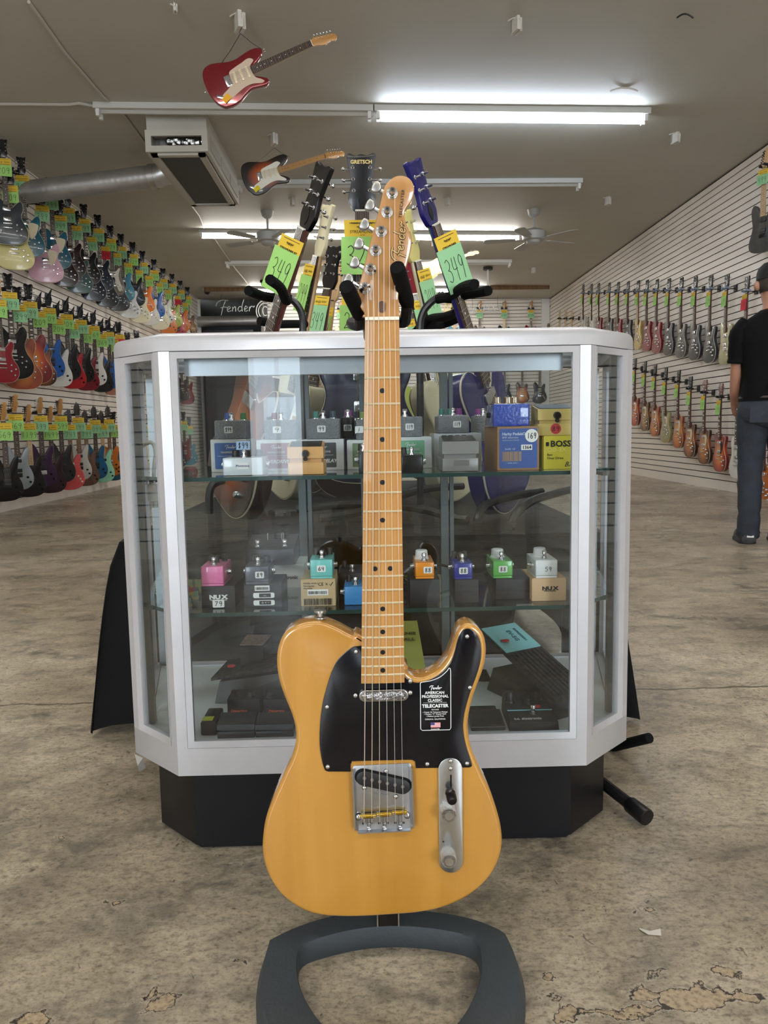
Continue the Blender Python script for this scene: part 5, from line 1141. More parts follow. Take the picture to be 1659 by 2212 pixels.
HEADS = {
 'f6': ([(-.021, .0), (-.024, .018), (-.034, .028), (-.030, .05), (-.012, .13), (-.004, .165), (.012, .184), (.034, .186), (.047, .170), (.044, .148), (.036, .135), (.040, .115), (.044, .09), (.038, .06), (.026, .028), (.021, 0)], [(-.024 + .0045 * k, .040 + .0235 * k, -1) for k in range(6)]),
 'g33': ([(-.021, .0), (-.028, .018), (-.038, .05), (-.042, .10), (-.048, .155), (-.036, .170), (-.016, .166), (0, .158), (.016, .166), (.036, .170), (.048, .155), (.042, .10), (.038, .05), (.028, .018), (.021, 0)], [(s * (-.027 - .003 * k), .05 + .038 * k, s) for s in (1, -1) for k in range(3)]),
 'gr': ([(-.022, .0), (-.038, .025), (-.042, .042), (-.034, .08), (-.034, .10), (-.044, .155), (-.045, .168), (-.036, .172), (-.018, .166), (0, .170), (.018, .166), (.036, .172), (.045, .168), (.044, .155), (.034, .10), (.034, .08), (.042, .042), (.038, .025), (.022, 0)], [(s * (-.025 - .001 * k), .062 + .034 * k, s) for s in (1, -1) for k in range(3)]),
 'ib': ([(-.021, .0), (-.030, .02), (-.034, .05), (-.020, .09), (.0, .13), (.022, .165), (.052, .205), (.044, .16), (.040, .12), (.046, .09), (.040, .05), (.028, .02), (.021, 0)], [(-.024 + .0075 * k, .038 + .0215 * k, -1) for k in range(6)]),
 'pt': ([(-.021, .0), (-.034, .03), (-.038, .09), (-.026, .135), (-.012, .15), (0, .178), (.010, .15), (.024, .16), (.038, .10), (.036, .03), (.021, 0)], [(s * (-.024), .05 + .034 * k, s) for s in (1, -1) for k in range(3)]),
}
def m_body(t, dz=0): return cmesh(('body', t), lambda: MB().prism(cr(BODIES[t], 4), .007, .007 + (.06 if t in ('semi', 'wide') else .044), .006 if t in ('lp', 'semi', 'wide') else .007, seg=3))
def m_bind(t):
    def f():
        m = MB(); o = cr(BODIES[t], 4); N = len(o); q = []
        for i in range(N):
            tt = (o[(i + 1) % N] - o[i - 1]); tt.normalize(); q.append((o[i].x + tt.y * -.0012, o[i].y + tt.x * .0012))
        A = sum(o[i].x * o[(i + 1) % N].y - o[(i + 1) % N].x * o[i].y for i in range(N))
        if A > 0: q = [(2 * o[i].x - q[i][0], 2 * o[i].y - q[i][1]) for i in range(N)]
        return m.prism(q, .0105, .0155)
    return cmesh(('binding', t), f)
def f_neck():
    m = MB(); vs = []
    for z, w in ((0, .0215), (-.25, .0245), (-.47, .028)):
        vs += [(-w, .002, z), (w, .002, z), (w, .010, z), (w * .6, .020, z), (-w * .6, .020, z), (-w, .010, z)]
    fs = [(j * 6 + i, j * 6 + (i + 1) % 6, (j + 1) * 6 + (i + 1) % 6, (j + 1) * 6 + i) for j in range(2) for i in range(6)] + [(5, 4, 3, 2, 1, 0), tuple(range(12, 18))]
    return m.add(vs, fs)
def f_board(kind='dot'):
    m = f_inlay(kind); m.m = [1] * len(m.f); vs = []
    for z, w in ((.001, .0215), (-.47, .0282)): vs += [(-w, -.003, z), (w, -.003, z), (w, .0025, z), (-w, .0025, z)]
    m.add(vs, [(0, 1, 5, 4), (1, 2, 6, 5), (2, 3, 7, 6), (3, 0, 4, 7), (3, 2, 1, 0), (4, 5, 6, 7)], 0)
    m.box((-.0213, -.0045, -.001), (.0213, .002, .004), 1)
    for k in range(1, 22):
        z = -.648 * (1 - 2 ** (-k / 12)); w = .0215 + .0067 * (-z) / .47; m.box((-w, -.0040, z - .0009), (w, -.002, z + .0009), 2)
    return m
def f_inlay(kind):
    m = MB()
    for k in (3, 5, 7, 9, 12, 15, 17, 19):
        za = -.648 * (1 - 2 ** (-(k - 1) / 12)); zb = -.648 * (1 - 2 ** (-k / 12)); z = (za + zb) / 2; h = (za - zb)
        if kind == 'block': m.box((-.013, -.0034, z - h * .36), (.013, -.0029, z + h * .36))
        else: m.cyl((0, -.0029, z), (0, -.0034, z), .0034, n=8)
    return m
def f_head(k): return MB().prism(cr(HEADS[k][0], 3), .0045, .018, .001)
def f_tuners(k, one=None):
    m = MB()
    if one is None:
        t_ = HEADS[k][1]; xs_ = [q[0] for q in t_]; zs_ = [q[1] for q in t_]
        m.box((min(xs_) - .004, .0175, min(zs_) - .004), (max(xs_) + .004, .0205, max(zs_) + .004))
    for i, (x, z, s) in enumerate(HEADS[k][1]):
        if one is not None and i != one: continue
        m.lathe((x, .0185, z), (x, -.012, z), [(0, .0030), (.44, .0030), (.45, .0062), (.52, .0058), (.56, .0035), (1, .003)], 8)
        sg = -1 if (s == -1 and k in ('f6', 'ib')) else (-1 if x < 0 else 1)
        m.cyl((x, .0205, z), (x + sg * .024, .0205, z), .0024, n=6)
        m.ball((x + sg * .030, .0205, z), .0075, 8, sq=.8)
    return m
def f_hum(): return MB().prism(rrect(.074, .036, .005), -.004, .008, .002)
def f_sc(): return MB().prism(stadium(.083, .019, 6), -.003, .008, .002)
def f_bridge(): 
    m = MB().prism(rrect(.084, .014, .004), -.006, .006, .002)
    for i in range(6): m.box((-.032 + i * .0115, -.0095, -.006), (-.025 + i * .0115, -.005, .006))
    return m
def f_tail(): return MB().prism(rrect(.088, .012, .005), -.008, .006, .003)
def f_trem(): 
    m = MB().prism(rrect(.076, .044, .004), .001, .008, .001)
    for i in range(6): m.box((-.032 + i * .0108, -.004, -.010), (-.023 + i * .0108, .003, .016))
    return m
def f_knob(): return MB().lathe((0, .007, 0), (0, -.012, 0), [(0, .0125), (.2, .012), (.85, .0105), (1, .008)], 12)
def f_strings(top):
    m = MB()
    for i in range(6):
        x0, x1 = -.0175 + .007 * i, -.0262 + .0105 * i; r = (.0007, .0006, .0005, .0004, .0004, .0004)[i]
        m.tube([(x0, -.005, .002), (x1, -.011, -.648)], r, 4); 
    return m
def f_guard(t): return MB().prism(cr(GUARDS[t], 4), .0042, .0066)
def f_card(w, h, digs, seed):
    random.seed(seed); m = MB().box((-w / 2, -.0004, -h), (w / 2, .0004, 0), 0)
    number(m, digs, w * (.22 * len(digs) + .12), h * .52, 0, -h * .5, w * .022, -.0008, 1)
    return m
def f_head_card(w, h, seed):
    random.seed(seed); m = MB().box((-w / 2, -.0004, -h), (w / 2, .0004, 0), 0)
    m.box((-w * .36, -.0009, -h * .16), (w * .36, -.0007, -h * .13), 1)
    if seed < 90:
        for x0, x1, zc, am in ((-.4, -.05, .48, .13), (.02, .38, .45, .10), (-.25, .4, .76, .10)):
            pts = []; x = x0
            while x < x1:
                a_ = am * random.uniform(.4, 1); pts += [(w * x, -h * (zc + a_)), (w * (x + .018), -h * (zc - a_)), (w * (x + .008), -h * zc)]; x += random.uniform(.035, .055)
            m.ribbon(cr(pts, 2, False), w * .011, 1, None, -.0008)
    return m
DK = mat('dark_pickup', (22, 22, 24), .4)
INLAY = mat('pearl', (226, 222, 210), .3)
FRETM = mat('fret_steel', (190, 186, 176), .25, 1.0)
def guitar(M_, label, group, body, top, head='f6', headm=None, neckm=None, board=None, guard=None, bind=None, pu='hh', hw=CHROME, inlay='dot', knobs=4, tag_=None, tagw=.13, tagc=GRN, fine=False, tagtilt=0, tagz=-.02, back=None, cat='electric guitar', name='electric_guitar', puc=None, hh=.095, tagyaw=0, namecard=None):
    r = thing(name, label, cat, M=M_, group=group)
    headm = headm or MAPLE; neckm = neckm or MAPLE; board = board or ROSE
    inst('body', m_body(body), top, r)
    if bind: inst('binding', m_bind(body), bind, r)
    nk_ = inst('neck', cmesh('neck', f_neck), neckm, r)
    inst('fingerboard', cmesh(('fingerboard', inlay), lambda: f_board(inlay), 3), [board, INLAY if board is not MAPLE and board is not PALE else BLACK, FRETM], r)
    hd = inst('headstock', cmesh(('headstock', head), lambda: f_head(head)), headm, r)
    if fine:
        for i in range(6): inst('tuning_machine', cmesh(('tuning_machine', head, i), lambda: f_tuners(head, i)), hw, hd)
    else: inst('tuner_row', cmesh(('tuner_row', head), lambda: f_tuners(head)), hw, hd)
    if guard and body in GUARDS: inst('pickguard', cmesh(('pickguard', body), lambda: f_guard(body)), guard, r)
    pc = puc or (hw if pu == 'hh' else CREAM)
    zs = {'hh': (-.505, -.605), 'sss': (-.50, -.55, -.60), 'ts': (-.50, -.615)}[pu]
    for i, z in enumerate(zs):
        inst('pickup', cmesh(('pickup', pu), f_hum if pu == 'hh' else f_sc), pc, r, T(0, 0, z) @ RY(8 if (pu != 'hh' and i == len(zs) - 1) else 0))
    if body in ('strat', 'super'): inst('bridge', cmesh('bridge_trem', f_trem), hw, r, T(0, 0, -.655))
    else:
        inst('bridge', cmesh('bridge_bar', f_bridge), hw, r, T(0, 0, -.648)); inst('tailpiece', cmesh('tailpiece', f_tail), hw, r, T(0, 0, -.69))
    kp = {4: [(.085, -.66), (.125, -.70), (.08, -.72), (.115, -.76)], 3: [(.075, -.655), (.10, -.69), (.12, -.725)], 2: [(.09, -.68), (.115, -.73)], 0: []}[knobs]
    for x, z in kp: inst('knob', cmesh('knob', f_knob), BLACK if body in ('super', 'tele') else (CREAM if body == 'strat' else DK if hw is BLACK else hw), r, T(x, 0, z))
    inst('string_set', cmesh('string_set', lambda: f_strings(0)), FRETM, r)
    if tag_:
        sd = hash_(label); v_ = 95 if namecard else sd % 5
        Mt = T(0, -.016, tagz) @ RZ(tagyaw) @ RY(tagtilt) @ RX(-3)
        random.seed(sd)
        inst('name_card', cmesh(('name_card', v_, round(tagw, 3)), lambda: f_head_card(tagw * .9, tagw * .5, v_), 2), [YEL, INK], r, Mt)
        cc = inst('price_card', cmesh(('price_card', tag_, round(tagw, 3), round(hh, 3)), lambda: f_card(tagw, hh, tag_, 3), 2), [tagc, INK], r, Mt @ T(random.uniform(-.008, .008), -.0015, -tagw * .5 + .012) @ RY(random.uniform(-3, 3)))
    return r
def hash_(s): 
    h = 7
    for c in s: h = (h * 31 + ord(c)) % 9973
    return h
def lac(name, rgb, rough=.26): return mat('lacquer_' + name, tuple(int(v * (.8 if max(rgb) < 90 else 1)) for v in rgb), rough, coat=.2, spec=.35)
PA = {'slate': lac('slate', (54, 64, 70)), 'teal': lac('teal', (20, 92, 112)), 'cream yellow': lac('yellow', (206, 196, 128)), 'pale pink': lac('pink', (222, 174, 194)), 'deep wine': lac('wine', (48, 16, 20)), 'black': lac('black', (12, 12, 14)),
      'grey-green': lac('greygreen', (66, 98, 96)), 'navy': lac('navy', (18, 30, 54)), 'taupe': lac('taupe', (112, 104, 88)), 'light blue': lac('lightblue', (70, 136, 160)), 'dark olive': lac('olive', (50, 54, 48)),
      'white': lac('white', (222, 222, 216)), 'cream': lac('cream', (232, 224, 190)), 'orange': lac('orange', (216, 116, 30)), 'blue': lac('blue', (28, 88, 168)), 'lime': lac('lime', (176, 196, 90)), 'red': lac('red', (172, 24, 34)),
      'dark red': lac('darkred', (118, 18, 36)), 'silver grey': mat('lacquer_silver', (150, 160, 166), .35, .4, .5), 'purple': lac('purple', (66, 28, 74)), 'plum': lac('plum', (54, 22, 38)), 'coral': lac('coral', (206, 84, 84)), 'pale grey': lac('palegrey', (186, 188, 180)),
      'brown': wood('brown_body', (80, 54, 42), (108, 76, 58), .4), 'deep blue': lac('deepblue', (16, 84, 124)), 'seafoam': lac('seafoam', (150, 214, 180)), 'amber': lac('amber', (184, 100, 28)), 'charcoal': lac('charcoal', (42, 44, 48)), 'salmon': lac('salmon', (176, 122, 104)),
      'gold': mat('lacquer_gold', (190, 164, 86), .35, .3, .6), 'smoke grey': mat('lacquer_smoke', (76, 75, 72), .3, .1, .2, .35, .3, 14), 'dark grey': mat('lacquer_dgrey', (50, 51, 54), .3, .1, .2, .35, .25, 18), 'cherry': lac('cherry', (130, 24, 36)),
      'faded gold': mat('lacquer_fgold', (156, 150, 100), .35, .2, .8, var=.2, scale=20), 'sky teal': lac('skyteal', (44, 84, 104))}
B_TOB = burst('burst_tobacco', (214, 140, 52), (160, 84, 30), (54, 24, 14)); B_CH = burst('burst_cherry', (222, 138, 50), (190, 70, 34), (112, 20, 22)); B_HON = burst('burst_honey', (224, 150, 60), (202, 116, 50), (138, 62, 34)); B_BRN = burst('burst_brown', (196, 150, 70), (140, 92, 44), (70, 44, 26))
PA.update({'tobacco sunburst': B_TOB, 'cherry sunburst': B_CH, 'honey sunburst': B_HON, 'brown sunburst': B_BRN})
HANG = mat('hanger_black', (16, 16, 18), .6); HANGB = mat('hanger_bluegrey', (132, 148, 166), .45)
def hanger(x, y, z, side, label, group, blue=False):
    """padded yoke on an arm reaching from the wall at x"""
    m = MB(); s = side
    m.box((XL + .010 if s < 0 else XR - .03, y - .03, z - .03), (XL + .03 if s < 0 else XR - .012, y + .03, z + .04), 0)
    xw = XL + .02 if s < 0 else XR - .02
    o = MB().cyl((xw, y, z), (x - s * -.0 + s * .03, y, z), .006, n=6, mi=0)
    m.v, off_ = m.v + o.v, len(m.v); m.f += [tuple(i + off_ for i in f) for f in o.f]; m.m += o.m
    for k in (-1, 1):
        a = (x + s * .035, y + k * .010, z); b = (x + s * .02, y + k * .042, z + .004); c_ = (x - s * .03, y + k * .045, z + .012)
        m.tube([a, b, c_], .013, 7, mi=1 if blue else 0)
    return tag(m.build('guitar_hanger', [HANG, HANGB if blue else HANG]), label, 'hanger', group)
def nth(i):
    i += 1
    W_ = ['', 'first', 'second', 'third', 'fourth', 'fifth', 'sixth', 'seventh', 'eighth', 'ninth', 'tenth', 'eleventh', 'twelfth', 'thirteenth', 'fourteenth', 'fifteenth', 'sixteenth', 'seventeenth', 'eighteenth', 'nineteenth', 'twentieth']
    return W_[i] if i < len(W_) else 'last'
KIND = {'strat': 'double-cutaway', 'super': 'pointed double-cutaway', 'lp': 'single-cutaway', 'tele': 'slab-bodied', 'semi': 'hollow-bodied', 'wide': 'wide single-cutaway'}
# (px, py of the price card, colour, body, head, price, card colour, extras)
UP_ = [(9, 370, 'slate', 'wide', 'gr', '209', 1, {}), (49, 405, 'teal', 'wide', 'gr', '399', 2, dict(guard=CREAM)), (111, 444, 'teal', 'wide', 'gr', '399', 2, dict(guard=CREAM)), (149, 472, 'deep wine', 'lp', 'g33', '349', 2, {}),
 (183, 494, 'black', 'lp', 'g33', '399', 2, {}), (213, 514, 'navy', 'lp', 'g33', '449', 2, {}), (240, 535, 'taupe', 'strat', 'g33', '479', 1, dict(guard=INLAY)), (263, 551, 'light blue', 'strat', 'g33', '499', 2, {}), (288, 566.5, 'black', 'super', 'g33', '329', 1, {}),
 (309.5, 584, 'orange', 'strat', 'g33', '499', 2, {}), (334, 600, 'blue', 'super', 'g33', '599', 1, {}), (353.6, 617.7, 'white', 'super', 'g33', '499', 2, {}), (373, 628, 'lime', 'strat', 'g33', '599', 2, {}), (390.5, 641, 'orange', 'strat', 'g33', '449', 2, {}), (406, 653.6, 'brown sunburst', 'strat', 'g33', '599', 1, {})]
LO_ = [(24, 428, 'cream yellow', 'wide', 'gr', '209', 1, {}), (92.5, 469, 'pale pink', 'wide', 'gr', '399', 2, dict(guard=CREAM)), (131.6, 489, 'deep wine', 'lp', 'g33', '349', 2, {}), (165, 509.6, 'grey-green', 'lp', 'g33', '579', 2, {}), (196.7, 533, 'navy', 'lp', 'g33', '399', 2, {}),
 (225.7, 552, 'black', 'lp', 'g33', '349', 0, {}), (251, 565.5, 'dark olive', 'lp', 'g33', '279', 2, {}), (275.7, 586, 'white', 'lp', 'g33', '789', 1, {}), (299.3, 601, 'cream', 'lp', 'g33', '599', 1, {}), (320.8, 612.6, 'white', 'strat', 'g33', '749', 1, {}),
 (343.4, 627, 'cream', 'strat', 'g33', '699', 1, {}), (361.8, 641.3, 'orange', 'super', 'g33', '799', 1, {}), (382, 653.6, 'red', 'super', 'g33', '799', 0, {}), (398.7, 668, 'black', 'strat', 'g33', '799', 1, dict(guard=INLAY))]
MI_ = [(-3, 674, 'cherry', 'lp', 'f6', '399', 1, {}), (21, 658, 'black', 'semi', 'g33', '499', 2, dict(bind=CREAM, inlay='block')), (41, 684.6, 'honey sunburst', 'semi', 'g33', '2399', 2, dict(bind=CREAM, inlay='block', guard=BLACK)), (65, 677, 'cherry sunburst', 'semi', 'g33', '899', 2, dict(bind=CREAM, inlay='block')),
 (84.6, 697, 'tobacco sunburst', 'lp', 'ib', '209', 1, dict(bind=CREAM)), (106.6, 689, 'blue', 'super', 'ib', '209', 1, {}), (124, 712, 'white', 'super', 'ib', '209', 1, {}), (144, 701, 'black', 'super', 'ib', '209', 1, {}), (156, 722, 'red', 'super', 'ib', '449', 2, {}), (175, 712, 'black', 'super', 'ib', '349', 2, {}),
 (186.5, 731.7, 'dark red', 'super', 'ib', '369', 1, {}), (203, 724, 'white', 'super', 'ib', '269', 1, {}), (219.4, 741, 'charcoal', 'super', 'ib', '269', 1, {}), (235, 736, 'blue', 'super', 'ib', '249', 2, {}), (245, 752, 'salmon', 'super', 'ib', '269', 1, {}), (258, 741, 'white', 'super', 'g33', '299', 0, {})]
BO_ = [(9.4, 939.5, 'black', 'super', 'f6', '569', 1, {}), (33.7, 920, 'silver grey', 'super', 'f6', '569', 1, {}), (62.7, 939.5, 'black', 'super', 'f6', '1199', 1, dict(board=PALE)), (87.8, 921.5, 'purple', 'super', 'f6', '399', 2, {}), (109.7, 939.5, 'plum', 'super', 'f6', '1499', 1, {}),
 (131, 920.7, 'charcoal', 'super', 'f6', '1599', 1, {}), (150.5, 938.7, 'coral', 'strat', 'pt', '749', 2, dict(board=WALNUT)), (168.5, 923, 'pale grey', 'super', 'pt', '899', 2, dict(board=WALNUT)), (185.7, 938, 'brown', 'super', 'pt', '799', 2, dict(board=WALNUT)), (205, 927, 'deep blue', 'super', 'pt', '2099', 2, {}),
 (221, 936.4, 'seafoam', 'super', 'pt', '749', 2, dict(board=PALE)), (235, 924.6, 'amber', 'tele', 'pt', '299', 2, dict(board=WALNUT)), (246, 936, 'sky teal', 'strat', 'g33', '999', 1, {})]
CARDS = {0: RED, 1: GRN, 2: GRN2}
HEADM = {'gr': BLACKG, 'g33': BLACKG, 'ib': BLACKG, 'f6': MAPLE, 'pt': mat('dark_headstock', (50, 42, 38), .3, coat=.5)}
def left_row(rows, X, yaw, rowname, group, hgroup, tagw, start=0):
    for i, (px, py, colr, bd, hd, pr, cc, ex) in enumerate(rows):
        P = onX(px, py, X + (.06 if bd == 'semi' else 0)); zn = P.z + (.02 + tagw * .5 + tagw * .28)
        lab = '%s %s guitar tagged %s, %s along %s' % (colr, KIND[bd], pr, nth(i + start), rowname)
        if cc == 0: lab = lab.replace('tagged', 'red-carded')
        kw = dict(headm=HEADM[hd], neckm=WALNUT if ex.get('board') is WALNUT else MAHOG, knobs=2 if bd == 'super' else 3 if bd == 'strat' else 4, tagw=tagw, hh=tagw * .72, pu='hh', tagyaw=-yaw * .35)
        if bd in ('lp', 'wide'): kw['bind'] = CREAM if colr not in ('black', 'navy') else INLAY
        if bd == 'super': kw['puc'] = DK; kw['hw'] = mat('dark_hardware', (60, 60, 62), .3, .9) if colr != 'purple' else CHROME
        kw.update(ex)
        guitar(T(P.x, P.y, zn) @ RZ(yaw), lab, group, bd, PA[colr], hd, tag_=pr, tagc=CARDS[cc], **kw)
        hanger(P.x - .05, P.y + .03, zn + .012, -1, 'black hanger of the %s guitar, %s along %s' % (colr, nth(i + start), rowname), hgroup)
left_row(UP_, -3.62, 24, 'upper ceiling row by the duct', 'guitars in the upper ceiling row', 'hangers of the upper ceiling row', .155)
left_row(LO_, -3.62, 24, 'lower ceiling row by the duct', 'guitars in the lower ceiling row', 'hangers of the lower ceiling row', .155)
left_row(MI_, -3.66, 44, "duct wall's middle row", 'guitars in the middle row', 'hangers of the middle row', .155)
left_row(BO_, -3.66, 44, "duct wall's bottom row", 'guitars in the bottom row', 'hangers of the bottom row', .155)
# the same two rows go on behind the display case glass
rest = ['pale pink', 'charcoal', 'navy', 'white', 'dark red', 'taupe', 'black', 'amber', 'silver grey', 'light blue', 'cream', 'plum']
for row, (z0, nm, bodies, off_) in enumerate(((2.07, 'middle', ('super', 'lp'), 0), (.84, 'bottom', ('strat', 'super'), 5))):
    for k in range(9):
        Y = 12.1 + k * .48; colr = rest[(k * 5 + off_) % 12]; bd = bodies[k % 2]; pr = ('449', '889', '799', '349', '699')[(k + row) % 5]
        zn = z0 + (.06 if k % 2 else -.03) + .12
        guitar(T(-3.66, Y, zn) @ RZ(44), '%s %s %s-row guitar, %s of those beyond the case glass' % (colr, KIND[bd].replace('pointed ', ''), nm, nth(k)), 'guitars seen past the display case, %s row' % nm, bd, PA[colr], 'g33', headm=BLACKG, neckm=MAHOG, knobs=2, tag_=pr, tagc=GRN2 if k % 3 else GRN, tagw=.15, hh=.11)
        hanger(-3.69, Y + .02, zn + .012, -1, 'black padded hanger of the %s %s-row guitar, %s beyond the case glass' % (colr, nm, nth(k)), 'hangers seen past the display case, %s row' % nm)
# ---- wall behind the person
RT_ = [(1611, 'black', 'lp', 0), (1567.5, 'faded gold', 'strat', 1), (1532.9, 'dark grey', 'lp', 1), (1500, 'dark grey', 'lp', 1), (1470, 'smoke grey', 'lp', 1), (1443, 'dark grey', 'lp', 1), (1417.5, 'cherry', 'lp', 1), (1396, 'cherry', 'lp', 1), (1377, 'gold', 'lp', 1), (1355, 'dark grey', 'lp', 1), (1334, 'cherry', 'lp', 1), (1315, 'smoke grey', 'lp', 1), (1292, 'dark red', 'lp', 1), (1276.6, 'white', 'lp', 1), (1258.7, 'pale grey', 'lp', 1)]
for i, (px, colr, bd, cc) in enumerate(RT_):
    P = onX(px, 655 if i == 0 else 648, 4.04); zn = P.z + .11
    sidec = {'cherry': PA['dark red']}.get(colr)
    ex = dict(guard=CREAM) if px == 1417.5 else {}
    guitar(T(P.x, P.y, zn) @ RZ(-90), '%s %s guitar, %s card, %s from the person in upper row' % (colr, KIND[bd], 'red' if cc == 0 else 'green', nth(i)), 'guitars in the upper row behind the person', bd, PA[colr], 'g33', headm=BLACKG, neckm=MAHOG, board=ROSE if i != 8 else PALE, bind=INLAY, tag_='699', tagc=CARDS[cc], tagw=.12, hh=.115, tagyaw=0)
    hanger(P.x, P.y, zn + .012, 1, 'blue-grey padded hanger of the %s guitar, %s from the person, upper row' % (colr, nth(i)), 'hangers in the upper row behind the person', True)
RB_ = [(1554.8, 882, 'cherry sunburst', BLACK), (1520.8, 871.5, 'tobacco sunburst', CREAM), (1489.6, 862, 'tobacco sunburst', CREAM), (1464, 846.5, 'honey sunburst', CREAM), (1436.7, 840, 'faded gold', CREAM), (1413.7, 830, 'honey sunburst', CREAM), (1392, 822.5, 'brown sunburst', CREAM), (1370.4, 815, 'cherry sunburst', CREAM), (1349, 808, 'tobacco sunburst', CREAM), (1331, 800, 'black', CREAM), (1314, 850, 'honey sunburst', CREAM)]
for i, (px, py, colr, gd_) in enumerate(RB_):
    P = onX(px, py, 4.04); zn = P.z + .11
    cc = RED if i == 10 else GRN
    guitar(T(P.x, P.y, zn) @ RZ(-90), '%s single-cutaway guitar, %s pickguard, %s from the person in lower row' % (colr, 'black' if gd_ is BLACK else 'cream', nth(i)), 'guitars in the lower row behind the person', 'lp', PA[colr], 'g33', headm=BLACKG if i > 1 else MAHOG, neckm=MAHOG, bind=CREAM, guard=gd_, inlay='block', tag_='599', tagc=cc, tagw=.12, hh=.115, tagyaw=0)
    hanger(P.x, P.y, zn + .012, 1, 'black padded hanger of the %s guitar, %s from the person, lower row' % (colr, nth(i)), 'hangers in the lower row behind the person')
P = onX(1592, 872, 4.04); guitar(T(P.x, P.y, P.z + .02) @ RZ(-90), 'white single-cutaway electric guitar hanging low, half hidden by the person', None, 'lp', PA['white'], 'g33', headm=PA['white'], neckm=MAHOG, bind=CREAM, guard=BLACK, inlay='block'); hanger(P.x, P.y, P.z + .032, 1, 'black padded hanger of the white guitar half hidden by the person', None)
P = onX(1652, 900, 4.04); guitar(T(P.x, P.y, P.z - .08) @ RZ(-90), 'amber flat-bodied guitar hanging low, glimpsed between the legs of the person', None, 'lp', PA['amber'], 'g33', headm=BLACKG, neckm=MAHOG)
P = onX(1651, 362, 4.02); guitar(T(P.x, P.y, P.z) @ RZ(-62), 'smoke grey double-cutaway electric guitar hanging alone high above the person', None, 'strat', PA['smoke grey'], 'f6', headm=PALE, neckm=PALE, board=PALE, knobs=2, puc=DK, hw=mat('dark_hardware', (60, 60, 62), .3, .9), tag_='499', tagc=GRN2, tagw=.12, hh=.10); hanger(P.x, P.y, P.z + .012, 1, 'black padded hanger of the lone grey guitar high above the person', None)
for i, px in enumerate((1208, 1221, 1234)):
    P = onX(px, 690, 4.0); guitar(T(P.x, P.y, P.z) @ RZ(-90), 'small natural-necked guitar, %s of three hung low in the back corner' % nth(i), 'three guitars hung low in the back corner', 'strat', PA[('black', 'amber', 'brown')[i]], 'f6', headm=PALE, neckm=PALE, board=PALE, knobs=2); hanger(P.x, P.y, P.z + .012, 1, 'small black hanger, %s of three in the back corner' % nth(i), 'three hangers low in the back corner')
# ---- slatted back wall
for i, (px, colr) in enumerate(((735, 'cream'), (981, 'light blue'), (1036, 'tobacco sunburst'), (1089, 'black'), (1147, 'dark red'), (1195, 'taupe'))):
    P = onY(px, 668 if i < 5 else 664, 17.62); guitar(T(P.x, P.y, P.z) @ RZ(-4), '%s guitar with maple headstock, %s on the slatted back wall' % (colr, nth(i)), 'guitars on the slatted back wall', 'strat', PA[colr], 'f6', headm=MAPLE, neckm=PALE, board=PALE if i % 2 else ROSE, guard=INLAY, knobs=3, pu='sss', tag_='699', tagc=GRN2, tagw=.145, hh=.12)
    MBh = MB().box((P.x - .07, P.y - .01, P.z + .005), (P.x - .02, P.y + .03, P.z + .04)).box((P.x + .02, P.y - .01, P.z + .005), (P.x + .07, P.y + .03, P.z + .04)).box((P.x - .03, P.y + .02, P.z + .01), (P.x + .03, P.y + .06, P.z + .035))
    tag(MBh.build('guitar_hanger', HANG), 'black hanger of the %s guitar, %s on the slatted back wall' % (colr, nth(i)), 'hanger', 'hangers on the slatted back wall')
for i, (px, colr) in enumerate(((1052, 'dark red'), (1090, 'navy'), (1128, 'tobacco sunburst'), (1166, 'black'))):
    P = onY(px, 792, 17.62); guitar(T(P.x, P.y, P.z) @ RZ(-4), '%s guitar, %s in low back-wall row seen through the case' % (colr, nth(i)), 'low back-wall guitars seen through the case', 'strat', PA[colr], 'f6', headm=MAPLE, neckm=PALE, board=ROSE, knobs=3, pu='sss')
    tag(MB().box((P.x - .06, P.y - .01, P.z + .005), (P.x - .02, P.y + .06, P.z + .03)).box((P.x - .06, P.y + .02, P.z + .01), (P.x + .06, P.y + .065, P.z + .03)).box((P.x + .02, P.y - .01, P.z + .005), (P.x + .06, P.y + .06, P.z + .03)).build('guitar_hanger', HANG), 'black hanger of the %s guitar, %s in low back-wall row' % (colr, nth(i)), 'hanger', 'hangers of the low back-wall row')
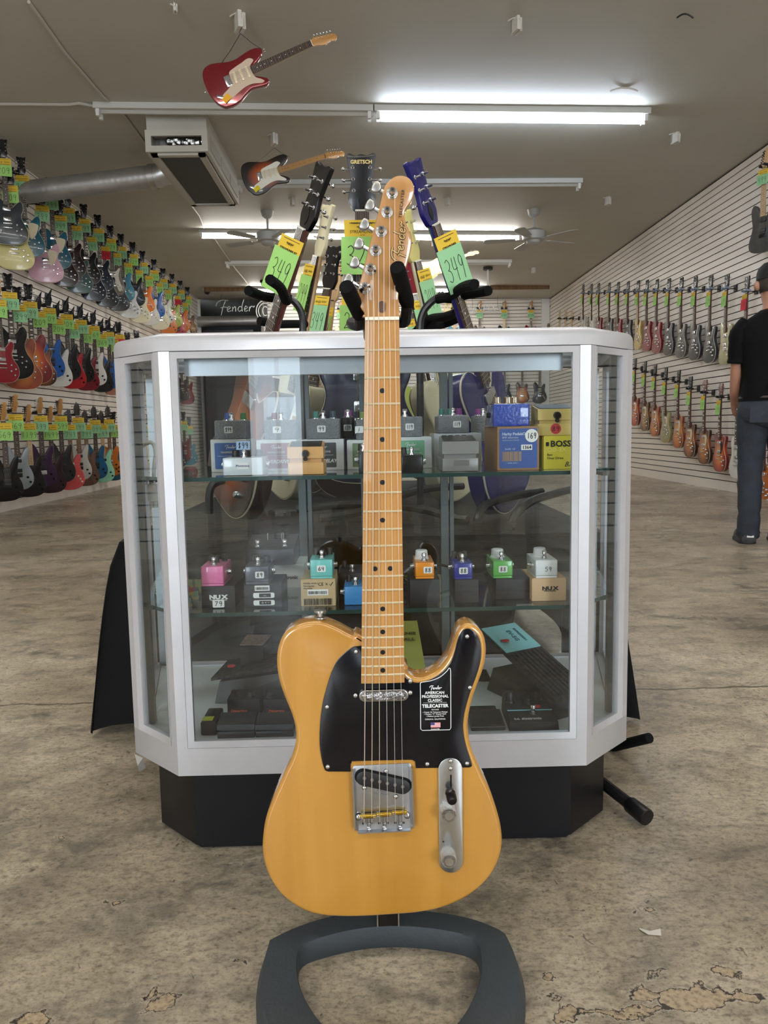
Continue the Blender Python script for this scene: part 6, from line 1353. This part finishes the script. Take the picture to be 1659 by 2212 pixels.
# ------------------------------------------------------------------ guitars hung from the ceiling
def hung(bp, hp, Y, Yh, label, hook_p, top, roll=0, **k):
    """bp: pixel of the body's lower end, hp: pixel of the headstock tip"""
    a = onY(*bp, Y); b = onY(*hp, Yh); zax = (b - a).normalized()
    back = Vector((0, 1, 0)); xax = back.cross(zax) * 1.0; xax.normalize(); yax = zax.cross(xax).normalized()
    M_ = Matrix(((xax.x, yax.x, zax.x, 0), (xax.y, yax.y, zax.y, 0), (xax.z, yax.z, zax.z, 0), (0, 0, 0, 1))) @ RZ(roll)
    s = (b - a).length / (.82 + .186); nut = a + zax * (.82 * s)
    r = guitar(T(*nut) @ M_ @ Matrix.Scale(1, 4), label, None, 'strat', top, 'f6', fine=True, **k)
    return r, nut, M_, s
for bp, hp, Y, hk, label, top, k in (((452, 193), (723, 70), 5.85, hk1, 'metallic red double-cutaway guitar hanging by wires, nearest the camera', mat('metallic_red', (118, 10, 24), .12, .3, 1.0), dict(board=ROSE, knobs=0, tagcard=(498, 213), yel=(226, 168, 40))),
                                ((525, 391), (742, 325), 7.7, hk2, 'brown sunburst double-cutaway guitar hanging by wires beside the duct box', burst('burst_two', (206, 110, 34), (150, 66, 24), (16, 10, 10), .3, .62, -.60), dict(board=MAPLE, knobs=0, tagcard=(572, 402), yel=(222, 206, 40)))):
    tc_, yl = k.pop('tagcard'), k.pop('yel')
    r, nut, M_, s = hung(bp, hp, Y, Y, label, hk, top, 0, pu='sss', guard=mat('guard_mint', (196, 176, 156), .3) if 'red' in label else INLAY, puc=CREAM, **k)
    MB().prism(stadium(.022, .052), .0, .006, .002, 0, T(.075, 0, -.755) @ RY(35)).build('jack_plate', CHROME, r, world=False)
    MB().box((-.03, -.004, -.02), (.03, -.003, .022), M=T(.105, 0, -.715) @ RY(68)).build('note_card', mat('note_' + str(yl[1]), yl, .8), r, world=False)
    for px, pz in ((-.10, -.34), (.0, -.825)):
        MB().tube([(px + .008 * math.cos(t * .7), .025 + .0 * t, pz + (.012 if pz > -.5 else -.012) + .008 * math.sin(t * .7)) for t in range(10)], .0018, 6).build('strap_ring', CHROME, r, world=False)
    Wm = wm(r); top_ = Vector((hk.x, hk.y, cz(hk.x) - .13))
    w_ = thing('hanging_wires', 'two thin wires from the ceiling bracket to the %s guitar' % ('red' if 'red' in label else 'sunburst'), 'wire', tuple(top_))
    for q in (Wm @ Vector((-.10, .03, -.33)), Wm @ Vector((-.145, .05, -.66))):
        mid = (top_ + q) / 2 + Vector((0, 0, -.01)); MB().tube([top_, mid, q], .0022, 6).build('wire', BLACK, w_)
for bp, hp, Y, label, top, nk_ in (((641, 600), (750, 541), 13.5, 'cream double-cutaway guitar hanging far back beyond the fan lamp, tag side', PA['cream'], PALE), ((905, 592), (1033, 541), 12.4, 'natural wood guitar hanging far back between the fan lamp and unlit strip', wood('ash_natural', (206, 168, 112), (226, 190, 138), .3, .6), PALE)):
    r, nut, M_, s = hung(bp, hp, Y, Y, label, None, top, 0, pu='sss', guard=mat('guard_orange', (196, 130, 70), .4) if 'cream' in label else CREAM, headm=PALE, neckm=PALE, board=PALE, knobs=2)
    p_ = wm(r) @ Vector((-.08, .03, -.4)); w_ = thing('hanging_wires', 'thin wire holding the %s guitar far back' % ('cream' if 'cream' in label else 'natural wood'), 'wire', tuple(p_)); MB().tube([p_, (p_.x, p_.y, cz(p_.x) - .01)], .002, 5).build('wire', BLACK, w_)
# ------------------------------------------------------------------ cloth-covered riser behind the case
CLOTH = mat('black_cloth', (7, 7, 9), .8, spec=.25, var=.15, scale=5)
tz = .515
tbl = thing('covered_table', 'low table under a black cloth standing right behind the display case', 'table', (.03, 2.6, 0))
MB().box((-.60, 2.02, tz - .03), (.58, 4.05, tz - .004)).build('tabletop', mat('table_brown', (70, 56, 46), .6), tbl)
for x in (-.56, .54):
    for y in (2.06, 4.0): MB().cyl((x, y, 0), (x, y, tz - .03), .018).build('leg', BLACK, tbl)
per = cr([(-.60, 1.985), (-.3, 1.98), (.1, 1.98), (.45, 1.98), (.57, 1.985), (.615, 2.03), (.62, 2.5), (.62, 3.3), (.61, 4.04), (.56, 4.09), (.2, 4.09), (-.3, 4.09), (-.60, 4.09), (-.65, 4.04), (-.66, 3.3), (-.66, 2.5), (-.655, 2.03)], 8)
N_ = len(per); random.seed(11); vs = []; lv = 9
cen = Vector((.03, 2.6))
for k in range(lv):
    t = k / (lv - 1)
    for i, p in enumerate(per):
        nrm = (p - cen); edge = Vector((1 if p.x > .03 else -1, 1 if p.y > 2.6 else -1))
        crn = max(0, 1 - min(abs(p.x + .65), abs(p.x - .61)) / .16) * max(0, 1 - min(abs(p.y - 1.99), abs(p.y - 4.08)) / .22)
        out = Vector((0, 0))
        if abs(p.x + .65) < .06 or abs(p.x - .61) < .06: out.x = edge.x
        if abs(p.y - 1.985) < .06 or abs(p.y - 4.08) < .06: out.y = edge.y
        if out.length: out.normalize()
        fold = math.sin(i * .9) * .012 * t + math.sin(i * .37 + 1) * .014 * t
        flare = .03 * t ** .5 + crn * (.13 if p.x < 0 else .105) * t ** .7
        out2 = Vector((out.x, out.y * (.15 if p.y < 2.1 else 1)))
        q = p + out2 * (flare + fold)
        hem = .075 - .07 * crn
        if .34 < p.x < .56 and p.y < 2.1: hem = .33
        if p.x < -.35 and p.x > -.56 and p.y < 2.1: hem = .12
        z = tz + .004 - (tz - hem) * t - (.012 * (1 - math.cos(min(t * 6, PI / 2))) * 0)
        vs.append((q.x, q.y, z))
fs = [(k * N_ + i, k * N_ + (i + 1) % N_, (k + 1) * N_ + (i + 1) % N_, (k + 1) * N_ + i) for k in range(lv - 1) for i in range(N_)]
fs.append(tuple(range(N_))[::-1]); fs = [f[::-1] for f in fs]
cl = MB().add(vs, fs).build('tablecloth', CLOTH, smooth=60); tag(cl, 'black cloth draped over the low table behind the display case', 'tablecloth')

# ------------------------------------------------------------------ guitars leaning in the rack on the table
def posed(hp, Yh, lp_, Yl, yaw, label, body, top, head, k=None, **kw):
    a, b = onY(*hp, Yh), onY(*lp_, Yl); zax = (a - b).normalized()
    xh = Vector((math.cos(R(yaw)), math.sin(R(yaw)), 0)); yax = zax.cross(xh).normalized(); xax = yax.cross(zax).normalized()
    nut = a - zax * .172
    M_ = Matrix(((xax.x, yax.x, zax.x, nut.x), (xax.y, yax.y, zax.y, nut.y), (xax.z, yax.z, zax.z, nut.z), (0, 0, 0, 1)))
    r = guitar(M_, label, None, body, top, head, fine=True, **kw)
    return r
SB = burst('burst_orange', (196, 110, 40), (140, 66, 26), (50, 22, 12))
def trc(r, logo=None):
    MB().prism(cr([(0, .012), (-.011, .028), (-.008, .045), (0, .056), (.008, .045), (.011, .028)], 3), .003, .0044).build('truss_rod_cover', BLACKG, r, world=False)
    if logo: text(logo, .0155, mat('logo_gold2', (214, 190, 120), .35), r, T(0, .0035, .146), name='headstock_lettering', bold=.0005)
STREAM = lambda s, r, x=0: None
g5 = posed((780, 330), 2.48, (792, 1060), 2.52, 0, 'dark blue guitar in the rack with winged black headstock facing straight ahead', 'wide', lac('midnight', (18, 22, 66)), 'gr', headm=BLACKG, neckm=MAHOG, bind=CREAM, tag_='329', tagc=GRN, tagw=.125, hh=.115, tagz=-.03, namecard=1)
trc(g5, 'GRETSCH')
W_ = INK
for s, z, sz in (('PLEASE ASK FOR HELP', -.040, .007), ('*NEW*', -.053, .011), ('STREAMLINER', -.066, .0125), ('JET', -.080, .013)): text(s, sz, INK, g5, T(0, -.0185, z), name='card_lettering')
g1 = posed((695, 352), 2.10, (500, 985), 2.34, -56, 'dark red-edged guitar leaning in the rack under the brown sunburst hanging one', 'wide', SB, 'gr', headm=BLACKG, neckm=MAHOG, bind=CREAM, tag_='349', tagc=GRN, tagw=.095, hh=.118, tagz=-.03, namecard=1, tagyaw=22); trc(g1)
for s, z, sz in (('*NEW*', -.048, .009), ('STREAMLINER JET', -.064, .0085)): text(s, sz, INK, g1, T(0, -.016, 0) @ RZ(22) @ T(0, -.0035, z), name='card_lettering')
g2 = posed((704, 440), 2.68, (590, 1050), 2.85, -62, 'leaning guitar with a cream-edged headstock just behind the first', 'wide', PA['cream'], 'gr', headm=PA['cream'], neckm=PALE, bind=CREAM, tag_='299', tagc=GRN, tagw=.10, hh=.125, tagz=-.03)
g3 = posed((719, 530), 3.20, (652, 1000), 3.28, -46, 'black guitar with cream-bound headstock leaning third in the rack', 'lp', PA['black'], 'gr', headm=BLACKG, neckm=MAHOG, bind=CREAM, tag_='349', tagc=GRN2, tagw=.10, hh=.125, tagz=-.03)
g4 = posed((724, 563), 3.46, (672, 1000), 3.52, -44, 'leaning guitar with a pale wood headstock, card ending in 89', 'strat', PA['amber'], 'pt', headm=PALE, neckm=PALE, board=PALE, tag_='189', tagc=mat('dull_green_card', (150, 172, 90), .8), tagw=.10, hh=.13, tagz=-.03)
g6 = posed((766, 519), 3.12, (775, 1020), 3.16, 0, 'guitar directly behind the dark blue one, yellow card at its neck', 'wide', PA['deep wine'], 'gr', headm=BLACKG, neckm=MAHOG, bind=CREAM, tag_='249', tagc=GRN, tagw=.12, hh=.12, tagz=-.03, namecard=1, inlay='block')
for s, z in (('PLEASE ASK', -.040), ('*NEW*', -.053), ('G2', -.066), ('TR', -.079)): text(s, .010, INK, g6, T(0, -.0185, z), name='card_lettering')
g7 = posed((897, 343), 2.10, (1100, 985), 2.34, 56, 'royal blue guitar leaning outward in the rack, tagged 349', 'wide', lac('royal', (24, 22, 92)), 'gr', headm=lac('royal', (0, 0, 0)), neckm=lac('royal', (0, 0, 0)), bind=CREAM, tag_='349', tagc=GRN2, tagw=.095, hh=.118, tagz=-.03, namecard=1, tagyaw=-22); trc(g7)
for s, z, sz in (('*NEW*', -.048, .009), ('STREAMLINER', -.064, .0085)): text(s, sz, INK, g7, T(0, -.016, 0) @ RZ(-22) @ T(0, -.0035, z), name='card_lettering')
g8 = posed((876, 452), 2.68, (1000, 1000), 2.85, 55, 'cream guitar leaning behind the butterscotch headstock, tagged 249', 'wide', PA['cream'], 'gr', headm=lac('yellowedge', (214, 206, 130)), neckm=PA['cream'], bind=CREAM, tag_='249', tagc=GRN2, tagw=.10, hh=.125, tagz=-.03)
g9 = posed((878, 548), 3.38, (975, 1010), 3.42, 46, 'dark red guitar leaning behind the cream one', 'lp', PA['dark red'], 'gr', headm=PA['dark red'], neckm=PA['deep wine'], bind=CREAM, tag_='649', tagc=GRN2, tagw=.10, hh=.125, tagz=-.03)
g10 = posed((872, 600), 3.86, (945, 1010), 3.88, 40, 'lime-edged leaning guitar farthest back in the rack, card tagged 69', 'strat', PA['lime'], 'f6', headm=PALE, neckm=PALE, tag_='69', tagc=GRN2, tagw=.10, hh=.13, tagz=-.03)
# the rack itself
rk = thing('guitar_rack', 'black tubular rack with padded double yokes carrying the leaning guitars', 'guitar rack', (.02, 2.5, tz))
TUBE = mat('rack_black', (16, 16, 18), .35)
def path(L_, n=5): return cr([onY(x, y, Y) for x, y, Y in L_], n, False)
for nm, P_ in (('upright', [(662, 1090, 2.30), (656, 900, 2.28), (655, 730, 2.26), (652, 680, 2.25), (636, 652, 2.24), (612, 642, 2.24)]), ('upright', [(908, 1090, 2.30), (908, 900, 2.28), (907, 730, 2.26), (912, 680, 2.25), (932, 652, 2.24), (960, 636, 2.24)])):
    MB().tube(path(P_), .0105, 10).build(nm, TUBE, rk)
for P_ in ([(625, 648, 2.25), (600, 644, 2.24), (570, 640, 2.2), (537, 628, 2.1)], [(622, 642, 2.24), (618, 650, 2.2), (606, 622, 2.10), (583, 604, 2.0)], [(660, 700, 2.6), (630, 700, 2.55), (595, 700, 2.5), (560, 693, 2.45)],
          [(945, 640, 2.25), (975, 645, 2.24), (1010, 636, 2.2), (1055, 628, 2.1)], [(945, 646, 2.24), (972, 640, 2.2), (1000, 620, 2.12), (1025, 614, 2.0)], [(905, 712, 2.6), (935, 706, 2.5), (965, 698, 2.5), (998, 684, 2.4)], [(900, 714, 2.5), (925, 690, 2.5), (960, 684, 2.4), (985, 676, 2.3)]):
    MB().tube(path(P_, 4), .0135, 10).build('padded_arm', FOAM, rk)
for P_ in ([(878, 730, 2.7), (900, 712, 2.65), (915, 706, 2.62)], ): MB().tube(path(P_), .0105, 10).build('upright', TUBE, rk)
# feet and lower rails lying on the cloth
for P_ in ([(1098, 1215, 2.03), (1100, 1160, 2.05), (1115, 1110, 2.10), (1150, 1082, 2.2), (1200, 1066, 2.4), (1240, 1056, 2.6)], [(1030, 1150, 2.1), (1032, 1120, 2.12), (1050, 1090, 2.2), (1110, 1072, 2.3), (1170, 1062, 2.4)], [(452, 1110, 2.35), (452, 1070, 2.35), (462, 1045, 2.36), (500, 1035, 2.4), (560, 1040, 2.5)], [(640, 1100, 2.3), (760, 1090, 2.32), (900, 1098, 2.3), (1010, 1130, 2.2)], [(690, 1120, 2.2), (780, 1105, 2.25), (900, 1060, 2.5), (1000, 1050, 2.6)]):
    q = [Vector((p.x, p.y, max(p.z, tz + .016))) for p in path(P_, 5)]
    MB().tube(q, .0125, 9).build('foot_rail', TUBE, rk)
# floor stand partly seen beside the case
fs_ = thing('floor_guitar_stand', 'black folding guitar stand on the floor, only its padded arm and rubber foot showing', 'guitar stand', (.50, 1.62, 0))
a, b = Vector((.30, 1.96, .10)), onZ(1392, 1762, .022); MB().tube([a, a.lerp(b, .5), b], .0125, 10).build('leg', TUBE, fs_)
d = (b - a).normalized(); MB().lathe(b - d * .045, b + d * .008, [(0, .0135), (.1, .0165), (.95, .0175), (1, .0165)], 14).build('rubber_foot', BLACK, fs_)
a, b = Vector((.30, 1.96, .10)), None
p0, p1 = onY(1330, 1612, 1.80), onY(1403, 1594, 1.70); MB().tube([p0 - (p1 - p0) * .9, p0, p1], .012, 10).build('padded_arm', FOAM, fs_)
MB().tube([(.30, 1.96, .10), (.40, 1.93, .12), tuple(p0 - (p1 - p0) * .9)], .011, 8).build('crossbar', TUBE, fs_)
# cymbal beyond the case
cy = thing('cymbal_stand', 'tilted dark cymbal on a stand seen through the case glass', 'cymbal', (-.5, 4.75, 0))
c0 = onY(622, 842, 4.75); Mc = T(*c0) @ RY(16) @ RX(-12)
MB().lathe((0, 0, -.012), (0, 0, .03), [(0, .24), (.15, .235), (.5, .06), (.6, .04), (1, .01)], 32, 0, Mc).build('cymbal', mat('bronze_dark', (70, 56, 34), .3, .9), cy)
MB().cyl((c0.x, c0.y, 0), (c0.x, c0.y, c0.z + .03), .010).build('pole', TUBE, cy)
for k in range(3): MB().cyl((c0.x, c0.y, .35), (c0.x + .32 * math.cos(k * 2.09), c0.y + .32 * math.sin(k * 2.09), .012), .008).build('leg', TUBE, cy)
# ------------------------------------------------------------------ unlit neon signs
NEON = mat('neon_glass', (190, 196, 196), .2); NEONY = mat('neon_yellow', (226, 196, 90), .3)
def neon_script(px0, py0, w, Y, m, label, kind):
    c_ = onY(px0, py0, Y); r = thing('neon_sign', label, 'neon sign', tuple(c_)); k = w / 8.8; q = []
    for st in (SCRIPT if kind == 'script' else kind): 
        MB().tube([(c_.x + (p[0] - 4.4) * k, Y, c_.z + (p[1] - 2) * k) for p in (cr(st, 4, False) if len(st) > 2 else [Vector(v) for v in st])], .009, 6).build('neon_tube', m, r)
    for dx in (-.35, .35): MB().tube([(c_.x + dx * w, Y + .02, c_.z), (c_.x + dx * w, Y + .02, cz(c_.x) - .005)], .003, 5).build('hanging_wire', BLACK, r)
    return r
neon_script(508, 664, .86, 17.2, NEON, 'unlit script neon sign hanging in front of the dark recess', 'script')
c_ = onY(573, 672, 17.55); r = thing('neon_sign', 'unlit round neon sign with two rings on the back wall edge', 'neon sign', tuple(c_))
for rr in (.20, .15): MB().tube([(c_.x + rr * math.cos(t * PI / 12), 17.55, c_.z + rr * math.sin(t * PI / 12) * 1.15) for t in range(25)], .012, 6).build('neon_ring', WHITE, r)
MB().tube([(c_.x + .06 * math.cos(t), 17.55, c_.z + .10 * math.sin(t)) for t in [.8 + i * .5 for i in range(10)]], .012, 6).build('neon_tube', WHITE, r)
MB().box((c_.x - .03, 17.56, c_.z - .2), (c_.x + .03, 17.69, c_.z + .2)).build('mounting_bar', BLACK, r)
ZZ = [[(i * 1.1, .6), (i * 1.1 + .5, 3.2)] for i in range(8)] + [[(0, 3.3), (4, 3.6), (8.6, 3.3)], [(0, .4), (4, .2), (8.6, .5)]]
neon_script(985, 662, .52, 17.4, NEONY, 'small unlit yellow neon sign beside the white one on the back wall', ZZ)
ZW = [[(.3, 1.2), (.8, 2.4), (1.4, 1.2), (.6, 1.7)], [(1.9, 2.3), (1.8, 1.2), (2.5, 1.5), (2.0, 1.9)], [(2.8, 2.3), (3.4, 1.2), (3.6, 2.4)], [(4.1, 1.2), (4.2, 2.4), (4.9, 1.8), (4.2, 1.4)], [(5.3, 2.4), (5.3, 1.2), (6.0, 1.3)], [(6.4, 2.3), (6.5, 1.2), (7.1, 1.4)], [(7.5, 2.3), (8.4, 2.3), (7.5, 1.7), (8.4, 1.1)], [(.2, .6), (4, .9), (8.6, .6)]]
neon_script(1048, 664, .80, 17.4, NEON, 'unlit white neon sign strung across the slatted back wall', ZW)
# dark cases on the back recess
tag(MB().box((-3.6, 17.4, 0), (-2.5, 18.0, 3.02), bev=.03).build('dark_cabinet', mat('cabinet_dark', (34, 34, 38), .6)), 'tall dark cabinet standing before the recess beside the back wall', 'cabinet')

# ------------------------------------------------------------------ the person looking at the wall
SKIN = mat('skin', (176, 128, 106), .5, var=.06, scale=14); SHIRT = mat('tshirt_black', (5, 5, 8), .85, spec=.2, bump=.15, bscale=30)
DENIM = mat('denim', (41, 47, 57), .85, var=.4, scale=11, bump=.7, bscale=16); CAPM = mat('cap_black', (16, 16, 18), .8); SHOE = mat('shoe_black', (18, 18, 20), .55)
foot = onZ(1655, 1172, 0); PX, PY = foot.x - .02, foot.y
man = thing('person', 'person seen from behind in black t-shirt, jeans and black cap, looking at the guitar wall', 'person', (PX, PY, 0), M=T(PX, PY, 0) @ RZ(-14) @ Matrix.Scale(1.0, 4))
def skinmesh(name, V, E, m, root, levels=2):
    me = bpy.data.meshes.new(name); me.from_pydata([v[:3] for v in V], E, []); o = bpy.data.objects.new(name, me); COL.objects.link(o); o.parent = root
    me.materials.append(m)
    md = o.modifiers.new('skin', 'SKIN'); md.use_smooth_shade = True; md.branch_smoothing = .4
    for i, v in enumerate(V): me.skin_vertices[0].data[i].radius = (v[3], v[4] if len(v) > 4 else v[3])
    me.skin_vertices[0].data[0].use_root = True
    sb = o.modifiers.new('sub', 'SUBSURF'); sb.levels = levels; sb.render_levels = levels
    return o
# local frame: faces +y, x to the right
V = [(0, .0, .98, .13, .10), (0, .01, 1.12, .125, .09), (0, .01, 1.30, .14, .095), (0, -.005, 1.43, .12, .085), (0, -.015, 1.50, .062, .062), (0, .0, 1.56, .058, .062), (0, .015, 1.63, .073, .088), (0, .018, 1.70, .077, .094), (0, .012, 1.755, .058, .07)]
E_ = [(0, 1), (1, 2), (2, 3), (3, 4), (4, 5), (5, 6), (6, 7), (7, 8)]
def chain(start, pts):
    p = start
    for q in pts: V.append(q); E_.append((p, len(V) - 1)); p = len(V) - 1
    return p
def hand(wrist_i, w, d, up_, curl=.5, side=1):
    """palm, four fingers and a thumb growing from the wrist; d = pointing direction, up_ = across the palm"""
    d = Vector(d).normalized(); u = Vector(up_).normalized(); n_ = d.cross(u).normalized(); w = Vector(w)
    pc = w + d * .045; pe = w + d * .085
    V.append((*pc, .030, .016)); E_.append((wrist_i, len(V) - 1)); k = len(V) - 1
    for i, (off_, ln) in enumerate(((-.027, .062), (-.009, .072), (.009, .068), (.027, .054))):
        b_ = pe + u * off_; a1 = b_ + d * ln * .45 + n_ * ln * curl * .25 * side; a2 = a1 + d * ln * .28 + n_ * ln * curl * .5 * side; 
        p_ = k
        for q, rr in ((b_, .0105), (a1, .0095), (a2, .0082)): V.append((*q, rr)); E_.append((p_, len(V) - 1)); p_ = len(V) - 1
    t1 = w + d * .03 - u * .034; t2 = t1 + d * .03 - u * .014 + n_ * .01 * side; t3 = t2 + d * .026 + n_ * .012 * side
    p_ = k
    for q, rr in ((t1, .013), (t2, .011), (t3, .009)): V.append((*q, rr)); E_.append((p_, len(V) - 1)); p_ = len(V) - 1
wl = chain(3, [(-.12, -.0, 1.42, .058), (-.175, .0, 1.37, .054), (-.19, .01, 1.24, .045), (-.192, .03, 1.12, .040), (-.185, .09, 1.00, .036), (-.17, .17, .93, .027)])
hand(wl, (-.17, .17, .93), (.1, .8, -.5), (0, .4, 1), .6, 1)
wr = chain(3, [(.13, 0, 1.42, .06), (.195, -.01, 1.37, .056), (.245, -.08, 1.26, .045), (.27, -.15, 1.15, .040), (.20, -.17, 1.08, .036), (.10, -.155, 1.03, .027)])
hand(wr, (.10, -.155, 1.03), (-1, -.05, -.15), (0, .1, 1), .5, -1)
for s in (-1, 1): chain(0, [(s * .092, -.0, .88, .086), (s * .092, .01, .68, .072), (s * .094, .01, .50, .054), (s * .096, -.02, .34, .052), (s * .10, -.03, .12, .034), (s * .108, .03, .06, .030), (s * .112, .12, .04, .024)])
skinmesh('body', V, E_, SKIN, man)
def loft(name, rings, m, root, n=28, cap=True, wob=.0, seed=0):
    random.seed(seed); vs = []; ph = [random.uniform(0, 6) for _ in rings]
    for j, (cx_, cy_, z, rx, ry) in enumerate(rings):
        for i in range(n):
            a = 2 * PI * i / n; c, s_ = math.cos(a), math.sin(a); e = 2.0 / 2.4
            k = 1 + wob * (math.sin(3 * a + ph[j]) + .6 * math.sin(7 * a + ph[j] * 2))
            vs.append((cx_ + rx * k * math.copysign(abs(c) ** e, c), cy_ + ry * k * math.copysign(abs(s_) ** e, s_), z))
    fs = [(j * n + i, j * n + (i + 1) % n, (j + 1) * n + (i + 1) % n, (j + 1) * n + i) for j in range(len(rings) - 1) for i in range(n)]
    if cap: fs += [tuple(range(n))[::-1], tuple(range((len(rings) - 1) * n, len(rings) * n))]
    return MB().add(vs, fs).build(name, m, root, smooth=80, world=False)
def tube_cloth(mb, pts, n=20, ph=0):
    """sleeve or leg along joints (x,y,z,r)"""
    P_ = cr([Vector(p[:3]) for p in pts], 4, False); rr = []
    for i in range(len(P_)):
        t = i / 4; j = min(int(t), len(pts) - 2); f = t - j; r0 = pts[j][3] * (1 - f) + pts[j + 1][3] * f
        rr.append(r0 * (1 + .035 * math.sin(i * 1.9 + ph) + .02 * math.sin(i * 3.1)))
    return mb.tube(P_, 0, n, rad=rr)
sh = MB(); 
rings = [(0, -.005, .93, .178, .132), (0, -.003, .96, .176, .130), (0, .0, 1.02, .170, .125), (0, .003, 1.10, .168, .122), (0, .003, 1.20, .182, .126), (0, .0, 1.30, .200, .132), (0, -.005, 1.38, .205, .128), (0, -.010, 1.44, .165, .108), (0, -.014, 1.48, .105, .084), (0, -.012, 1.505, .070, .070)]
shirt = loft('t_shirt', rings, SHIRT, man, wob=.012, seed=2)
for nm, s in (('sleeve', -1), ('sleeve', 1)):
    m = MB(); tube_cloth(m, [(s * .13, -.005, 1.405, .078), (s * .175, -.005, 1.36, .074), (s * (.185 if s < 0 else .235), .008 if s < 0 else -.06, 1.25, .066), (s * (.190 if s < 0 else .255), .015 if s < 0 else -.10, 1.175, .062)], ph=s)
    m.build(nm, SHIRT, shirt, smooth=80, world=False)
jm = loft('jeans', [(0, 0, .955, .168, .122), (0, -.005, .90, .180, .135), (0, -.010, .84, .186, .140), (0, -.008, .79, .172, .125), (0, 0, .76, .12, .09)], DENIM, man, wob=.006, seed=5)
for s in (-1, 1):
    m = MB(); tube_cloth(m, [(s * .088, -.004, .86, .098), (s * .092, -.0, .74, .096), (s * .092, .008, .60, .083), (s * .094, .014, .48, .074), (s * .096, -.01, .36, .075), (s * .098, -.025, .20, .068), (s * .100, -.02, .09, .071), (s * .100, -.01, .055, .074)], ph=s * 2)
    m.build('trouser_leg', DENIM, jm, smooth=80, world=False)
    MB().box((s * .085 - .055, -.142, .79), (s * .085 + .055, -.134, .89), bev=.004).build('back_pocket', DENIM, jm, world=False)
MB().tube([(.170 * math.cos(t * PI / 12), -.002 + .126 * math.sin(t * PI / 12), .952) for t in range(25)], .012, 6).build('belt', mat('belt_brown', (50, 38, 30), .6), man, world=False)
for s in (-1, 1):
    sh_ = MB(); ln = [(-.085, .045, .040), (-.06, .052, .062), (0, .050, .085), (.05, .047, .082), (.11, .050, .062), (.16, .045, .052), (.185, .028, .035)]
    vs = []; n = 14
    for y, rx, h_ in ln:
        for i in range(n):
            a = 2 * PI * i / n; vs.append((s * .108 + rx * math.cos(a), y, max(.012, .03 + (h_ if math.sin(a) > 0 else .03) * math.sin(a))))
    fs = [(j * n + i, j * n + (i + 1) % n, (j + 1) * n + (i + 1) % n, (j + 1) * n + i) for j in range(len(ln) - 1) for i in range(n)] + [tuple(range(n))[::-1], tuple(range((len(ln) - 1) * n, len(ln) * n))]
    so = MB().add(vs, [f[::-1] for f in fs]).build('shoe', SHOE, man, smooth=60, world=False)
    MB().plan([(s * .108 + u, .05 + v) for u, v in stadium(.108, .285, 10)], 0.0005, .022, .004).build('sole', mat('sole_dark', (40, 40, 42), .7), so, world=False)
    MB().box((s * .108 - .05, .0, .045), (s * .108 - .046, .06, .056), M=T(0, 0, 0) @ RX(0)).build('side_stripe', mat('stripe_white', (230, 230, 230), .4), so, world=False)
    MB().box((s * .108 - .012, -.088, .045), (s * .108 + .030, -.083, .058)).build('heel_stripe', mat('stripe_white', (0, 0, 0)), so, world=False)
# hair, ears, cap, face
loft('hair', [(0, .002, 1.62, .071, .078), (0, .004, 1.66, .079, .090), (0, .010, 1.70, .083, .098), (0, .012, 1.74, .080, .095)], mat('hair_short', (62, 52, 46), .8, bump=.5, bscale=400), man, wob=.002)
cap = loft('cap', [(0, .012, 1.698, .091, .108), (0, .012, 1.74, .090, .106), (0, .012, 1.775, .080, .094), (0, .010, 1.800, .055, .066), (0, .010, 1.812, .015, .018)], CAPM, man, wob=.0)
MB().plan([(u * .95, .115 + v) for u, v in arc(0, 0, .085, -10, 190, 12, .085)], 1.692, 1.700, .002).build('visor', CAPM, cap, world=False)
MB().tube([(.052 * math.cos(a), -.082 + .006 * math.sin(a * 2) - .022 * 0, 1.722 + .018 * math.sin(a)) for a in [i * PI / 8 for i in range(9)]], .004, 6).build('cap_strap', CAPM, cap, world=False)
for s in (-1, 1): MB().ball((s * .083, .012, 1.665), .026, 8, sq=1.25).build('ear', SKIN, man, world=False)
MB().add([(-.014, .102, 1.64), (.014, .102, 1.64), (0, .128, 1.642), (0, .104, 1.69)], [(0, 1, 2), (0, 2, 3), (2, 1, 3), (0, 3, 1)]).build('nose', SKIN, man, world=False)
for s in (-1, 1): MB().ball((s * .030, .098, 1.680), .010, 8).build('eye', WHITE, man, world=False)
MB().box((-.022, .098, 1.612), (.022, .106, 1.620), bev=.003).build('mouth', mat('lips', (150, 84, 76), .5), man, world=False)
MB().tube([(.066 * math.cos(t * PI / 8), -.018 + .062 * math.sin(t * PI / 8), 1.512 + .012 * math.sin(t * PI / 8 + 2)) for t in range(17)], .0022, 5).build('necklace', mat('necklace_red', (120, 40, 34), .5), man, world=False)
# small litter on the floor
p = onZ(1400, 2016, 0); tag(MB().add([(p.x - .010, p.y + .012, .001), (p.x + .004, p.y + .004, .001), (p.x + .022, p.y + .006, .003), (p.x + .018, p.y - .008, .001), (p.x - .002, p.y - .006, .002), (p.x - .012, p.y + .004, .004)], [(0, 5, 4, 1), (1, 4, 3, 2)]).build('paper_scrap', mat('paper', (214, 210, 200), .8)), 'torn white paper scrap on the concrete floor', 'paper scrap')
